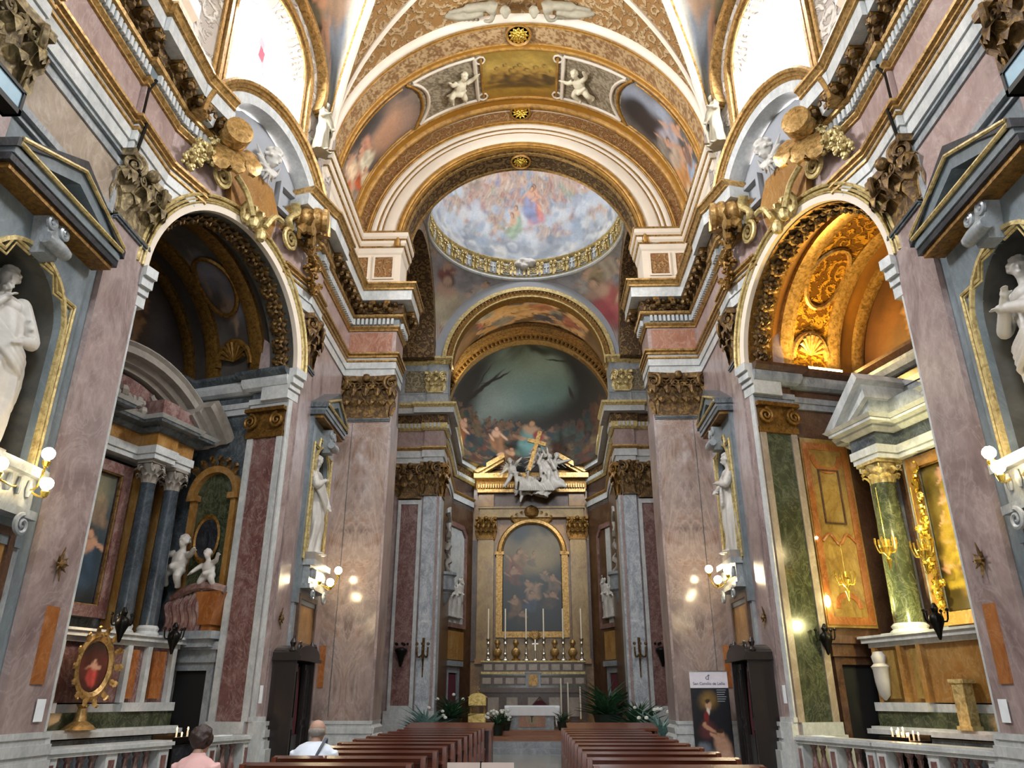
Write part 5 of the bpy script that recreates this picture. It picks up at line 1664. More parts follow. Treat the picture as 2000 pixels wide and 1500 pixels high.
# ------------------------------------------------------------------ side chapels
CZ0, CZ1 = 7.13, 7.95
for s in (-1, 1):
    nm = SIDE[s]; F = W2(s)
    L_ = s < 0
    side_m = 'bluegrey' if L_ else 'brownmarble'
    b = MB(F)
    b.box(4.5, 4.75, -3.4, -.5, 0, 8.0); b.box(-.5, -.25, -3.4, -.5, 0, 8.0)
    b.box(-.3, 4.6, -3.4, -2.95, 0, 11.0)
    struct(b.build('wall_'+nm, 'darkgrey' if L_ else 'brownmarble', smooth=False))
    b = MB(F); b.box(-.3, 4.6, -3.0, .0, 0, .14); b.box(-.3, 4.6, -3.0, -1.0, .14, .28)
    struct(b.build('floor', 'greyveined', smooth=False))
    # entablature of the chapel
    b = MB(F)
    lp = [(4.36, .02), (4.36, -.9), (4.46, -.9), (4.46, -2.6), (-.2, -2.6), (-.2, -.9), (-.1, -.9), (-.1, .02)]
    lp2 = [(x, y) for x, y in lp]
    def csweep(path, prof, name, mt, parent=None):
        # in frame coordinates the frame is left handed, so mirror the side through reversed path
        bb = MB(); bb.sweep(list(reversed(path)), prof, back=-.2)
        c = MB(F); c.add(bb.v, bb.f)
        o = c.build(name, mt, parent, smooth=False)
        return o
    e = thing('trim_18', None, None, wpt(F, 4.4, -.5, 7.2)); e['kind'] = 'structure'
    def inward(prof): return [(-o, z) for o, z in prof]
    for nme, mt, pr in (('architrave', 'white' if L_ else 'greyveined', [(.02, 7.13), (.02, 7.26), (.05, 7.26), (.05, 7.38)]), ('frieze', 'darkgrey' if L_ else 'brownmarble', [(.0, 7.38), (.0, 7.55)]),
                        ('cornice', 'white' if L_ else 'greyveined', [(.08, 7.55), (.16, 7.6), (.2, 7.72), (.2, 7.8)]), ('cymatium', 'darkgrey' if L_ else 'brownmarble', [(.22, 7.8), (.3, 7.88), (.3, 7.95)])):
        bb = MB(); bb.sweep(lp, pr, back=-.25)
        c = MB(F); c.add(bb.v, bb.f); c.build(nme, mt, e, smooth=False)
    # impost blocks that carry the arch at both jambs
    b = MB(F)
    for u0, u1 in ((-.02, .22), (4.22, 4.6)):
        for z0, z1, o in ((7.3, 7.5, .04), (7.5, 7.62, .08), (7.62, 7.78, .14), (7.78, 7.95, .2)): b.box(u0, u1, -.6, .0+o, z0, z1)
    struct(b.build('trim_19', 'white', smooth=False))
    # jamb pilaster on the far side wall
    FS = frame(A0[0]+EX*4.5, A0[1]+EY*4.5, -EY, EX, -1)   # u = depth, v must face the chapel
    FS = Matrix(((-EY, -EX, 0, A0[0]+EX*4.5), (EX, -EY, 0, A0[1]+EY*4.5), (0, 0, 1, 0), (0, 0, 0, 1)))
    if s > 0: FS = MIR @ FS
    t = thing('pilaster', 'framed marble jamb pilaster with gilt Ionic capital inside the %s chapel arch' % nm, 'pilaster', wpt(FS, .48, 0, 0))
    b = MB(FS); b.box(.06, .84, 0, .17, 1.2, 6.5); b.build('shaft', 'redmarble' if L_ else 'verde', t, smooth=False)
    b = MB(FS)
    for a, c in ((.03, .16), (.72, .86)): b.box(a, c, .1, .2, 1.2, 6.5)
    b.pieces('edge_strip', 'white' if L_ else 'beige', t, smooth=False)
    b = MB(FS)
    for z0, z1, o in ((0, .85, .12), (.85, 1.0, .08), (1.0, 1.2, .04)): b.box(.08, .86+o, 0, .18+o, z0, z1)
    b.build('base', 'white', t, smooth=False)
    b = MB(FS)
    b.box(.02, .9, 0, .22, 6.5, 6.62); b.box(.04, .88, 0, .2, 6.62, 7.05); b.box(.0, .94, 0, .3, 7.05, 7.13)
    for q, sg in ((.16, -1), (.8, 1)):
        spiral(b, T3(q, .26, 6.84), .16, 2.0, .04, .06, sgn=sg)
    for q in range(4): leaf(b, T3(.3+.12*q, .2, 7.05, rx=PI), .13, .3, .1)
    b.build('capital', 'golddk', t)
    # vault
    n = 24
    VR2, VZ2 = 2.36, 7.95
    if L_:
        vp = Paint([(0, '#2e2620'), (.3, '#3c332c'), (.6, '#494440'), (1, '#332a24')], 81, 1.6, .7)
        for a in ((.75, .3, .35, '#5d5a62', .2), (.65, .5, .3, '#6b6770', -.2), (.3, .4, .4, '#4a4238', .3), (.45, .6, .3, '#5a4c40', 0)): vp.fig(*a, flesh='#7c6654')
    else:
        vp = Paint([(0, '#7a4e12'), (.3, '#a06e1e'), (.6, '#8a5a16'), (1, '#5c3a12')], 82, 1.6, .7)
        for a in ((.75, .3, .35, '#b0803a', .2), (.6, .5, .3, '#9a6a3a', -.2), (.3, .4, .4, '#8a5a28', .3)): vp.fig(*a, flesh='#c89050')
    ox, dd0 = 2.2, 0
    def fvault(u, v):
        a = PI*(1-u); d = -.55-2.4*v
        return wpt(F, ox+VR2*math.cos(a), d, VZ2+VR2*math.sin(a))
    painted('ceiling', fvault, 80, 40, vp)['kind'] = 'structure'
    # ribs across the vault and panels between them
    b = MB(F)
    for d, w in ((-.56, .08), (-1.0, .16), (-2.15, .16), (-2.8, .12)):
        b.arc([(VR2-.10, -w), (VR2-.14, 0), (VR2-.10, w), (VR2+.02, w), (VR2+.02, -w)], (ox, VZ2), 0, PI, 40, v0=d)
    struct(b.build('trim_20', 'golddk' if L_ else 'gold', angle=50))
    if not L_:
        b = MB(F); b.arc([(VR2-.05, -1.15), (VR2-.05, 0), (VR2, 0), (VR2, -1.15)], (ox, VZ2), 0, PI, 40, v0=-1.0)
        struct(b.build('trim_20', 'reliefgold', angle=60))
    # oval and shell ornaments on the vault toward the nave's far side
    def onv(al, d, dr=0.0):
        return (ox+(VR2-dr)*math.sin(al), d, VZ2+(VR2-dr)*math.cos(al))
    b = MB(F)
    for k in range(25):
        pass
    for ctr, ra, rd in ((.62, .3, .42), (-.62, .3, .42)):
        pts = [onv(ctr+ra*math.cos(q*PI/12), -1.6+rd*math.sin(q*PI/12), .06) for q in range(25)]
        b.tube(pts, .055, 6)
    for ctr in (1.35, -1.35):
        pts = [onv(ctr*(1-.16*math.sin(q*PI/12)) if q else ctr, -1.6+.42*math.cos(q*PI/12), .08) for q in range(13)]
        pts = [onv(ctr+math.copysign(.06, ctr)-math.copysign(.24, ctr)*math.sin(q*PI/12), -1.58+.42*math.cos(q*PI/12), .08) for q in range(13)]
        b.tube(pts, .07, 6)
        for q in range(9):
            an = PI*(q+.5)/9
            p0 = onv(ctr+math.copysign(.02, ctr), -1.58, .1); p1 = onv(ctr-math.copysign(.17, ctr)*math.sin(an), -1.58+.3*math.cos(an), .14)
            b.tube([p0, p1], [.015, .05], 6)
    struct(b.build('trim_20', 'golddk' if L_ else 'gold'))
    # coffered soffit of the arch with carved flowers
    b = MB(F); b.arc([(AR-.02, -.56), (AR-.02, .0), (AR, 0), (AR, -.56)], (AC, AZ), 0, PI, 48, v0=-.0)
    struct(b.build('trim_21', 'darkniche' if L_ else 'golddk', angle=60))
    t = thing('coffered_soffit', 'carved flower coffers lining the underside of the %s chapel arch' % nm, 'arch soffit', wpt(F, AC, -.3, AZ+AR))
    b = MB(F)
    for i in range(17):
        a = PI*(i+.5)/17
        c0 = Vector((AC+(AR-.03)*math.cos(a), -.28, AZ+(AR-.03)*math.sin(a)))
        L = Matrix.Translation(c0) @ Matrix.Rotation(-(a-PI/2), 4, 'Y') @ Matrix.Rotation(PI, 4, 'X')
        for q in range(7):
            b.add(*_petal(.22, .17, .09), L @ Matrix.Rotation(q*2*PI/7, 4, 'Z'))
        for q in range(5):
            b.add(*_petal(.13, .11, .16), L @ Matrix.Rotation(q*2*PI/5+.3, 4, 'Z'))
        b.ball((0, 0, .07), .035, 6, L=L)
        for q in range(4): leaf(b, L @ Matrix.Rotation(q*PI/2+PI/4, 4, 'Z') @ T3(.0, .12, .0, rx=-PI/2), .17, .2, .07)
    b.build('flowers', 'bronze', t)
    # lunette picture on the back wall
    lun = Paint([(0, '#54402c'), (.4, '#453c38'), (.7, '#57545a'), (1, '#3a3030')] if L_ else [(0, '#4a4a44'), (.4, '#5c4430'), (.7, '#6a4422'), (1, '#4c2c14')], 83+s, 1.6, .6)
    for a in ((.3, .3, .5, '#6c5444', .2), (.5, .4, .5, '#7a6a5a' if L_ else '#9a6a44', -.2), (.7, .3, .5, '#54586a', .1), (.62, .6, .3, '#8a6a54', .4)): lun.fig(*a, flesh='#a07a5c')
    def flun(u, v):
        a = PI*(1-u)
        return wpt(F, ox+2.3*v*math.cos(a)*1.0, -2.93, VZ2+2.3*v*math.sin(a))
    painted('ceiling', flun, 60, 24, lun)['kind'] = 'structure'

    # ---- altar against the back wall
    t = thing('chapel_altar', ('slate column altar with curved pediment in the left side chapel' if L_ else 'yellow lit altar with big green columns in the right side chapel'), 'altar', wpt(F, 2.2, -2.2, 0))
    M1 = 'redmarble' if L_ else 'giallo'
    Wm = 'white'
    b = MB(F)
    for z0, z1, u0, d1, mt in ((.28, 1.0, .45, -1.35, 0),):
        b.box(u0, 4.4-u0, -2.9, d1, z0, z1)
    b.build('lower_step', 'darkgrey', t, smooth=False)
    b = MB(F); b.box(.2, 4.2, -2.9, -1.3, 1.02, 1.1); b.box(.25, 4.15, -2.9, -1.36, 1.1, 1.14); b.build('ledge', Wm, t, smooth=False)
    b = MB(F); b.box(.35, 4.1, -2.9, -1.5, 1.14, 1.38); b.build('plinth_course', 'verde', t, smooth=False)
    b = MB(F)
    for u0, u1 in ((.35, 1.55), (2.85, 4.1)): b.box(u0, u1, -2.9, -1.46, 1.38, 1.52)
    b.box(1.5, 2.9, -2.9, -1.6, 1.38, 1.5); b.pieces('plinth_moulding', Wm, t, smooth=False)
    b = MB(F); b.box(.4, 4.05, -2.9, -1.6, 1.52, 2.42); b.build('pedestal', M1, t, smooth=False)
    b = MB(F)
    for u0, u1 in ((.5, .78), (1.0, 1.3), (2.9, 3.12), (3.5, 3.78)): b.box(u0, u1, -1.62, -1.54, 1.58, 2.36)
    b.pieces('pedestal_panel', 'orange' if L_ else 'alabaster', t, smooth=False)
    b = MB(F)
    for u in (.42, .84, 1.42, 2.82, 3.28, 3.9): b.box(u, u+.1, -1.62, -1.5, 1.52, 2.42)
    b.pieces('pedestal_strip', Wm if L_ else 'giallo', t, smooth=False)
    b = MB(F)
    for z0, z1, o in ((2.42, 2.5, .0), (2.5, 2.58, .08), (2.58, 2.62, .12)): b.box(.38-o, 4.08+o, -2.9, -1.52+o, z0, z1)
    b.build('pedestal_cornice', Wm, t, smooth=False)
    if L_: cols = [(3.0, -1.92, .15), (3.62, -1.92, .155), (1.4, -1.92, .15), (.78, -1.92, .15)]
    else: cols = [(3.45, -1.95, .25), (.95, -1.95, .25)]
    zc0, zc1 = 2.62, 5.35
    for k, (u, d, r) in enumerate(cols):
        b = MB(F); b.lathe([(r*1.35, 0), (r*1.35, .05), (r*1.15, .09), (r*1.25, .14), (r*1.05, .19)], 20, (u, d, zc0)); b.box(u-r*1.4, u+r*1.4, d-r*1.4, d+r*1.4, zc0-.02, zc0+.03)
        cbase = b
        b = MB(F); b.lathe([(r*1.03, .18), (r, .6), (r*.98, 1.5), (r*.86, 2.65), (r*.9, 2.7)], 24, (u, d, zc0)); col = b.build('column', 'column_grey' if L_ else 'verde', t, angle=60); cbase.build('column_base', Wm, col, angle=30)
        b = MB(F); round_capital(b, (u, d, 5.3), r*.88, .45, 7); b.build('column_capital', 'statue_grey' if L_ else 'goldp', col)
    b = MB(F)
    for u, w in ([(3.3, .12), (3.95, .12), (1.05, .12)] if L_ else [(3.95, .2), (3.05, .14), (.5, .2)]):
        b.box(u-w, u+w, -2.6, -2.25, 2.62, 5.75)
    b.pieces('pilaster_strip', 'giallo' if L_ else 'greyveined', t, smooth=False)
    # entablature stepping forward over the columns
    if L_: st = [(-.1, -2.3), (.55, -2.3), (.55, -1.68), (1.62, -1.68), (1.62, -2.1), (2.78, -2.1), (2.78, -1.68), (3.32, -1.68), (3.32, -1.76), (3.86, -1.76), (3.86, -2.3), (4.45, -2.3)]
    else: st = [(-.1, -2.3), (.6, -2.3), (.6, -1.66), (1.3, -1.66), (1.3, -2.1), (3.1, -2.1), (3.1, -1.66), (3.8, -1.66), (3.8, -2.1), (4.2, -2.1), (4.2, -2.4)]
    def ssweep(prof, name, mt):
        bb = MB(); bb.sweep([(x, -y) for x, y in st], prof, back=-.35)
        c = MB(F); c.add([(p[0], -p[1], p[2]) for p in bb.v], [list(reversed(f)) for f in bb.f]); return c.build(name, mt, t, smooth=False)
    ssweep([(0, 5.75), (0, 5.85), (.03, 5.85), (.03, 6.0)], 'architrave', Wm)
    ssweep([(0, 6.0), (0, 6.25)], 'frieze', 'giallo' if L_ else 'darkgrey')
    ssweep([(.05, 6.25), (.12, 6.32), (.12, 6.36), (.26, 6.38), (.26, 6.44)], 'cornice', 'darkgrey' if L_ else Wm)
    ssweep([(.28, 6.44), (.34, 6.5)], 'cornice_lip', Wm)
    # attic and pediment
    ssweep([(-.05, 6.5), (-.05, 6.95)], 'attic', M1 if L_ else 'greyveined')
    if L_:
        R0 = 2.98; zc = 4.78
        aa = math.asin(.62)
        for seg0, seg1, o in ((.66, .98, -1.62), (.98, 2.16, -2.0), (2.16, 2.48, -1.62)):
            b = MB(F)
            b.arc([(R0-.42, -2.9), (R0-.42, o-.12), (R0-.34, o-.1), (R0-.32, o-.0), (R0-.2, o+.02), (R0-.2, o+.2), (R0-.08, o+.22), (R0-.02, o+.28), (R0, o+.28), (R0, -2.9)], (2.2, zc), seg0, seg1, 12)
            b.build('pediment_cornice', 'statue_grey', t, angle=30)
        b = MB(F)
        P = [(2.2+2.5*math.cos(a), zc+2.5*math.sin(a)) for a in np.linspace(.75, PI-.75, 14)]
        b.prism(P, -2.7, -2.2); b.build('tympanum', 'redmarble', t, smooth=False)
        b = MB(F)
        for u, z in ((2.2, 6.95), (2.05, 6.75), (2.35, 6.8), (2.6, 6.85), (2.75, 6.7), (1.8, 6.85)): b.ball((u, -2.15, z), .12, 8)
        for k in range(10): leaf(b, T3(1.7+.1*k, -2.18, 6.6, ry=(k-5)*.1), .14, .35, .1)
        b.tube(quad_spline([(2.85, -2.1, 6.6), (2.95, -2.05, 6.85), (2.8, -2.05, 7.05)], 4), .05, 6)
        b.build('carved_arms', 'statue_grey', t, remesh=0)
    else:
        b = MB(F)
        for sg in (-1, 1):
            x = lambda q: 2.2+sg*q
            P = [(x(2.05), 6.55), (x(.95), 7.45), (x(.85), 7.3), (x(1.9), 6.42)]
            b.prism(P, -2.7, -1.45)
            P = [(x(2.0), 6.5), (x(.95), 7.25), (x(.9), 6.95), (x(1.75), 6.45)]
            b.prism(P, -2.7, -1.6)
        b.pieces('broken_pediment', Wm, t, smooth=False)
    # altarpiece
    fu0, fu1, fz0, fz1 = (1.62, 2.78, 3.0, 5.5) if L_ else (1.3, 3.0, 2.85, 5.6)
    ap = Paint([(0, '#252b30'), (.35, '#33414c'), (.7, '#4a5454'), (1, '#5d5a4c')] if L_ else [(0, '#3a2e14'), (.5, '#5e4e22'), (1, '#6e602e')], 90+s, .5, .6)
    if L_:
        ap.fig(.62, .3, .42, '#33475a', 0).fig(.3, .55, .3, '#7a6a54', .3).fig(.7, .72, .26, '#8a7460', -.3).blob(.5, .85, .3, .12, '#8a8468', 0, .8)
    else:
        for k in range(16): ap.fig(.15+.7*((k*37) % 16)/16, .1+.8*k/16, .2, ['#9a8230', '#7c6624', '#665020'][k % 3], .3)
    t2 = thing('altar_painting', ('dark blue grey altar painting in red marble frame, left chapel' if L_ else 'gilded altar painting in amber frame, right chapel'), 'painting', wpt(F, (fu0+fu1)/2, -2.3, fz0))
    painted('canvas', lambda u, v: wpt(F, fu0+.1+(fu1-fu0-.2)*u, -2.34, fz0+.1+(fz1-fz0-.2)*v), 40, 80, ap, 'oil', t2, back=.02)
    b = MB(F); framerect(b, fu0-.12, fu1+.12, fz0-.12, fz1+.12, -2.42, .2, .2); b.build('frame', 'redmarble' if L_ else 'giallo', t2, smooth=False)
    b = MB(F); framerect(b, fu0+.06, fu1-.06, fz0+.06, fz1-.06, -2.3, .04, .05); b.build('inner_gilding', 'gold', t2, smooth=False)
    if not L_:
        bb = MB(); cluster(bb, F, [(2.85, -2.15, 3.0), (2.85, -2.15, 4.2), (2.8, -2.15, 5.5)], .1, 90, .05, 5)
        b = MB(F); b.add(bb.v, bb.f); b.build('carved_border', 'brass', t2)
    b = MB(F); b.box(-.25, 4.5, -2.96, -2.6, .28, 7.1); struct(b.build('wall_'+nm, 'darkgrey' if L_ else 'brownmarble', smooth=False))

    # ---- dark doorway on the side wall
    t = thing('side_doorway', 'dark rectangular doorway in the far side wall of the %s chapel' % nm, 'doorway', wpt(FS, 1.55, 0, 0))
    d0, d1, zt = (1.12, 1.86, 2.06) if L_ else (1.15, 1.98, 2.15)
    b = MB(FS); b.box(d0, d1, 0, .02, .28, zt); b.build('opening', 'dark', t, smooth=False)  # flat slab instead of a hole, doorway shade painted in its colour
    b = MB(FS); b.ring([(d0-.14, .28), (d0-.14, zt+.14), (d1+.14, zt+.14), (d1+.14, .28)], [(d0, .28), (d0, zt), (d1, zt), (d1, .28)], 0, .1)
    b.build('door_frame', 'greyveined' if L_ else 'brownmarble', t, smooth=False)
    b = MB(FS); b.box(d0-.2, d1+.2, 0, .16, zt+.14, zt+.36); b.box(d0-.26, d1+.26, 0, .24, zt+.36, zt+.5)
    b.build('lintel', 'greyveined' if L_ else 'brownmarble', t, smooth=False)
    if L_:
        # tomb monument with putti
        t = thing('wall_tomb', 'marble wall tomb with oval portrait and amber urn in the left chapel', 'tomb', wpt(FS, 1.5, 0, 2.6))
        b = MB(FS)
        b.box(.98, 1.1, 0, .14, 2.7, 5.4); b.box(1.95, 2.08, 0, .14, 2.7, 5.4)
        b.arc([(.47, 0), (.47, .18), (.6, .2), (.6, 0)], (1.53, 5.4), 0, PI, 20); b.box(.92, 1.16, 0, .2, 5.3, 5.42); b.box(1.9, 2.14, 0, .2, 5.3, 5.42)
        b.build('arched_frame', 'giallo', t, angle=30)
        b = MB(FS); b.prism([(1.1, 2.7), (1.95, 2.7)]+[(x, z) for x, z in reversed(arch_pts(1.53, 5.4, .47, 12))], 0, .05); b.build('back_slab', 'verde', t, smooth=False)
        b = MB(FS)
        for k in range(6): leaf(b, T3(1.2+.13*k, .16, 5.75+.12*math.sin(k/5*PI), ry=(k-2.5)*.3), .16, .35, .12)
        b.build('crest', 'bronze', t)
        b = MB(FS); b.lathe([(.24, 0), (.30, .03), (.32, .06), (.28, .08), (.25, .05)], 28, sy=1.55, L=T3(1.5, .14, 4.5, rx=-PI/2), cap=False); b.build('oval_frame', 'golddk', t, recalc=True)
        b = MB(FS); b.lathe([(.001, .04), (.26, .04)], 28, sy=1.55, L=T3(1.5, .15, 4.5, rx=-PI/2), cap=False); b.build('oval_portrait', 'black', t)
        b = MB(FS); b.prism([(.82, 3.45), (1.36, 3.45), (1.32, 3.3), (1.22, 2.85), (.94, 2.85), (.86, 3.3)], .05, .42); b.box(.98, 1.18, .1, .36, 2.72, 2.86); b.build('urn', 'orange', t, smooth=False)
        b = MB(FS)
        for k in range(9):
            x = 1.25+.09*k
            b.tube(quad_spline([(x, .3, 3.5-.03*k), (x+.05, .38-.03*(k % 2), 3.2), (x-.02, .36, 2.95), (x+.04, .34, 2.72)], 4), .065, 6)
        b.tube(quad_spline([(.8, .3, 3.48), (1.1, .4, 3.55), (1.5, .4, 3.52), (2.0, .3, 3.35)], 5), .08, 7)
        b.build('carved_drapery', 'redmarble', t)
        b = MB(FS); b.box(.85, 2.15, 0, .46, 2.6, 2.74); b.box(.95, 2.05, 0, .36, 2.46, 2.6); b.build('shelf', 'greyveined', t, smooth=False)
        for (u, z, sz, lab, le) in ((1.98, 3.58, 1.0, 'standing white putto left of the oval portrait on the wall tomb', -.15), (1.12, 3.5, .78, 'seated white putto right of the oval portrait on the wall tomb', .2)):
            bb = MB(); putto(bb, (0, 0, 0), sz, 3, le, wings=False)
            b = MB(FS); b.add(bb.v, bb.f, T3(u, .36, z))
            tag(b.build('putto_statue', 'statue', None, wpt(FS, u, .36, z), remesh=.02), lab, 'statue', 'putti on the wall tomb')
    else:
        # amber panelling
        b = MB(FS); b.box(1.0, 2.1, .02, .06, 2.8, 6.5)
        struct(b.build('trim_22', 'alabaster', smooth=False))
        t = thing('inlaid_panel', 'tall amber alabaster panel with curved orange inlay bands in the right chapel', 'wall panel', wpt(FS, 1.5, .06, 2.8))
        b = MB(FS)
        framerect(b, 1.02, 2.06, 2.85, 6.4, .05, .14, .03)
        b.arc([(.26, 0), (.26, .03), (.38, .03), (.38, 0)], (1.54, 6.15), PI, 2*PI, 16, v0=.05)
        b.tube(quad_spline([(1.16, .07, 4.4), (1.35, .07, 4.55), (1.54, .07, 4.35), (1.73, .07, 4.55), (1.92, .07, 4.4)], 5), .055, 6, flat=.5)
        b.arc([(.2, 0), (.2, .03), (.3, .03), (.3, 0)], (1.54, 3.15), 0, PI, 16, v0=.05)
        b.build('inlay', 'orange', t, angle=30)
        b = MB(FS); framerect(b, 1.3, 1.78, 4.75, 5.85, .06, .03, .03); b.build('inner_line', 'brownmarble', t, smooth=False)
        # heraldic urn relief on the pedestal
        b = MB(F); b.lathe([(.02, 0), (.12, .08), (.16, .3), (.17, .5), (.2, .55), (.13, .6), (.16, .72), (.1, .8)], 14, (3.84, -1.5, 1.55), sy=.6)
        tag(b.build('carved_urn', 'statue', None, wpt(F, 3.84, -1.5, 1.55)), 'white carved vase shape on the pedestal under the green column, right chapel', 'relief')
        # lamps: oval wall light, gilt candelabra, gilded hanging lamps
        b = MB(FS); b.ball((1.02, .14, 3.26), .075, 12, (.8, .5, 1.5))
        tag(b.build('wall_light', 'bulb', None, wpt(FS, 1.02, .14, 3.26)), 'bright oval wall light beside the green pilaster in the right chapel', 'lamp')
        point('lamp_oval', wpt(FS, 1.02, .3, 3.26), 3, (1, .9, .6), .06)
        b = MB(FS); b.ball((1.02, .1, 4.45), .03, 8)
        tag(b.build('wall_light', 'bulbsmall', None, wpt(FS, 1.02, .1, 4.45)), 'tiny lit bulb high beside the amber panel in the right chapel', 'lamp')
        def candelabra(u, d, z, sc, lab, FF=F):
            t = thing('gilt_lamp', lab, 'lamp', wpt(FF, u, d, z))
            b = MB(FF)
            b.lathe([(.01, -.32), (.03, -.2), (.05, -.15), (.02, -.1), (.09*1, -.02), (.12, .05), (.05, .1), (.04, .2)], 10, (u, d, z))
            for k in range(6):
                a = k*PI/3
                b.tube(quad_spline([(u, d, z), (u+.12*math.cos(a), d+.12*math.sin(a), z-.03), (u+.17*math.cos(a), d+.17*math.sin(a), z+.12)], 3), .015, 5)
            b.tube([(u, d, z+.2), (u, d, z+1.4*sc)], .006, 4)
            b.build('body', 'brass', t)
            b = MB(FF)
            for k in range(6):
                a = k*PI/3; b.tube([(u+.17*math.cos(a), d+.17*math.sin(a), z+.12), (u+.17*math.cos(a), d+.17*math.sin(a), z+.22)], .016, 6)
            b.build('glass_cups', 'brass', t)
        candelabra(3.98, -1.2, 3.55, .5, 'gilt wall candelabra glinting in front of the amber panel, right chapel')
        candelabra(2.86, -1.25, 3.95, .8, 'gilded hanging lamp in front of the lit green column, right chapel')
        candelabra(2.06, -1.25, 3.75, .8, 'gilded hanging lamp nearest the altar painting, right chapel')
        b = MB(F)
        b.box(1.9, 2.12, -1.5, -1.32, 1.14, 1.8); b.box(1.86, 2.16, -1.54, -1.3, 1.8, 1.86); b.box(1.86, 2.16, -1.54, -1.3, 1.14, 1.2)
        tag(b.build('gilt_stand', 'goldp', None, wpt(F, 1.9, -1.3, 1.14), smooth=False), 'small gilded stand on the altar step of the right chapel', 'stand')
    # gold monstrance-like oval on the left altar
    if L_:
        t = thing('oval_reliquary', 'ornate oval gilded reliquary frame with red picture on the left chapel altar', 'reliquary', wpt(F, 1.95, -1.3, 1.14))
        b = MB(F); b.lathe([(.27, 0), (.36, .03), (.38, .08), (.33, .1), (.28, .06)], 28, sy=1.35, L=T3(1.95, -1.35, 2.05, rx=-PI/2), cap=False)
        for k in range(14):
            a = k*2*PI/14; leaf(b, T3(1.95+.36*math.cos(a), -1.24, 2.05+.48*math.sin(a), ry=PI/2-a), .1, .14, .06)
        b.lathe([(.26, 0), (.2, .06), (.1, .12), (.06, .3), (.1, .36)], 12, (1.95, -1.36, 1.14)); b.build('gilt_frame', 'gold', t)
        op = Paint([(0, '#3a1c18'), (.5, '#5c2a22'), (1, '#2c2420')], 99, .8, .5); op.fig(.5, .35, .5, '#b4443c', 0)
        painted('picture', lambda u, v: wpt(F, 1.95+.27*(2*u-1)*math.sqrt(max(0, 1-(2*v-1)**2)), -1.3, 2.05+.37*(2*v-1)), 20, 24, op, 'oil', t)
    # black candle holders on brackets by the chapel side
    for (u, v, z, q) in ((3.5 if L_ else 4.2, -1.2 if L_ else -.75, 2.6, 0), (1.95 if L_ else 1.7, -.9, 2.7, 1)):
        b = MB(F)
        b.lathe([(.015, -.3), (.03, -.26), (.05, -.18), (.1, -.06), (.11, .0), (.1, .05), (.04, .1), (.06, .16), (.02, .24)], 12, (u, v, z))
        for k in range(5):
            a = k*2*PI/5
            b.tube(quad_spline([(u, v, z), (u+.14*math.cos(a), v+.14*math.sin(a), z-.04), (u+.17*math.cos(a), v+.17*math.sin(a), z+.1)], 3), .014, 5); b.ball((u+.17*math.cos(a), v+.17*math.sin(a), z+.13), .03, 6)
        tag(b.build('hanging_lamp', 'iron', None, wpt(F, u, v, z)), 'dark hanging oil lamp in the %s chapel, %s' % (nm, 'near the side doorway' if q == 0 else 'in front of the altar'), 'lamp')

    # ---- communion rail
    cols = []
    runs = [(.12, 2.38, 'near')] + ([(3.25, 4.4, 'far')] if L_ else [(2.38, 4.4, 'far')])
    proto = None
    for (ra, rb, w) in runs:
        t = thing('communion_rail', 'low marble balustrade closing the %s chapel, %s section' % (nm, w), 'balustrade', wpt(F, ra, -.1, 0), 'chapel balustrades')
        b = MB(F); b.box(ra, rb, -.27, .07, .88, .93); b.box(ra-.02, rb+.02, -.3, .1, .93, .98); b.box(ra, rb, -.26, .06, .98, 1.0); b.build('top_rail', 'white', t, smooth=False)
        b = MB(F); b.box(ra, rb, -.25, .05, 0, .22); b.box(ra, rb, -.22, .02, .22, .27); b.build('bottom_rail', 'greyveined', t, smooth=False)
        np_ = 2 if rb-ra < 1.5 else 3
        for k in range(np_):
            x = ra+.02+(rb-ra-.24)*k/(np_-1)
            b = MB(F); b.box(x, x+.2, -.24, .04, .27, .88); b.m = 1; b.box(x+.05, x+.15, .035, .05, .34, .8); b.build('pier', ['white', 'redmarble'], t, smooth=False)
        for k in range(np_-1):
            xa = ra+.22+(rb-ra-.24)*k/(np_-1); xb = ra+.02+(rb-ra-.24)*(k+1)/(np_-1)
            m = max(2, int((xb-xa)/.19))
            for j in range(m):
                x = xa+(xb-xa)*(j+.5)/m
                pos = Vector(wpt(F, x, -.1, .27))
                if proto is None:
                    bb = MB(); bb.lathe([(.06, 0), (.06, .04), (.035, .07), (.065, .18), (.07, .24), (.05, .34), (.03, .44), (.045, .5), (.035, .53), (.06, .57), (.06, .61)], 12, tuple(pos))
                    proto = bb.build('baluster', 'redmarble', None, tuple(pos)); q = proto
                else:
                    q = proto.copy(); COL.objects.link(q)
                q.parent = t; q.location = pos - parent_world(t)

# lights inside the chapels
F = W2(1)
area('lamp_vault', wpt(F, 4.2, -1.5, 8.02), wpt(F, 2.2, -1.6, 10.3), 1.1, .12, 115, (1.0, .68, .2))
b = MB(F); b.box(4.16, 4.24, -2.1, -1.0, 7.955, 8.0)
t = thing('cornice_lamp', 'lit strip lamp lying on the cornice of the right chapel under the gilt shell', 'lamp', wpt(F, 4.2, -1.5, 7.95))
b.build('lit_strip', 'strip', t, smooth=False)
spot('lamp_altar', wpt(F, .5, -1.0, 5.6), wpt(F, 3.5, -2.0, 2.9), 300, (1.0, .88, .38), 60, .05, .3)
spot('lamp_altar', wpt(F, 1.6, -.9, 7.2), wpt(F, 3.4, -2.3, 5.6), 160, (1.0, .86, .45), 60, .1, .6)
spot('lamp_column', wpt(F, 4.15, -1.15, 2.75), wpt(F, 3.45, -1.95, 3.9), 420, (1.0, .92, .45), 70, .04, .4)
point('lamp_ledge', wpt(F, 2.75, -1.35, 2.95), 55, (1.0, .9, .4), .05)
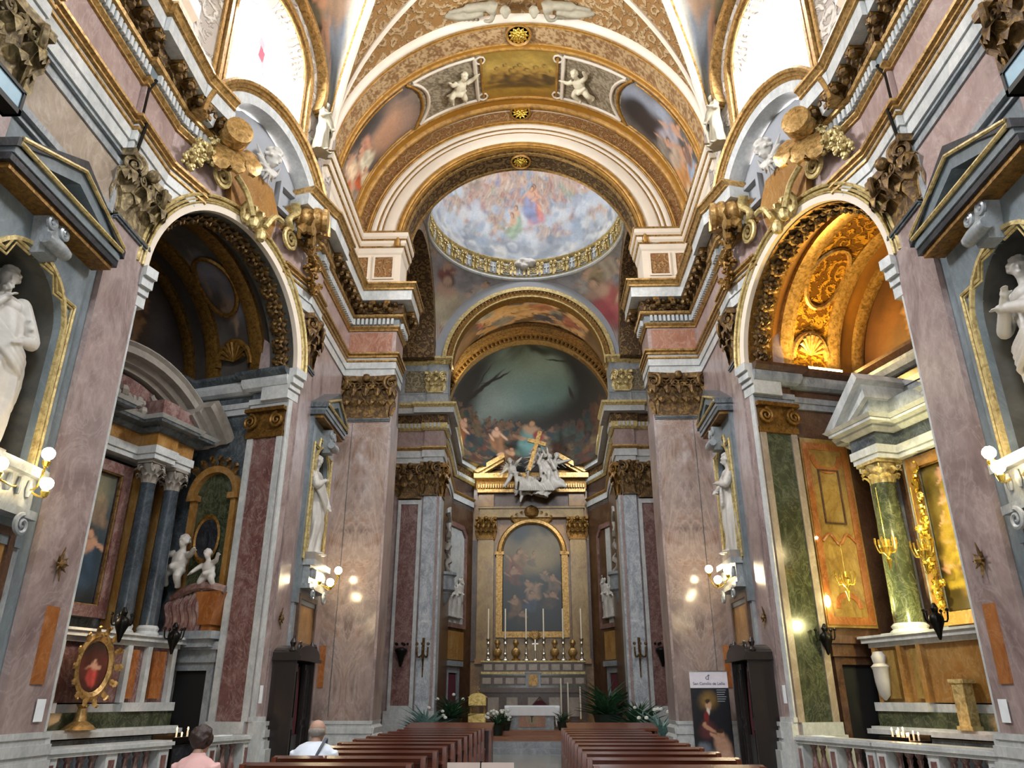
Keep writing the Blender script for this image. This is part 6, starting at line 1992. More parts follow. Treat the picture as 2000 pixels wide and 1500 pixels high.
point('lamp_panel', wpt(F, 2.6, -1.2, 4.4), 26, (1.0, .8, .4), .15)
point('lamp_left_altar', wpt(W2(-1), 1.7, -1.1, 2.9), 10, (1.0, .75, .45), .1)

# votive candle stands
for s, uc, w, n, lab in ((-1, 2.82, .72, 4, 'black metal votive candle stand in the gap of the left balustrade'), (1, 2.42, .62, 9, 'votive candle tray with lit candles behind the right balustrade')):
    F = W2(s)
    dz = -.2 if s < 0 else -.55
    t = thing('votive_stand', lab, 'candle stand', wpt(F, uc, dz, 0))
    b = MB(F); zt = .98 if s < 0 else 1.0
    b.box(uc-w/2, uc+w/2, dz-.2, dz+.2, zt-.04, zt); b.box(uc-w/2, uc+w/2, dz+.19, dz+.21, zt-.02, zt+.05); b.box(uc-w/2, uc+w/2, dz-.21, dz-.19, zt-.02, zt+.08)
    b.build('tray', 'iron', t, smooth=False)
    b = MB(F); b.box(uc-w/2+.04, uc+w/2-.04, dz-.15, dz+.15, .3, zt-.06); b.build('cabinet', 'black' if s < 0 else 'iron', t, smooth=False)
    for q in (-1, 1):
        for r in (-1, 1):
            b = MB(F); b.box(uc+q*(w/2-.03)-.015, uc+q*(w/2-.03)+.015, dz+r*.17-.015, dz+r*.17+.015, .14, zt-.04); b.build('leg', 'iron', t, smooth=False)
    R_ = random.Random(3+s)
    for k in range(n):
        u = uc-w/2+.08+(w-.16)*((k+.5)/n if s > 0 else .5+.45*(k+.5)/n); v = dz+(.08 if k % 2 else -.08); h = R_.uniform(.05, .14)
        c = thing('votive_candle', ('lit votive candle in the tray behind the right balustrade' if s > 0 else 'lit votive candle on the stand in the gap of the left balustrade'), 'candle', wpt(F, u, v, zt), 'votive candles, %s chapel' % SIDE[s])
        b = MB(F); b.lathe([(.014, 0), (.014, h)], 8, (u, v, zt)); wx = b.build('wax', 'wax', c)
        b = MB(F); b.ball((u, v, zt+h+.025), .011, 8, (1, 1, 2.4)); b.build('flame', 'flame', wx)
    point('lamp_candles', wpt(F, uc, dz, zt+.25), 3.0, (1, .6, .3), .1)
F = W2(-1)
b = MB(F); b.box(3.55, 3.9, -.2, .0, 1.0, 1.01)
tag(b.build('leaflet', 'paper', None, wpt(F, 3.7, -.1, 1.0), smooth=False), 'white leaflet lying on the far section of the left balustrade', 'paper')
F = W2(1)
b = MB(F); b.box(3.6, 3.95, -.2, .0, 1.0, 1.01)
tag(b.build('leaflet', 'paper', None, wpt(F, 3.8, -.1, 1.0), smooth=False), 'white leaflet lying on the far end of the right balustrade', 'paper')
# ------------------------------------------------------------------ high altar
AX = .2
t = thing('high_altar', 'tall gilded high altar with painting niche at the end of the church', 'altar', (AX, 34.2, 0))
MA = Matrix.Translation((AX, 0, 0))
b = MB(MA); b.box(-2.7, 2.7, 34.3, 34.7, 0, 11.6); b.build('back_wall', 'giallo', t, smooth=False)
b = MB(MA)
b.box(-2.3, 2.3, 32.2, 34.4, .32, .55); b.box(-2.1, 2.1, 32.4, 34.4, .55, .75); b.build('steps', 'brownmarble', t, smooth=False)
b = MB(MA); b.box(-2.15, 2.15, 32.9, 34.4, .75, 1.78); b.build('mensa_body', 'brownmarble', t, smooth=False)
b = MB(MA)
for x in (-1.6, -.85, .0, .85, 1.6): b.box(x-.22, x+.22, 32.84, 32.92, .9, 1.6)
b.pieces('mensa_panel', 'beige', t, smooth=False)
b = MB(MA); b.box(-2.25, 2.25, 32.75, 34.4, 1.78, 1.95); b.build('mensa_slab', 'brownmarble', t, smooth=False)
for i, (z0, z1, y, w) in enumerate(((1.95, 2.42, 33.3, 2.15), (2.48, 2.95, 33.6, 2.12))):
    b = MB(MA); b.box(-w, w, y, 34.4, z0, z1); b.build('gradine', 'brownmarble', t, smooth=False)
    b = MB(MA)
    for k in range(9):
        if i == 0 and k == 4: continue
        x = -w+.25+k*(2*w-.5)/8; b.box(x-.17, x+.17, y-.03, y+.01, z0+.16, z1-.08)
    b.pieces('gradine_panel', 'beige', t, smooth=False)
    b = MB(MA); b.box(-w-.05, w+.05, y-.06, 34.4, z1, z1+.06); b.box(-w-.03, w+.03, y-.04, y+.05, z0, z0+.1); b.build('gradine_ledge', 'goldp' if i else 'verde', t, smooth=False)
b = MB(MA); b.box(-.3, .3, 33.1, 33.5, 1.95, 2.55); b.box(-.34, .34, 33.08, 33.5, 2.5, 2.56); b.build('tabernacle', 'greyveined', t, smooth=False)
b = MB(MA); b.box(-.18, .18, 33.06, 33.12, 2.02, 2.46); b.build('tabernacle_door', 'gold', t, smooth=False)
FA = Matrix.Translation((AX, 34.3, 0)) @ frame(0, 0, 1, 0, -1)
for sg in (-1, 1):
    for u0, u1, d in ((-2.65, -2.45, .08), (-2.4, -1.7, .3)):
        a, c = (u0, u1) if sg < 0 else (-u1, -u0)
        b = MB(FA); b.box(a, c, 0, d, 3.0, 8.12); b.build('column_shaft', 'alabaster' if d > .1 else 'brownmarble', t, smooth=False)
    a, c = (-2.4, -1.7) if sg < 0 else (1.7, 2.4)
    capital(FA, a, c, 0, .3, 8.12, 1.0, 'golddk', t, n=3)
    b = MB(FA); b.box(a-.06, c+.06, 0, .36, 2.9, 3.1); b.build('column_foot', 'giallo', t, smooth=False)
    b = MB(FA); b.box(a-.0, c+.0, 0, .42, 9.6, 10.15); b.build('frieze_block', 'giallo', t, smooth=False)
    # raking pediment pieces
    b = MB(FA)
    x = lambda q: sg*q
    b.prism([(x(2.65), 11.12), (x(1.25), 11.95), (x(1.2), 11.75), (x(2.4), 11.04)], .0, .95)
    b.prism([(x(2.55), 11.07), (x(1.28), 11.77), (x(1.25), 11.6), (x(2.2), 11.02)], .0, .8)
    b.build('raking_cornice', 'gold', t, smooth=False)
    b = MB(FA); b.prism([(x(2.3), 11.02), (x(.9), 11.6), (x(.9), 11.02)], 0, .35); b.build('pediment_field', 'golddk', t, smooth=False)
b = MB(FA)
b.box(-2.35, 2.35, 0, .38, 9.1, 9.5); b.box(-2.4, 2.4, 0, .45, 9.5, 9.58); b.build('architrave', 'alabaster', t, smooth=False)
b = MB(FA); b.box(-1.7, 1.7, 0, .3, 9.58, 10.2); b.build('frieze', 'brownmarble', t, smooth=False)
b = MB(FA); b.box(-2.45, 2.45, 0, .6, 10.2, 10.35); b.box(-2.6, 2.6, 0, .9, 10.8, 11.02)
for k in range(44): b.box(-2.4+k*.11, -2.34+k*.11, .58, .72, 10.38, 10.55)
b.build('cornice', 'gold', t, smooth=False)
b = MB(FA); b.box(-2.5, 2.5, 0, .55, 10.35, 10.8); b.build('cornice_soffit', 'golddk', t, smooth=False)
# frame of the painting
b = MB(FA)
zs = 7.5; hw = 1.3
b.box(-hw-.28, -hw, 0, .34, 3.95, zs); b.box(hw, hw+.28, 0, .34, 3.95, zs); b.box(-hw, hw, 0, .33, 3.95, 4.2)
b.arc([(hw, 0), (hw, .3), (hw+.07, .4), (hw+.2, .38), (hw+.26, .3), (hw+.26, 0)], (0, zs), 0, PI, 40)
for sg in (-1, 1): b.box(sg*(hw+.14)-.2, sg*(hw+.14)+.2, 0, .38, zs-.06, zs+.08)
b.build('picture_frame', 'gold', t, angle=30)
b = MB(FA)
b.lathe([(.02, -.3), (.3, -.2), (.36, 0), (.3, .2), (.02, .32)], 16, (0, .3, 9.35), sy=.8)
for k in range(9): leaf(b, T3(-.6+.15*k, .3, 8.85+.15*math.sin(k/8*PI), ry=(k-4)*.2), .2, .45, .15)
b.build('crown_cartouche', 'golddk', t)
b = MB(FA); b.box(-1.6, 1.6, 0, .2, 3.0, 3.95); b.build('base_panel', 'alabaster', t, smooth=False)
alt = Paint([(0, '#101213'), (.3, '#171d21'), (.55, '#2a302f'), (.72, '#5c5443'), (.85, '#665c48'), (.95, '#33322c'), (1, '#262521')], 120, .52, .45)
alt.blob(.62, .66, .3, .12, '#80704f', .1, .7, .8).blob(.2, .92, .2, .1, '#2e3438', 0, .6)
for a in ((.22, .62, .2, '#6a4030', .3), (.36, .68, .14, '#6a543c', -.3), (.5, .66, .12, '#5a4f40', .4), (.18, .5, .16, '#54332a', .2), (.5, .36, .18, '#7a6450', -.5), (.46, .26, .16, '#26384a', .2), (.84, .42, .16, '#5a4c3e', 0), (.8, .28, .16, '#38302a', .2), (.22, .22, .16, '#5c462e', -.2), (.3, .12, .12, '#30261e', .2), (.7, .5, .09, '#66584a', .3)): alt.fig(*a, flesh='#8a6c52', hair='#241a12')
t2 = thing('altarpiece', 'tall round headed dark altarpiece painting with pale clouds over the high altar', 'painting', (AX, 34.15, 4.2))
def falt(u, v):
    z = 4.2+v*(zs+hw-4.2)
    w = hw if z < zs else math.sqrt(max(0.0, hw*hw-(z-zs)**2))
    return (AX+w*(2*u-1), 34.08, z)
painted('canvas', falt, 90, 150, alt, 'oil', t2, back=.03)
# candlesticks, busts, crucifix
R_ = random.Random(2)
names6 = ['farthest left', 'second from the left', 'third from the left', 'third from the right', 'second from the right', 'farthest right']
for k, x in enumerate((-1.88, -1.16, -.28, .46, 1.28, 2.05)):
    c = thing('altar_candlestick', 'silver candlestick with tall white candle on the high altar, %s of six' % names6[k], 'candlestick', (AX+x-.0, 33.75, 3.01), 'six tall candlesticks on the high altar')
    b = MB(); b.lathe([(.16, 0), (.15, .04), (.06, .12), (.05, .2), (.09, .27), (.04, .36), (.03, .6), (.07, .68), (.03, .76), (.09, .86), (.09, .88)], 12, (AX+x, 33.75, 3.01)); b.build('stick', 'silver', c)
    b = MB(); b.lathe([(.032, .88), (.032, 2.1)], 10, (AX+x, 33.75, 3.01)); b.build('candle', 'wax', c)
for k, (x, nmx) in enumerate(((-1.5, 'outer left'), (-.72, 'inner left'), (.92, 'inner right'), (1.68, 'outer right'))):
    c = thing('bust_reliquary', 'gilded reliquary bust between the candlesticks, %s of four' % nmx, 'bust', (AX+x, 33.9, 3.01), 'gilded busts on the high altar')
    b = MB(); b.lathe([(.2, 0), (.18, .06), (.08, .12), (.1, .2)], 12, (AX+x, 33.9, 3.01)); b.build('foot', 'golddk', c)
    b = MB(); b.ball((AX+x, 33.9, 3.36), .2, 12, (1, .6, .9)); head(b, (AX+x, 33.88, 3.7), .27, PI, 0, k % 2 == 0, 'curly'); b.tube([(AX+x, 33.9, 3.45), (AX+x, 33.9, 3.62)], .06, 8)
    b.build('bust', 'gold', c, remesh=.018)
c = thing('altar_crucifix', 'small silver crucifix on a stepped foot at the middle of the high altar', 'crucifix', (AX+.1, 33.7, 3.01))
b = MB(); b.lathe([(.14, 0), (.12, .05), (.04, .12), (.03, .4)], 10, (AX+.1, 33.7, 3.01)); b.box(AX+.08, AX+.12, 33.69, 33.71, 3.35, 3.85); b.box(AX-.03, AX+.23, 33.69, 33.71, 3.66, 3.7); b.build('cross', 'silver', c)
b = MB()
for k in range(9):
    a = -1.2+k*.3; b.tube([(AX+.1, 33.75, 3.85), (AX+.1+.3*math.sin(a), 33.75, 3.95+.28*math.cos(a))], [.05, .015], 5)
tag(b.build('gilt_crest', 'gold', None, (AX+.1, 33.75, 3.85)), 'small gilded palmette crest at the foot of the altarpiece', 'ornament')
# angel group holding a cross
bb = MB()
g = lambda *a: bb.tube(*a)
putto(bb, (-.75, -.2, .55), 1.15, 1, -.25, dict(aL=[(-.3, .0, .55), (-.5, .1, .42)], aR=[(.25, .2, .7), (.42, .25, .8)], lL=[(-.25, .2, .1), (-.5, .25, -.15)], lR=[(.05, .25, .02), (-.05, .2, -.35)]), True, .4)
putto(bb, (.15, -.1, 1.05), 1.15, 2, .15, dict(aL=[(-.25, .15, .75), (-.1, .25, .95)], aR=[(.3, .1, .6), (.2, .25, .75)], lL=[(-.2, .25, .2), (-.35, .1, -.1)], lR=[(.2, .25, .1), (.25, .15, -.3)]), True, -.3)
putto(bb, (.75, -.15, .75), 1.2, 3, .35, dict(aL=[(-.3, .1, .75), (-.4, .2, .95)], aR=[(.3, .0, .75), (.5, -.05, .9)], lL=[(-.05, .3, .1), (.1, .25, -.3)], lR=[(.3, .2, .05), (.45, .15, -.25)]), True, -.4)
putto(bb, (-.25, -.15, -.25), .8, 4, -.6, dict(aL=[(-.3, .0, .55), (-.4, .2, .5)], aR=[(.25, .2, .6), (.4, .2, .5)], lL=[(-.25, .1, .2), (-.4, .1, .05)], lR=[(.25, .1, .2), (.35, .1, .0)]), True, .2)
for k in range(22):
    a = R_.uniform(-.75, .75); bb.ball((a, -.15+R_.uniform(-.1, .1), .55+R_.uniform(-.3, .3)-abs(a)*.3), R_.uniform(.08, .17), 8)
for k in range(12): bb.tube(quad_spline([(.6+.07*k, .0, 1.1-.05*k), (.68+.07*k, .12, .7-.04*k), (.62+.08*k, .1, .25), (.75+.05*k, .05, -.1+.05*k)], 4), .06, 6)
tmp = MB(); draped_saint(tmp, 2.0, .1, [(-.2, .08, .7), (-.16, .16, .88)], [(.16, .08, .66), (.05, .16, .8)], 77, False, 'curly', .2, 1.0)
bb.add(tmp.v, tmp.f, T3(.35, .0, -.15, ry=.25) @ Matrix.Diagonal((1.1, .9, 1, 1)))
for sg in (-1, 1):
    for k in range(7): bb.tube([(.45+sg*.1, -.2, 1.45), (.45+sg*(.35+.05*k), -.3, 1.75-.12*k), (.45+sg*(.85-.03*k), -.3, 1.7-.24*k)], [.06, .11, .03], 6, flat=.5)
for k in range(16): bb.tube(quad_spline([(-.6+.09*k, .05, .7-.03*k), (-.5+.08*k, .2, .4+.1*math.sin(k)), (-.55+.1*k, .15, .05)], 4), .08, 6)
b = MB(); b.add(bb.v, bb.f, T3(AX+.05, 33.05, 10.0) @ Matrix.Rotation(PI, 4, 'Z') @ Matrix.Diagonal((-1, 1, 1, 1)))
tag(b.build('angel_group', 'statue_grey', None, (AX+.15, 33.05, 10.0), remesh=.022), 'white stucco group of angels and putti over the broken pediment of the high altar', 'sculpture')
b = MB(Matrix.Translation((AX+.22, 32.75, 12.05)) @ Matrix.Rotation(.28, 4, 'Y')); b.box(-.09, .09, -.05, .05, -1.15, .75); b.box(-.42, .42, -.06, .06, .12, .3)
tag(b.build('gilded_cross', 'gold', None, (AX+.22, 32.75, 12.05), smooth=False), 'gilded Latin cross tilted to the right, held up by the angels', 'cross')
# relief panels, doors and little balconies beside the altar
for s in (-1, 1):
    nm = SIDE[s]; FM = MA @ sm(s)
    FP = FM @ frame(-3.36, 32.2, .75, 1.8, -1)   # u along the canted wall
    FP = FM @ frame(-3.7, 31.3, .85, 2.3, -1)
    b = MB(FP); b.box(-.1, 2.35, -.15, .02, .3, 9.3); struct(b.build('wall_far', 'brownmarble', smooth=False))
    t = thing('marble_relief', 'large white marble relief with carved figures on the %s wall beside the high altar' % nm, 'relief', wpt(FP, 1.1, 0, 4.6))
    b = MB(FP)
    P = [(.2, 4.4), (2.0, 4.4), (2.0, 8.0), (1.7, 8.3), (.5, 8.3), (.2, 8.0)]
    b.prism(P, 0, .08); b.build('slab', 'white', t, smooth=False)
    b = MB(FP); Q = [(.05, 4.22), (2.15, 4.22), (2.15, 8.1), (1.8, 8.5), (.4, 8.5), (.05, 8.1)]
    b.ring(Q, P, 0, .16); b.build('frame', 'redmarble', t, smooth=False)
    bb = MB()
    for k, (x, z, h) in enumerate(((1.0, 4.6, 1.5), (1.5, 4.6, 1.65), (.55, 4.6, 1.4), (1.75, 5.5, .9))):
        tmp = MB(); draped_saint(tmp, h, .05*(-1)**k, seed=60+k, beard=False, hair='curly'); bb.add(tmp.v, tmp.f, T3(x, .14, z) @ Matrix.Diagonal((1, .6, 1, 1)))
    b = MB(FP); b.add(bb.v, bb.f); b.build('carved_figures', 'statue', t, remesh=.035)
    b = MB(FP); b.box(.1, 2.1, 0, .1, 3.0, 4.1); b.build('lower_panel', 'giallo', t, smooth=False)
    t = thing('sanctuary_doorway', 'narrow doorway with dark red curtain on the %s of the high altar' % nm, 'doorway', wpt(FP, 1.0, 0, .3))
    b = MB(FP); b.box(.7, 1.5, 0, .05, .3, 2.5); b.build('opening', 'dark', t, smooth=False)  # slab behind the curtain, coloured dark to stand for shade
    b = MB(FP)
    for k in range(7): b.tube([(.76+.1*k, .09, .32), (.77+.1*k, .11, 1.4), (.76+.1*k, .08, 2.45)], .05, 6)
    b.build('curtain', 'burgundy', t)
    b = MB(FP); b.ring([(.5, .3), (.5, 2.75), (1.7, 2.75), (1.7, .3)], [(.7, .3), (.7, 2.5), (1.5, 2.5), (1.5, .3)], 0, .14); b.box(.4, 1.8, 0, .25, 2.75, 2.95); b.build('door_frame', 'greyveined', t, smooth=False)
    # carved organ-like balcony on the sanctuary wall
    t = thing('carved_balcony', 'small carved dark balcony projecting from the %s sanctuary wall' % nm, 'balcony', tuple(FM @ Vector((-3.2, 29.5, 5))))
    b = MB(FM)
    b.lathe([(.05, 0), (.2, .15), (.32, .45), (.45, .55), (.45, .62)], 20, (-3.38, 29.6, 4.8), a0=-PI/2, a1=PI/2); b.lathe([(.42, .62), (.42, 1.05), (.5, 1.1), (.5, 1.2)], 20, (-3.38, 29.6, 4.8), a0=-PI/2, a1=PI/2)
    b.build('basket', 'greyveined', t, angle=30)
    b = MB(FM)
    for k in range(9): 
        a = -PI/2+PI*(k+.5)/9; leaf(b, T3(-3.38+.34*math.cos(a), 29.6+.34*math.sin(a), 5.2, rz=a-PI/2), .14, .3, .08)
    b.tube([(-3.24+.05*math.sin(k*1.7), 29.6+.12*math.cos(k*1.3), 5.9+.14*k) for k in range(20)], [.1+.05*math.sin(k*1.9) for k in range(20)], 8); b.build('carving', 'statue_grey', t)

# ------------------------------------------------------------------ people's altar, steps, furnishings
b = MB(); b.box(-2.4, 2.9, 26.6, 31.5, .32, .44); struct(b.build('floor', 'carpetstep', smooth=False))
b = MB(); b.box(-1.35, 1.75, 28.0, 30.0, .44, .56); struct(b.build('floor', 'carpetstep', smooth=False))
t = thing('altar_table', 'free standing altar block with orange marble front panel under a white cloth', 'altar', (.15, 29.3, .56))
b = MB(); b.box(-.62, .92, 29.05, 29.75, .56, 1.26); b.build('block', 'greyveined', t, smooth=False)
b = MB(); b.box(-.32, .62, 29.0, 29.06, .64, 1.2); b.build('front_panel', 'orange', t, smooth=False)
b = MB(); b.lathe([(.001, 0), (.2, 0)], 16, L=T3(.15, 28.985, .92, rx=PI/2), cap=False); b.build('oval_inset', 'alabaster', t)
b = MB(); b.box(.135, .165, 28.97, 28.99, .8, 1.08); b.box(.09, .21, 28.97, 28.99, .97, 1.0); b.build('cross_emblem', 'iron', t, smooth=False)
b = MB()
def fcl(u, v):
    # cloth: top and front and side falls
    x = -.8+1.92*u; 
    y = 28.94 + .0
    return (x, y-.03*math.sin(u*40)*(1-v)*.3, 1.0+.32*v - (.34 if (u < .08 or u > .92) else 0)*(1-v))
b.grid(fcl, 60, 8)
b.grid(lambda u, v: (-.8+1.92*u, 28.94+.92*v, 1.325), 20, 6)
for x in (-.8, 1.12): b.grid(lambda u, v: (x+.02*math.sin(u*9), 28.94+.92*u, .7+.625*v), 16, 6)
tag(b.build('altar_cloth', 'cloth', None, (.15, 29.3, 1.32), solid=.012), 'white linen cloth draped over the free standing altar', 'cloth')
t = thing('reliquary_casket', 'small gilded house shaped casket on a pale pedestal, left of the altar', 'casket', (-1.66, 27.6, .44))
b = MB(); b.box(-1.95, -1.37, 27.35, 27.85, .44, 1.1); b.build('pedestal', 'casket', t, smooth=False)
b = MB()
for sx in (-1, 1):
    for sy in (-1, 1): b.lathe([(.05, 0), (.03, .04), (.045, .1), (.025, .2), (.05, .25)], 8, (-1.66+sx*.22, 27.6+sy*.17, 1.1))
b.pieces('foot', 'gold', t)
b = MB(); b.box(-1.95, -1.37, 27.38, 27.82, 1.35, 1.6); b.prism([(-1.99, 1.6), (-1.33, 1.6), (-1.45, 1.68), (-1.55, 1.73), (-1.77, 1.73), (-1.87, 1.68)], 27.4, 27.8); b.build('box', 'casket', t, smooth=False)
b = MB(); b.box(-1.67, -1.65, 27.59, 27.61, 1.72, 1.95); b.box(-1.72, -1.6, 27.59, 27.61, 1.85, 1.88); b.ball((-1.66, 27.6, 1.75), .05, 8); b.build('finial', 'gold', t)
def bouquet(c, r, n, mt, lab, flowers=8, seed=1, pot=True):
    R = random.Random(seed); t = thing('potted_plant' if pot else 'flower_arrangement', lab, 'plant', c)
    if pot:
        b = MB(); b.lathe([(r*.3, 0), (r*.42, r*.55), (r*.46, r*.6)], 12, c); b.build('pot', 'terracotta', t)
    b = MB()
    for i in range(n):
        a = R.uniform(0, 2*PI); e = R.uniform(.2, 1.5); l = r*R.uniform(.6, 1.15)
        p0 = Vector(c)+Vector((0, 0, r*.5)); p1 = p0+Vector((math.cos(a)*math.cos(e), math.sin(a)*math.cos(e), math.sin(e)))*l*.6; p2 = p0+Vector((math.cos(a)*math.cos(e*.7), math.sin(a)*math.cos(e*.7), math.sin(e*.8)))*l
        b.tube([p0, p1, p2], [.012, r*.055, .006], 4, flat=.25)
    b.build('leaves', mt, t)
    if flowers:
        b = MB()
        for i in range(flowers):
            a = R.uniform(0, 2*PI); e = R.uniform(.3, 1.4)
            p = Vector(c)+Vector((0, 0, r*.55))+Vector((math.cos(a)*math.cos(e), math.sin(a)*math.cos(e), math.sin(e)))*r*.85
            b.ball(tuple(p), .065, 7, (1, 1, .75))
        b.pieces('bloom', 'petal', t)
for c, r, n, mt, lab, fl in (((-3.05, 24.9, .0), .95, 120, 'paleleaf', 'pale blue green fern arrangement at the foot of the left sanctuary pilaster', 4),
                             ((-2.5, 26.9, .44), .9, 110, 'leaf', 'dark green leafy plant right of the pale fern, left of the altar', 4),
                             ((-1.0, 27.5, .44), .55, 50, 'leaf', 'low bunch of white flowers between casket and altar cloth', 16),
                             ((-.75, 28.2, .56), .45, 50, 'leaf', 'dark plant with white blooms against the left side of the altar', 5),
                             ((1.2, 28.5, .56), .45, 60, 'leaf', 'dark green plant against the right side of the altar', 0),
                             ((2.6, 26.7, .44), 1.1, 150, 'leaf', 'large spreading dark palm right of the altar, before the right pews', 0),
                             ((3.4, 25.2, .16), .95, 120, 'leaf', 'dark green foliage at the foot of the right sanctuary pilaster', 2),
                             ((3.5, 21.5, .0), .95, 80, 'paleleaf', 'pale flowers and leaves behind the right pews beside the crossing pier', 6)):
    bouquet(c, r, n, mt, lab, fl, int(abs(c[0]*10)))
for k, (x, y) in enumerate(((1.25, 30.9), (1.5, 30.7), (1.95, 30.6))):
    c = thing('processional_candle', 'tall thin white candle on a floor stand behind the altar, %s of three' % ['left', 'middle', 'right'][k], 'candle', (x, y, .32), 'floor candles behind the altar')
    b = MB(); b.lathe([(.12, 0), (.03, .04), (.02, .5), (.05, .55)], 10, (x, y, .32)); b.build('stand', 'brass', c)
    b = MB(); b.lathe([(.03, .55), (.03, 1.95-.15*k)], 8, (x, y, .32)); b.build('candle', 'wax', c)
t = thing('priest_chair', 'gilt and burgundy velvet chair behind the altar table', 'chair', (.45, 31.0, .32))
b = MB(); b.box(.15, .75, 30.8, 31.3, .7, .8); b.build('seat', 'burgundy', t, smooth=False)
b = MB(); b.box(.2, .7, 31.22, 31.3, .8, 1.25); b.lathe([(.24, -.08), (.25, 0), (.25, .08)], 20, L=T3(.45, 31.26, 1.25, rx=PI/2)); b.build('backrest', 'burgundy', t, angle=30)
b = MB(); b.tube([(.15, 31.3, .7), (.15, 31.32, 1.3), (.45, 31.32, 1.62), (.75, 31.32, 1.3), (.75, 31.3, .7)], .035, 6); b.build('frame', 'silver', t)
for sx in (.17, .73):
    for sy in (30.83, 31.27):
        b = MB(); b.lathe([(.03, 0), (.045, .1), (.025, .25), (.03, .4)], 8, (sx, sy, .32)); b.build('leg', 'goldp', t)
spot('lamp_sanctuary', (AX-2.6, 30.5, 9.0), (AX-1.8, 34.2, 11.6), 300, (1.0, .85, .4), 34, .1, .5)
spot('lamp_high_altar', (AX+2.4, 30.6, 9.4), (AX+.3, 34.4, 6.5), 80, (1.0, .74, .34), 70, .15, .7)
spot('lamp_high_altar', (AX-2.4, 30.6, 9.4), (AX-.5, 34.4, 4.5), 70, (1.0, .76, .36), 70, .15, .7)
area('fill_apse', (AX-2.7, 29.9, 11.9), (AX+2.6, 33.0, 7.0), .8, 1.0, 110, (.85, .93, 1.0))  # added fill light for the apse walls, no window behind it
area('fill_apse', (AX+2.7, 29.9, 11.9), (AX-3.0, 32.3, 6.5), .8, 1.0, 190, (.85, .93, 1.0))  # stronger added fill that lightens the left relief
# ------------------------------------------------------------------ statues in the niches
def place_statue(F, u, v, z, bb, label, mt='statue', vox=.015, rz=0.0):
    b = MB(F); b.add(bb.v, bb.f, T3(u, v, z, rz=rz))
    t = thing('saint_statue', label, 'statue', wpt(F, u, v, z))
    b.build('figure', mt, t, remesh=vox)
    b = MB(F); b.box(u-.36, u+.36, v-.26, v+.26, z-.14, z+.02); b.build('plinth', 'statue_grey', t, smooth=False)
    return t
bb = MB(); draped_saint(bb, 2.3, .07, [(-.13, .09, .66), (-.035, .085, .775)], [(.19, -.01, .62), (.09, .1, .56)], 11, True, 'curly', .1, 1.0)
place_statue(W1(-1), 8.1, -.24, 4.29, bb, 'bearded robed marble saint holding a hand to his chin, large niche at the left edge', rz=.55)
bb = MB(); draped_saint(bb, 2.3, .06, [(-.14, .1, .64), (.03, .14, .7)], [(.15, .08, .62), (-.02, .15, .74)], 23, False, 'curly', .9, -1.0)
place_statue(W1(1), 8.15, -.22, 4.29, bb, 'robed marble saint with crossed arms and head in profile, large niche at the right edge')
bb = MB(); draped_saint(bb, 2.25, .07, [(-.14, .06, .66), (-.04, .1, .72)], [(.15, .06, .62), (.1, .13, .5)], 31, False, 'long', .5, 1.0)
place_statue(W3(-1), 16.5, .06, 4.44, bb, 'slender white marble saint in the smaller niche beside the left crossing pier')
bb = MB(); draped_saint(bb, 2.25, .07, [(-.15, .08, .64), (.0, .12, .68)], [(.14, .08, .64), (.05, .14, .6)], 37, False, 'long', -.4, -1.0)
place_statue(W3(1), 16.5, .06, 4.44, bb, 'veiled white marble saint in the smaller niche beside the right crossing pier')

# ------------------------------------------------------------------ wall lamps
def sconce(s, base, bulbs, lab, pw, X):
    SMx = sm(s)
    t = thing('wall_sconce', lab, 'lamp', tuple(SMx @ Vector(base)), 'brass wall sconces')
    b = MB(SMx)
    b.ball(base, .09, 8)
    for q in bulbs:
        m = ((base[0]+q[0])/2+.08, (base[1]+q[1])/2, min(base[2], q[2])-.12)
        b.tube(quad_spline([base, m, (q[0], q[1], q[2]-.16)], 6), .014, 6)
        b.lathe([(.03, -.16), (.05, -.1), (.02, -.05)], 8, q)
    am = b.build('arms', 'brass', t)
    for q in bulbs:
        b = MB(SMx); b.ball(q, .075 if X else .085, 14); b.build('bulb', 'bulb', am)
        l = SMx @ Vector(q)
        o = point('lamp_sconce', tuple(l), pw, (1.0, .66, .34), .07)
sconce(-1, (-5.95, 8.75, 4.0), [(-5.5, 8.52, 4.28), (-5.5, 8.62, 3.94), (-5.5, 7.78, 3.94)], 'three bulb brass wall sconce below the large left niche', 95, 1)
sconce(1, (-5.95, 8.75, 4.0), [(-5.5, 8.52, 4.2), (-5.5, 8.42, 4.0), (-5.5, 7.7, 4.1)], 'three bulb brass wall sconce below the large right niche', 95, 1)
sconce(-1, (-4.6, 17.5, 4.0), [(-4.35, 16.62, 4.0), (-4.2, 16.94, 3.93), (-4.2, 17.56, 4.28)], 'three bulb brass wall sconce between the small left niche and the crossing pier', 300, 0)
sconce(1, (-4.6, 17.5, 4.0), [(-4.35, 16.44, 4.08), (-4.2, 16.75, 3.93), (-4.2, 17.5, 4.27)], 'three bulb brass wall sconce between the small right niche and the crossing pier', 300, 0)

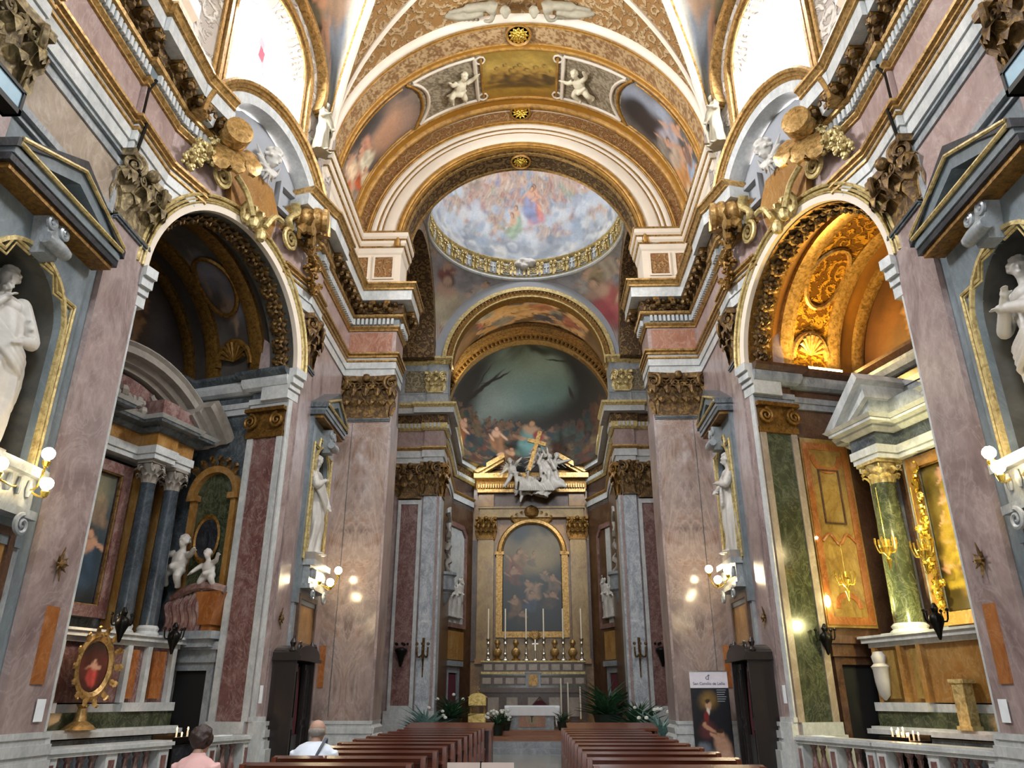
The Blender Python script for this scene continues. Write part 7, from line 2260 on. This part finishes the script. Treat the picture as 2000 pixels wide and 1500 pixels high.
# ------------------------------------------------------------------ confessionals
for s in (-1, 1):
    F = W3(s)
    t = thing('confessional', 'tall dark carved wooden confessional against the wall under the small %s niche' % SIDE[s], 'confessional', wpt(F, 15.65, .25, 0))
    u0, u1 = 14.95, 16.35
    b = MB(F); b.box(u0, u1, .0, .5, 0, .12); b.box(u0+.03, u0+.1, .02, .5, .12, 2.3); b.box(u1-.1, u1-.03, .02, .5, .12, 2.3); b.box(u0+.03, u1-.03, .02, .06, .12, 2.3); b.build('carcass', 'blackwood', t, smooth=False)
    for a, c in ((u0+.1, u0+.46), (u1-.46, u1-.1)):
        b = MB(F); b.box(a, c, .36, .42, .12, 2.2); framerect(b, a+.03, c-.03, .3, 1.1, .42, .05, .02); framerect(b, a+.03, c-.03, 1.2, 2.1, .42, .05, .02); b.build('side_panel', 'blackwood', t, smooth=False)
    b = MB(F)
    for k in range(5): b.tube([(u0+.55+.075*k, .3, .15), (u0+.56+.075*k, .32, 1.2), (u0+.55+.075*k, .3, 2.15)], .045, 6)
    b.build('curtain', 'burgundy', t)
    b = MB(F); b.box(u0+.46, u1-.46, .3, .4, .12, .95); b.build('half_door', 'blackwood', t, smooth=False)
    b = MB(F)
    P = [(u0-.03, 2.28), (u1+.03, 2.28), (u1+.03, 2.38)] + [(15.65+.73*math.cos(a), 2.34+.2*math.sin(a)) for a in np.linspace(.25, PI-.25, 14)] + [(u0-.03, 2.38)]
    b.prism(P, .0, .56)
    b.box(u0-.05, u1+.05, 0, .6, 2.24, 2.3)
    b.build('arched_cornice', 'blackwood', t, smooth=False)
    b = MB(F)
    for q in (u0+.05, u1-.05):
        b.lathe([(.05, 0), (.07, .06), (.03, .12), (.06, .2), (.02, .28)], 10, (q, .4, 2.36))
    spiral(b, T3(u0+.2, .5, 2.46), .1, 1.5, .03, .03); spiral(b, T3(u1-.2, .5, 2.46), .1, 1.5, .03, .03, sgn=-1)
    b.pieces('finial', 'blackwood', t)
    b = MB(F); b.prism([(16.2, 2.3), (17.4, 2.3), (17.3, 2.6), (16.75, 2.5), (16.3, 2.6)], 0, .08)
    b.m = 0
    struct(b.build('trim_23', 'greyveined', smooth=False))
    b = MB(W2(s)); b.box(4.48, 4.57, .03, .036, 1.5, 1.8)
    tag(b.build('notice_sheet', 'paper', None, wpt(W2(s), 4.52, .03, 1.5), smooth=False), 'narrow white notice low on the pier between the %s chapel and the confessional' % SIDE[s], 'notice')
    b = MB(F)
    for k in range(8):
        a = k*PI/4; b.tube([(15.1, .06, 3.0), (15.1+.12*math.sin(a), .1, 3.0+(.2 if k % 4 == 0 else .11)*math.cos(a))], [.03, .006], 5)
    b.ball((15.1, .1, 3.0), .05, 8)
    tag(b.build('bracket_star', 'bronze', None, wpt(F, 15.1, .06, 3.0)), 'small dark star shaped bronze bracket on the narrow %s pilaster' % SIDE[s], 'bracket')

# ------------------------------------------------------------------ pews
def make_pew(x0, x1, y, label, group):
    """back rest at y, seat in front of it (towards the altar)"""
    t = thing('pew', label, 'pew', ((x0+x1)/2, y, 0), group)
    b = MB(); b.box(x0+.04, x1-.04, y+.03, y+.42, .41, .45); b.build('seat', 'pew', t, smooth=False)
    b = MB(); b.box(x0+.04, x1-.04, y-.015, y+.015, .4, .98)
    for k in range(3):
        xa = x0+.12+k*(x1-x0-.2)/3; b.m = 0; framerect(b, xa, xa+(x1-x0-.34)/3, .52, .92, -0.03-0.0, .05, .015, T3(0, y, 0))
    b.build('backrest', 'pew', t, smooth=False)
    b = MB()
    b.add([(x0, y-.05, .98), (x1, y-.05, .98), (x1, y+.04, .98), (x0, y+.04, .98), (x0, y-.07, 1.03), (x1, y-.07, 1.03), (x1, y+.05, 1.05), (x0, y+.05, 1.05), ], [(0, 3, 2, 1), (4, 5, 6, 7), (0, 1, 5, 4), (1, 2, 6, 5), (2, 3, 7, 6), (3, 0, 4, 7)])
    b.box(x0+.04, x1-.04, y-.2, y-.05, .86, .89)
    b.build('top_rail', 'pew', t, smooth=False)
    b = MB(); b.box(x0+.05, x1-.05, y-.32, y-.16, .17, .21); b.build('kneeler', 'pew', t, smooth=False)
    for x in (x0, x1-.05):
        b = MB(Matrix.Translation((x, y, 0)) @ Matrix(((0, 1, 0, 0), (1, 0, 0, 0), (0, 0, 1, 0), (0, 0, 0, 1))))
        P = [(-.34, 0), (.45, 0), (.47, .08), (.4, .12), (.42, .45), (.44, .6), (.36, .66), (.3, .62), (.12, .7), (.07, 1.04), (-.07, 1.04), (-.09, .8), (-.2, .3), (-.34, .22)]
        b.prism(P, 0, .05); b.build('end_panel', 'pewend', t, smooth=False)
    return t
def ordn(k, n):
    w = ['nearest', 'second nearest', 'third nearest', 'fourth nearest', 'fifth nearest', 'sixth nearest', 'seventh nearest', 'fourth from the altar', 'third from the altar', 'second from the altar', 'farthest, closest to the altar']
    return w[k]
for s, (x0, x1, y0) in ((-1, (-2.42, -.86, 7.65)), (1, (.76, 2.26, 7.5))):
    nm = SIDE[s]; grp = 'brown wooden pews %s of the aisle' % nm
    proto = None
    for k in range(11):
        y = y0+.87*k
        lab = 'varnished brown pew %s of the aisle, %s one in view' % (nm, ordn(k, 11))
        if proto is None: proto = make_pew(x0, x1, y, lab, grp)
        else:
            c = copy_tree(proto, ((x0+x1)/2+(.0 if s > 0 else .012*k), y, 0)); c['label'] = lab
    # prayer desk in front of the first pew
    t = thing('prayer_desk', 'reddish wooden prayer desk with wide flat top before the %s pews' % nm, 'desk', ((x0+x1)/2, 17.3, 0))
    xa, xb = (x0, -.62) if s < 0 else (.92, 2.75)
    b = MB(); b.add([(xa, 16.95, 1.02), (xb, 16.95, 1.02), (xb, 17.9, 1.1), (xa, 17.9, 1.1), (xa, 16.95, .97), (xb, 16.95, .97), (xb, 17.9, 1.05), (xa, 17.9, 1.05)], [(0, 1, 2, 3), (7, 6, 5, 4), (4, 5, 1, 0), (5, 6, 2, 1), (6, 7, 3, 2), (7, 4, 0, 3)]); b.build('top', 'pewend', t, smooth=False)
    b = MB(); b.box(xa+.05, xb-.05, 17.75, 17.8, .05, 1.03); b.build('front_board', 'pewend', t, smooth=False)
    for x in (xa+.02, xb-.07):
        b = MB(); b.box(x, x+.05, 17.0, 17.85, 0, 1.0); b.build('side_board', 'pewend', t, smooth=False)

# ------------------------------------------------------------------ worshippers
def sitter(c, name_label, hair_kind, shirt, hairmat, strap=False, lean=.05, w=1.0, headyaw=0.0, tilt=-.25, sleeves='long'):
    """seated person facing +y; c = point on the seat under the pelvis"""
    x, y, z = c
    t = thing('person', name_label, 'person', (x, y, z))
    L = Matrix.Translation((x, y, z))
    b = MB()
    P = lambda *a: Vector(a)
    # body: one fused surface
    b.ball((0, .02, .1), .17, 14, (1.1, .9, .7))
    limb(b, [P(0, .0, .08), P(0, -.01+lean, .27), P(0, lean, .46), P(0, lean+.01, .55)], [.15*w, .14*w, .155*w, .10*w], 14)
    b.ball((0, lean, .47), .165*w, 14, (1.18, .66, .72))
    limb(b, [P(0, lean, .55), P(0, lean+.03, .63)], [.06, .055])
    head(b, (0, lean+.075, .70), .235, headyaw, tilt, False, 'none')
    b.ball((0, lean+.055, .735), .1, 14, (.86, 1.02, .9))
    for sg in (-1, 1):
        S0 = P(sg*.175*w, lean, .51); e = P(sg*.23*w, lean+.08, .22); wv = P(sg*.12, lean+.3, .16)
        limb(b, [S0, (S0+e)/2, e, (e+wv)/2, wv], [.06, .052, .043, .038, .026])
        d = (wv-e).normalized(); b.ball(tuple(wv+d*.035), .036, 8, (1, 1.2, .7))
        fingers(b, wv+d*.06, d, P(1, 0, 0)*sg, P(0, 0, -1), .08, .0088)
        h = P(sg*.1, .03, .08); k = P(sg*.13, .46, .1); an = P(sg*.13, .44, -.36)
        limb(b, [h, (h+k)/2, k, (k+an)/2, an], [.095, .085, .062, .055, .038])
        b.ball((sg*.13, .5, -.4), .05, 8, (.8, 1.9, .6))
    b2 = MB(L); b2.add(b.v, b.f); b2.build('body', 'skin', t, remesh=.013)
    # hair
    hb = MB(L)
    if hair_kind == 'bald':
        hb.ball((0, lean+.037, .712), .1, 14, (.93, .98, .62))
    else:
        hb.ball((0, lean+.04, .74), .108, 16, (.96, 1.02, 1.02))
        R = random.Random(8)
        for i in range(60):
            a = R.uniform(0, 2*PI); e = R.uniform(-.6, 1.5)
            d = P(math.cos(a)*math.cos(e), math.sin(a)*math.cos(e), math.sin(e))
            if d.y > .5 and d.z < .5: continue
            hb.ball(tuple(P(0, lean+.04, .74)+Vector((d.x*.095, d.y*.1, d.z*.1))), .026, 6)
    hb.build('hair', hairmat, t, remesh=.01)
    # shirt with sleeves
    b = MB()
    limb(b, [P(0, .0, .0), P(0, -.01+lean, .27), P(0, lean, .46), P(0, lean+.005, .58)], [.185*w, .168*w, .178*w, .09*w], 16)
    b.ball((0, lean-.005, .475), .185*w, 16, (1.16, .68, .74))
    for sg in (-1, 1):
        S0 = P(sg*.165*w, lean, .51); e = P(sg*.235*w, lean+.08, .22); wv = P(sg*.14, lean+.26, .165)
        pts = [S0, (S0+e)/2, e] + ([(e+wv)/2, wv] if sleeves == 'long' else [])
        limb(b, pts, [.078, .07, .062, .055, .045][:len(pts)], 12)
    for k in range(9):   # creases
        a = -.9+.22*k
        b.tube(quad_spline([(.15*math.sin(a), lean-.125*math.cos(a*.6)*w, .5), (.13*math.sin(a)+.02*math.sin(k*2.1), lean-.14*w, .35), (.14*math.sin(a+.15*math.sin(k)), lean-.15*w, .2), (.15*math.sin(a), -.14*w, .05)], 4), .008+.004*(k % 3), 5)
    b.lathe([(.07, .56), (.075, .59), (.062, .615)], 16, (0, lean+.02, 0))
    b2 = MB(L); b2.add(b.v, b.f); b2.build('shirt', shirt, t, remesh=.012)
    b = MB()
    for sg in (-1, 1):
        h = P(sg*.09, .02, .07); k = P(sg*.13, .47, .1); an = P(sg*.13, .45, -.32)
        limb(b, [h, (h+k)/2, k, (k+an)/2, an], [.115, .1, .078, .07, .06], 12)
    b.ball((0, .02, .06), .19, 14, (1.05, .9, .6))
    b2 = MB(L); b2.add(b.v, b.f); b2.build('trousers', 'trousers', t, remesh=.014)
    if strap:
        b = MB(L)
        b.tube(quad_spline([(.10, lean+.08, .58), (.12, lean-.0, .645), (.1, lean-.13, .56), (.02, lean-.185, .38), (-.08, lean-.205, .18), (-.17, -.18, .02)], 6), .016, 6, flat=.5)
        b.build('bag_strap', 'strap', t)
    return t
sitter((-2.1, 8.86, .55), 'seated man seen from behind in a white shirt with a dark strap, grey balding head', 'bald', 'shirt', 'greyhair', True, .04, 1.08, 0, -.2)
t = thing('wooden_stool', 'low wooden stool under the dark haired woman, beside the pews', 'stool', (-2.95, 7.85, 0))
b = MB(); b.box(-3.13, -2.77, 7.67, 8.03, .42, .46); b.build('seat', 'pew', t, smooth=False)
for qx in (-3.1, -2.83):
    for qy in (7.7, 7.97):
        b = MB(); b.box(qx, qx+.035, qy, qy+.035, 0, .42); b.build('leg', 'pew', t, smooth=False)
sitter((-2.95, 7.85, .5), 'seated woman seen from behind with short dark brown hair and pink top', 'full', 'pinkshirt', 'hair', False, .06, .92, 0, -.35, 'short')

# ------------------------------------------------------------------ roll-up banner
t = thing('rollup_banner', 'tall roll-up banner with white printed header over a dark painting, before the right pier', 'banner', (4.05, 17.9, 0))
bx0, bx1, bz0, bz1, by = 3.64, 4.46, .1, 2.12, 17.9
bp = Paint([(0, '#14161c'), (.5, '#101218'), (1, '#1a1d24')], 140, .48, .3)
bp.blob(.42, .84, .2, .1, '#8a6c34', 0, .7, .9).blob(.42, .5, .3, .25, '#15171d', 0, .4).blob(.42, .8, .09, .05, '#c49a78', 0, .3).blob(.42, .845, .075, .02, '#3a281c', 0, .3)
bp.blob(.4, .73, .04, .05, '#d8cfc4', 0, .3).blob(.36, .62, .05, .12, '#7a2420', .1, .3).blob(.36, .5, .2, .1, '#5a2a2c', .3, .5).blob(.42, .52, .2, .025, '#b98a6c', -.5, .3).blob(.3, .56, .06, .025, '#b98a6c', .4, .3)
bp.blob(.72, .3, .2, .16, '#bb9078', .2, .4).blob(.68, .46, .09, .05, '#b08468', 0, .3).blob(.66, .5, .1, .03, '#3c2618', .2, .3).blob(.55, .42, .16, .025, '#c09478', -.6, .3).blob(.8, .2, .14, .08, '#c8a088', 0, .4)
bp.blob(.3, .16, .3, .1, '#8f949c', .5, .5).blob(.6, .06, .5, .06, '#a8acb0', .1, .5).blob(.25, .28, .16, .08, '#6d7480', -.6, .5)
zsplit = 1.79
painted('picture', lambda u, v: (bx0+(bx1-bx0)*u, by, bz0+(zsplit-bz0)*v), 60, 120, bp, 'oil', t, back=.006)
b = MB(); b.box(bx0, bx1, by-.003, by+.003, zsplit, bz1); b.build('header', 'bannerwhite', t, smooth=False)
b = MB(); b.box(bx0-.01, bx1+.01, by-.01, by+.012, bz1, bz1+.02); b.box(bx0, bx1, by-.06, by+.08, .02, .1)
for x in (bx0+.1, bx1-.1): b.box(x-.03, x+.03, by-.16, by+.18, 0, .03)
b.tube([(4.05, by+.03, .05), (4.05, by+.03, bz1)], .012, 6); b.build('cassette_frame', 'silver', t, smooth=False)
def text(body, size, loc, mt, parent, align='CENTER'):
    c = bpy.data.curves.new('lettering', 'FONT'); c.body = body; c.size = size; c.align_x = align; c.extrude = .001
    c.materials.append(M[mt])
    o = bpy.data.objects.new('lettering', c); COL.objects.link(o); o.rotation_euler = (PI/2, 0, 0)
    bpy.context.view_layer.update()
    me = bpy.data.meshes.new_from_object(o.evaluated_get(bpy.context.evaluated_depsgraph_get()))
    m2 = bpy.data.objects.new('lettering', me); COL.objects.link(m2); m2.rotation_euler = (PI/2, 0, 0)
    bpy.data.objects.remove(o)
    m2.parent = parent; m2.location = Vector(loc)-parent_world(parent)
    return m2
text('San Camillo de Lellis', .083, (4.05, by-.006, 1.85), 'ink', t)
b = MB(); b.tube([(4.05, by-.006, 1.95), (4.05, by-.006, 2.07)], .006, 5); b.tube([(4.02, by-.006, 2.03), (4.08, by-.006, 2.05)], .006, 5)
b.tube([(4.02+.03*math.cos(a), by-.006, 1.99+.03*math.sin(a)) for a in np.linspace(1.8, 5.6, 9)], .006, 5)
b.build('emblem', 'ink', t)
b = MB()
for k in range(6): b.box(4.2, 4.2+.2-.02*(k % 3), by-.008, by-.004, 1.74-.045*k, 1.755-.045*k)
b.build('small_print', 'inkpale', t, smooth=False)

# ------------------------------------------------------------------ foreground display boards
t = thing('display_stand', 'pair of beige hinged display boards, only their top edge showing at the bottom centre', 'stand', (0, 4.0, 0))
for x0, x1 in ((-.165, -.01), (-.004, .15)):
    b = MB(); b.box(x0, x1, 3.99, 4.0, .95, 1.315); b.build('board', 'board', t, smooth=False)
b = MB(); b.tube([(-.007, 4.01, 0), (-.007, 4.01, 1.32)], .008, 6); b.build('post', 'iron', t)
b = MB(); b.lathe([(.16, 0), (.16, .015), (.03, .03)], 16, (-.007, 4.01, 0)); b.build('foot', 'iron', t)
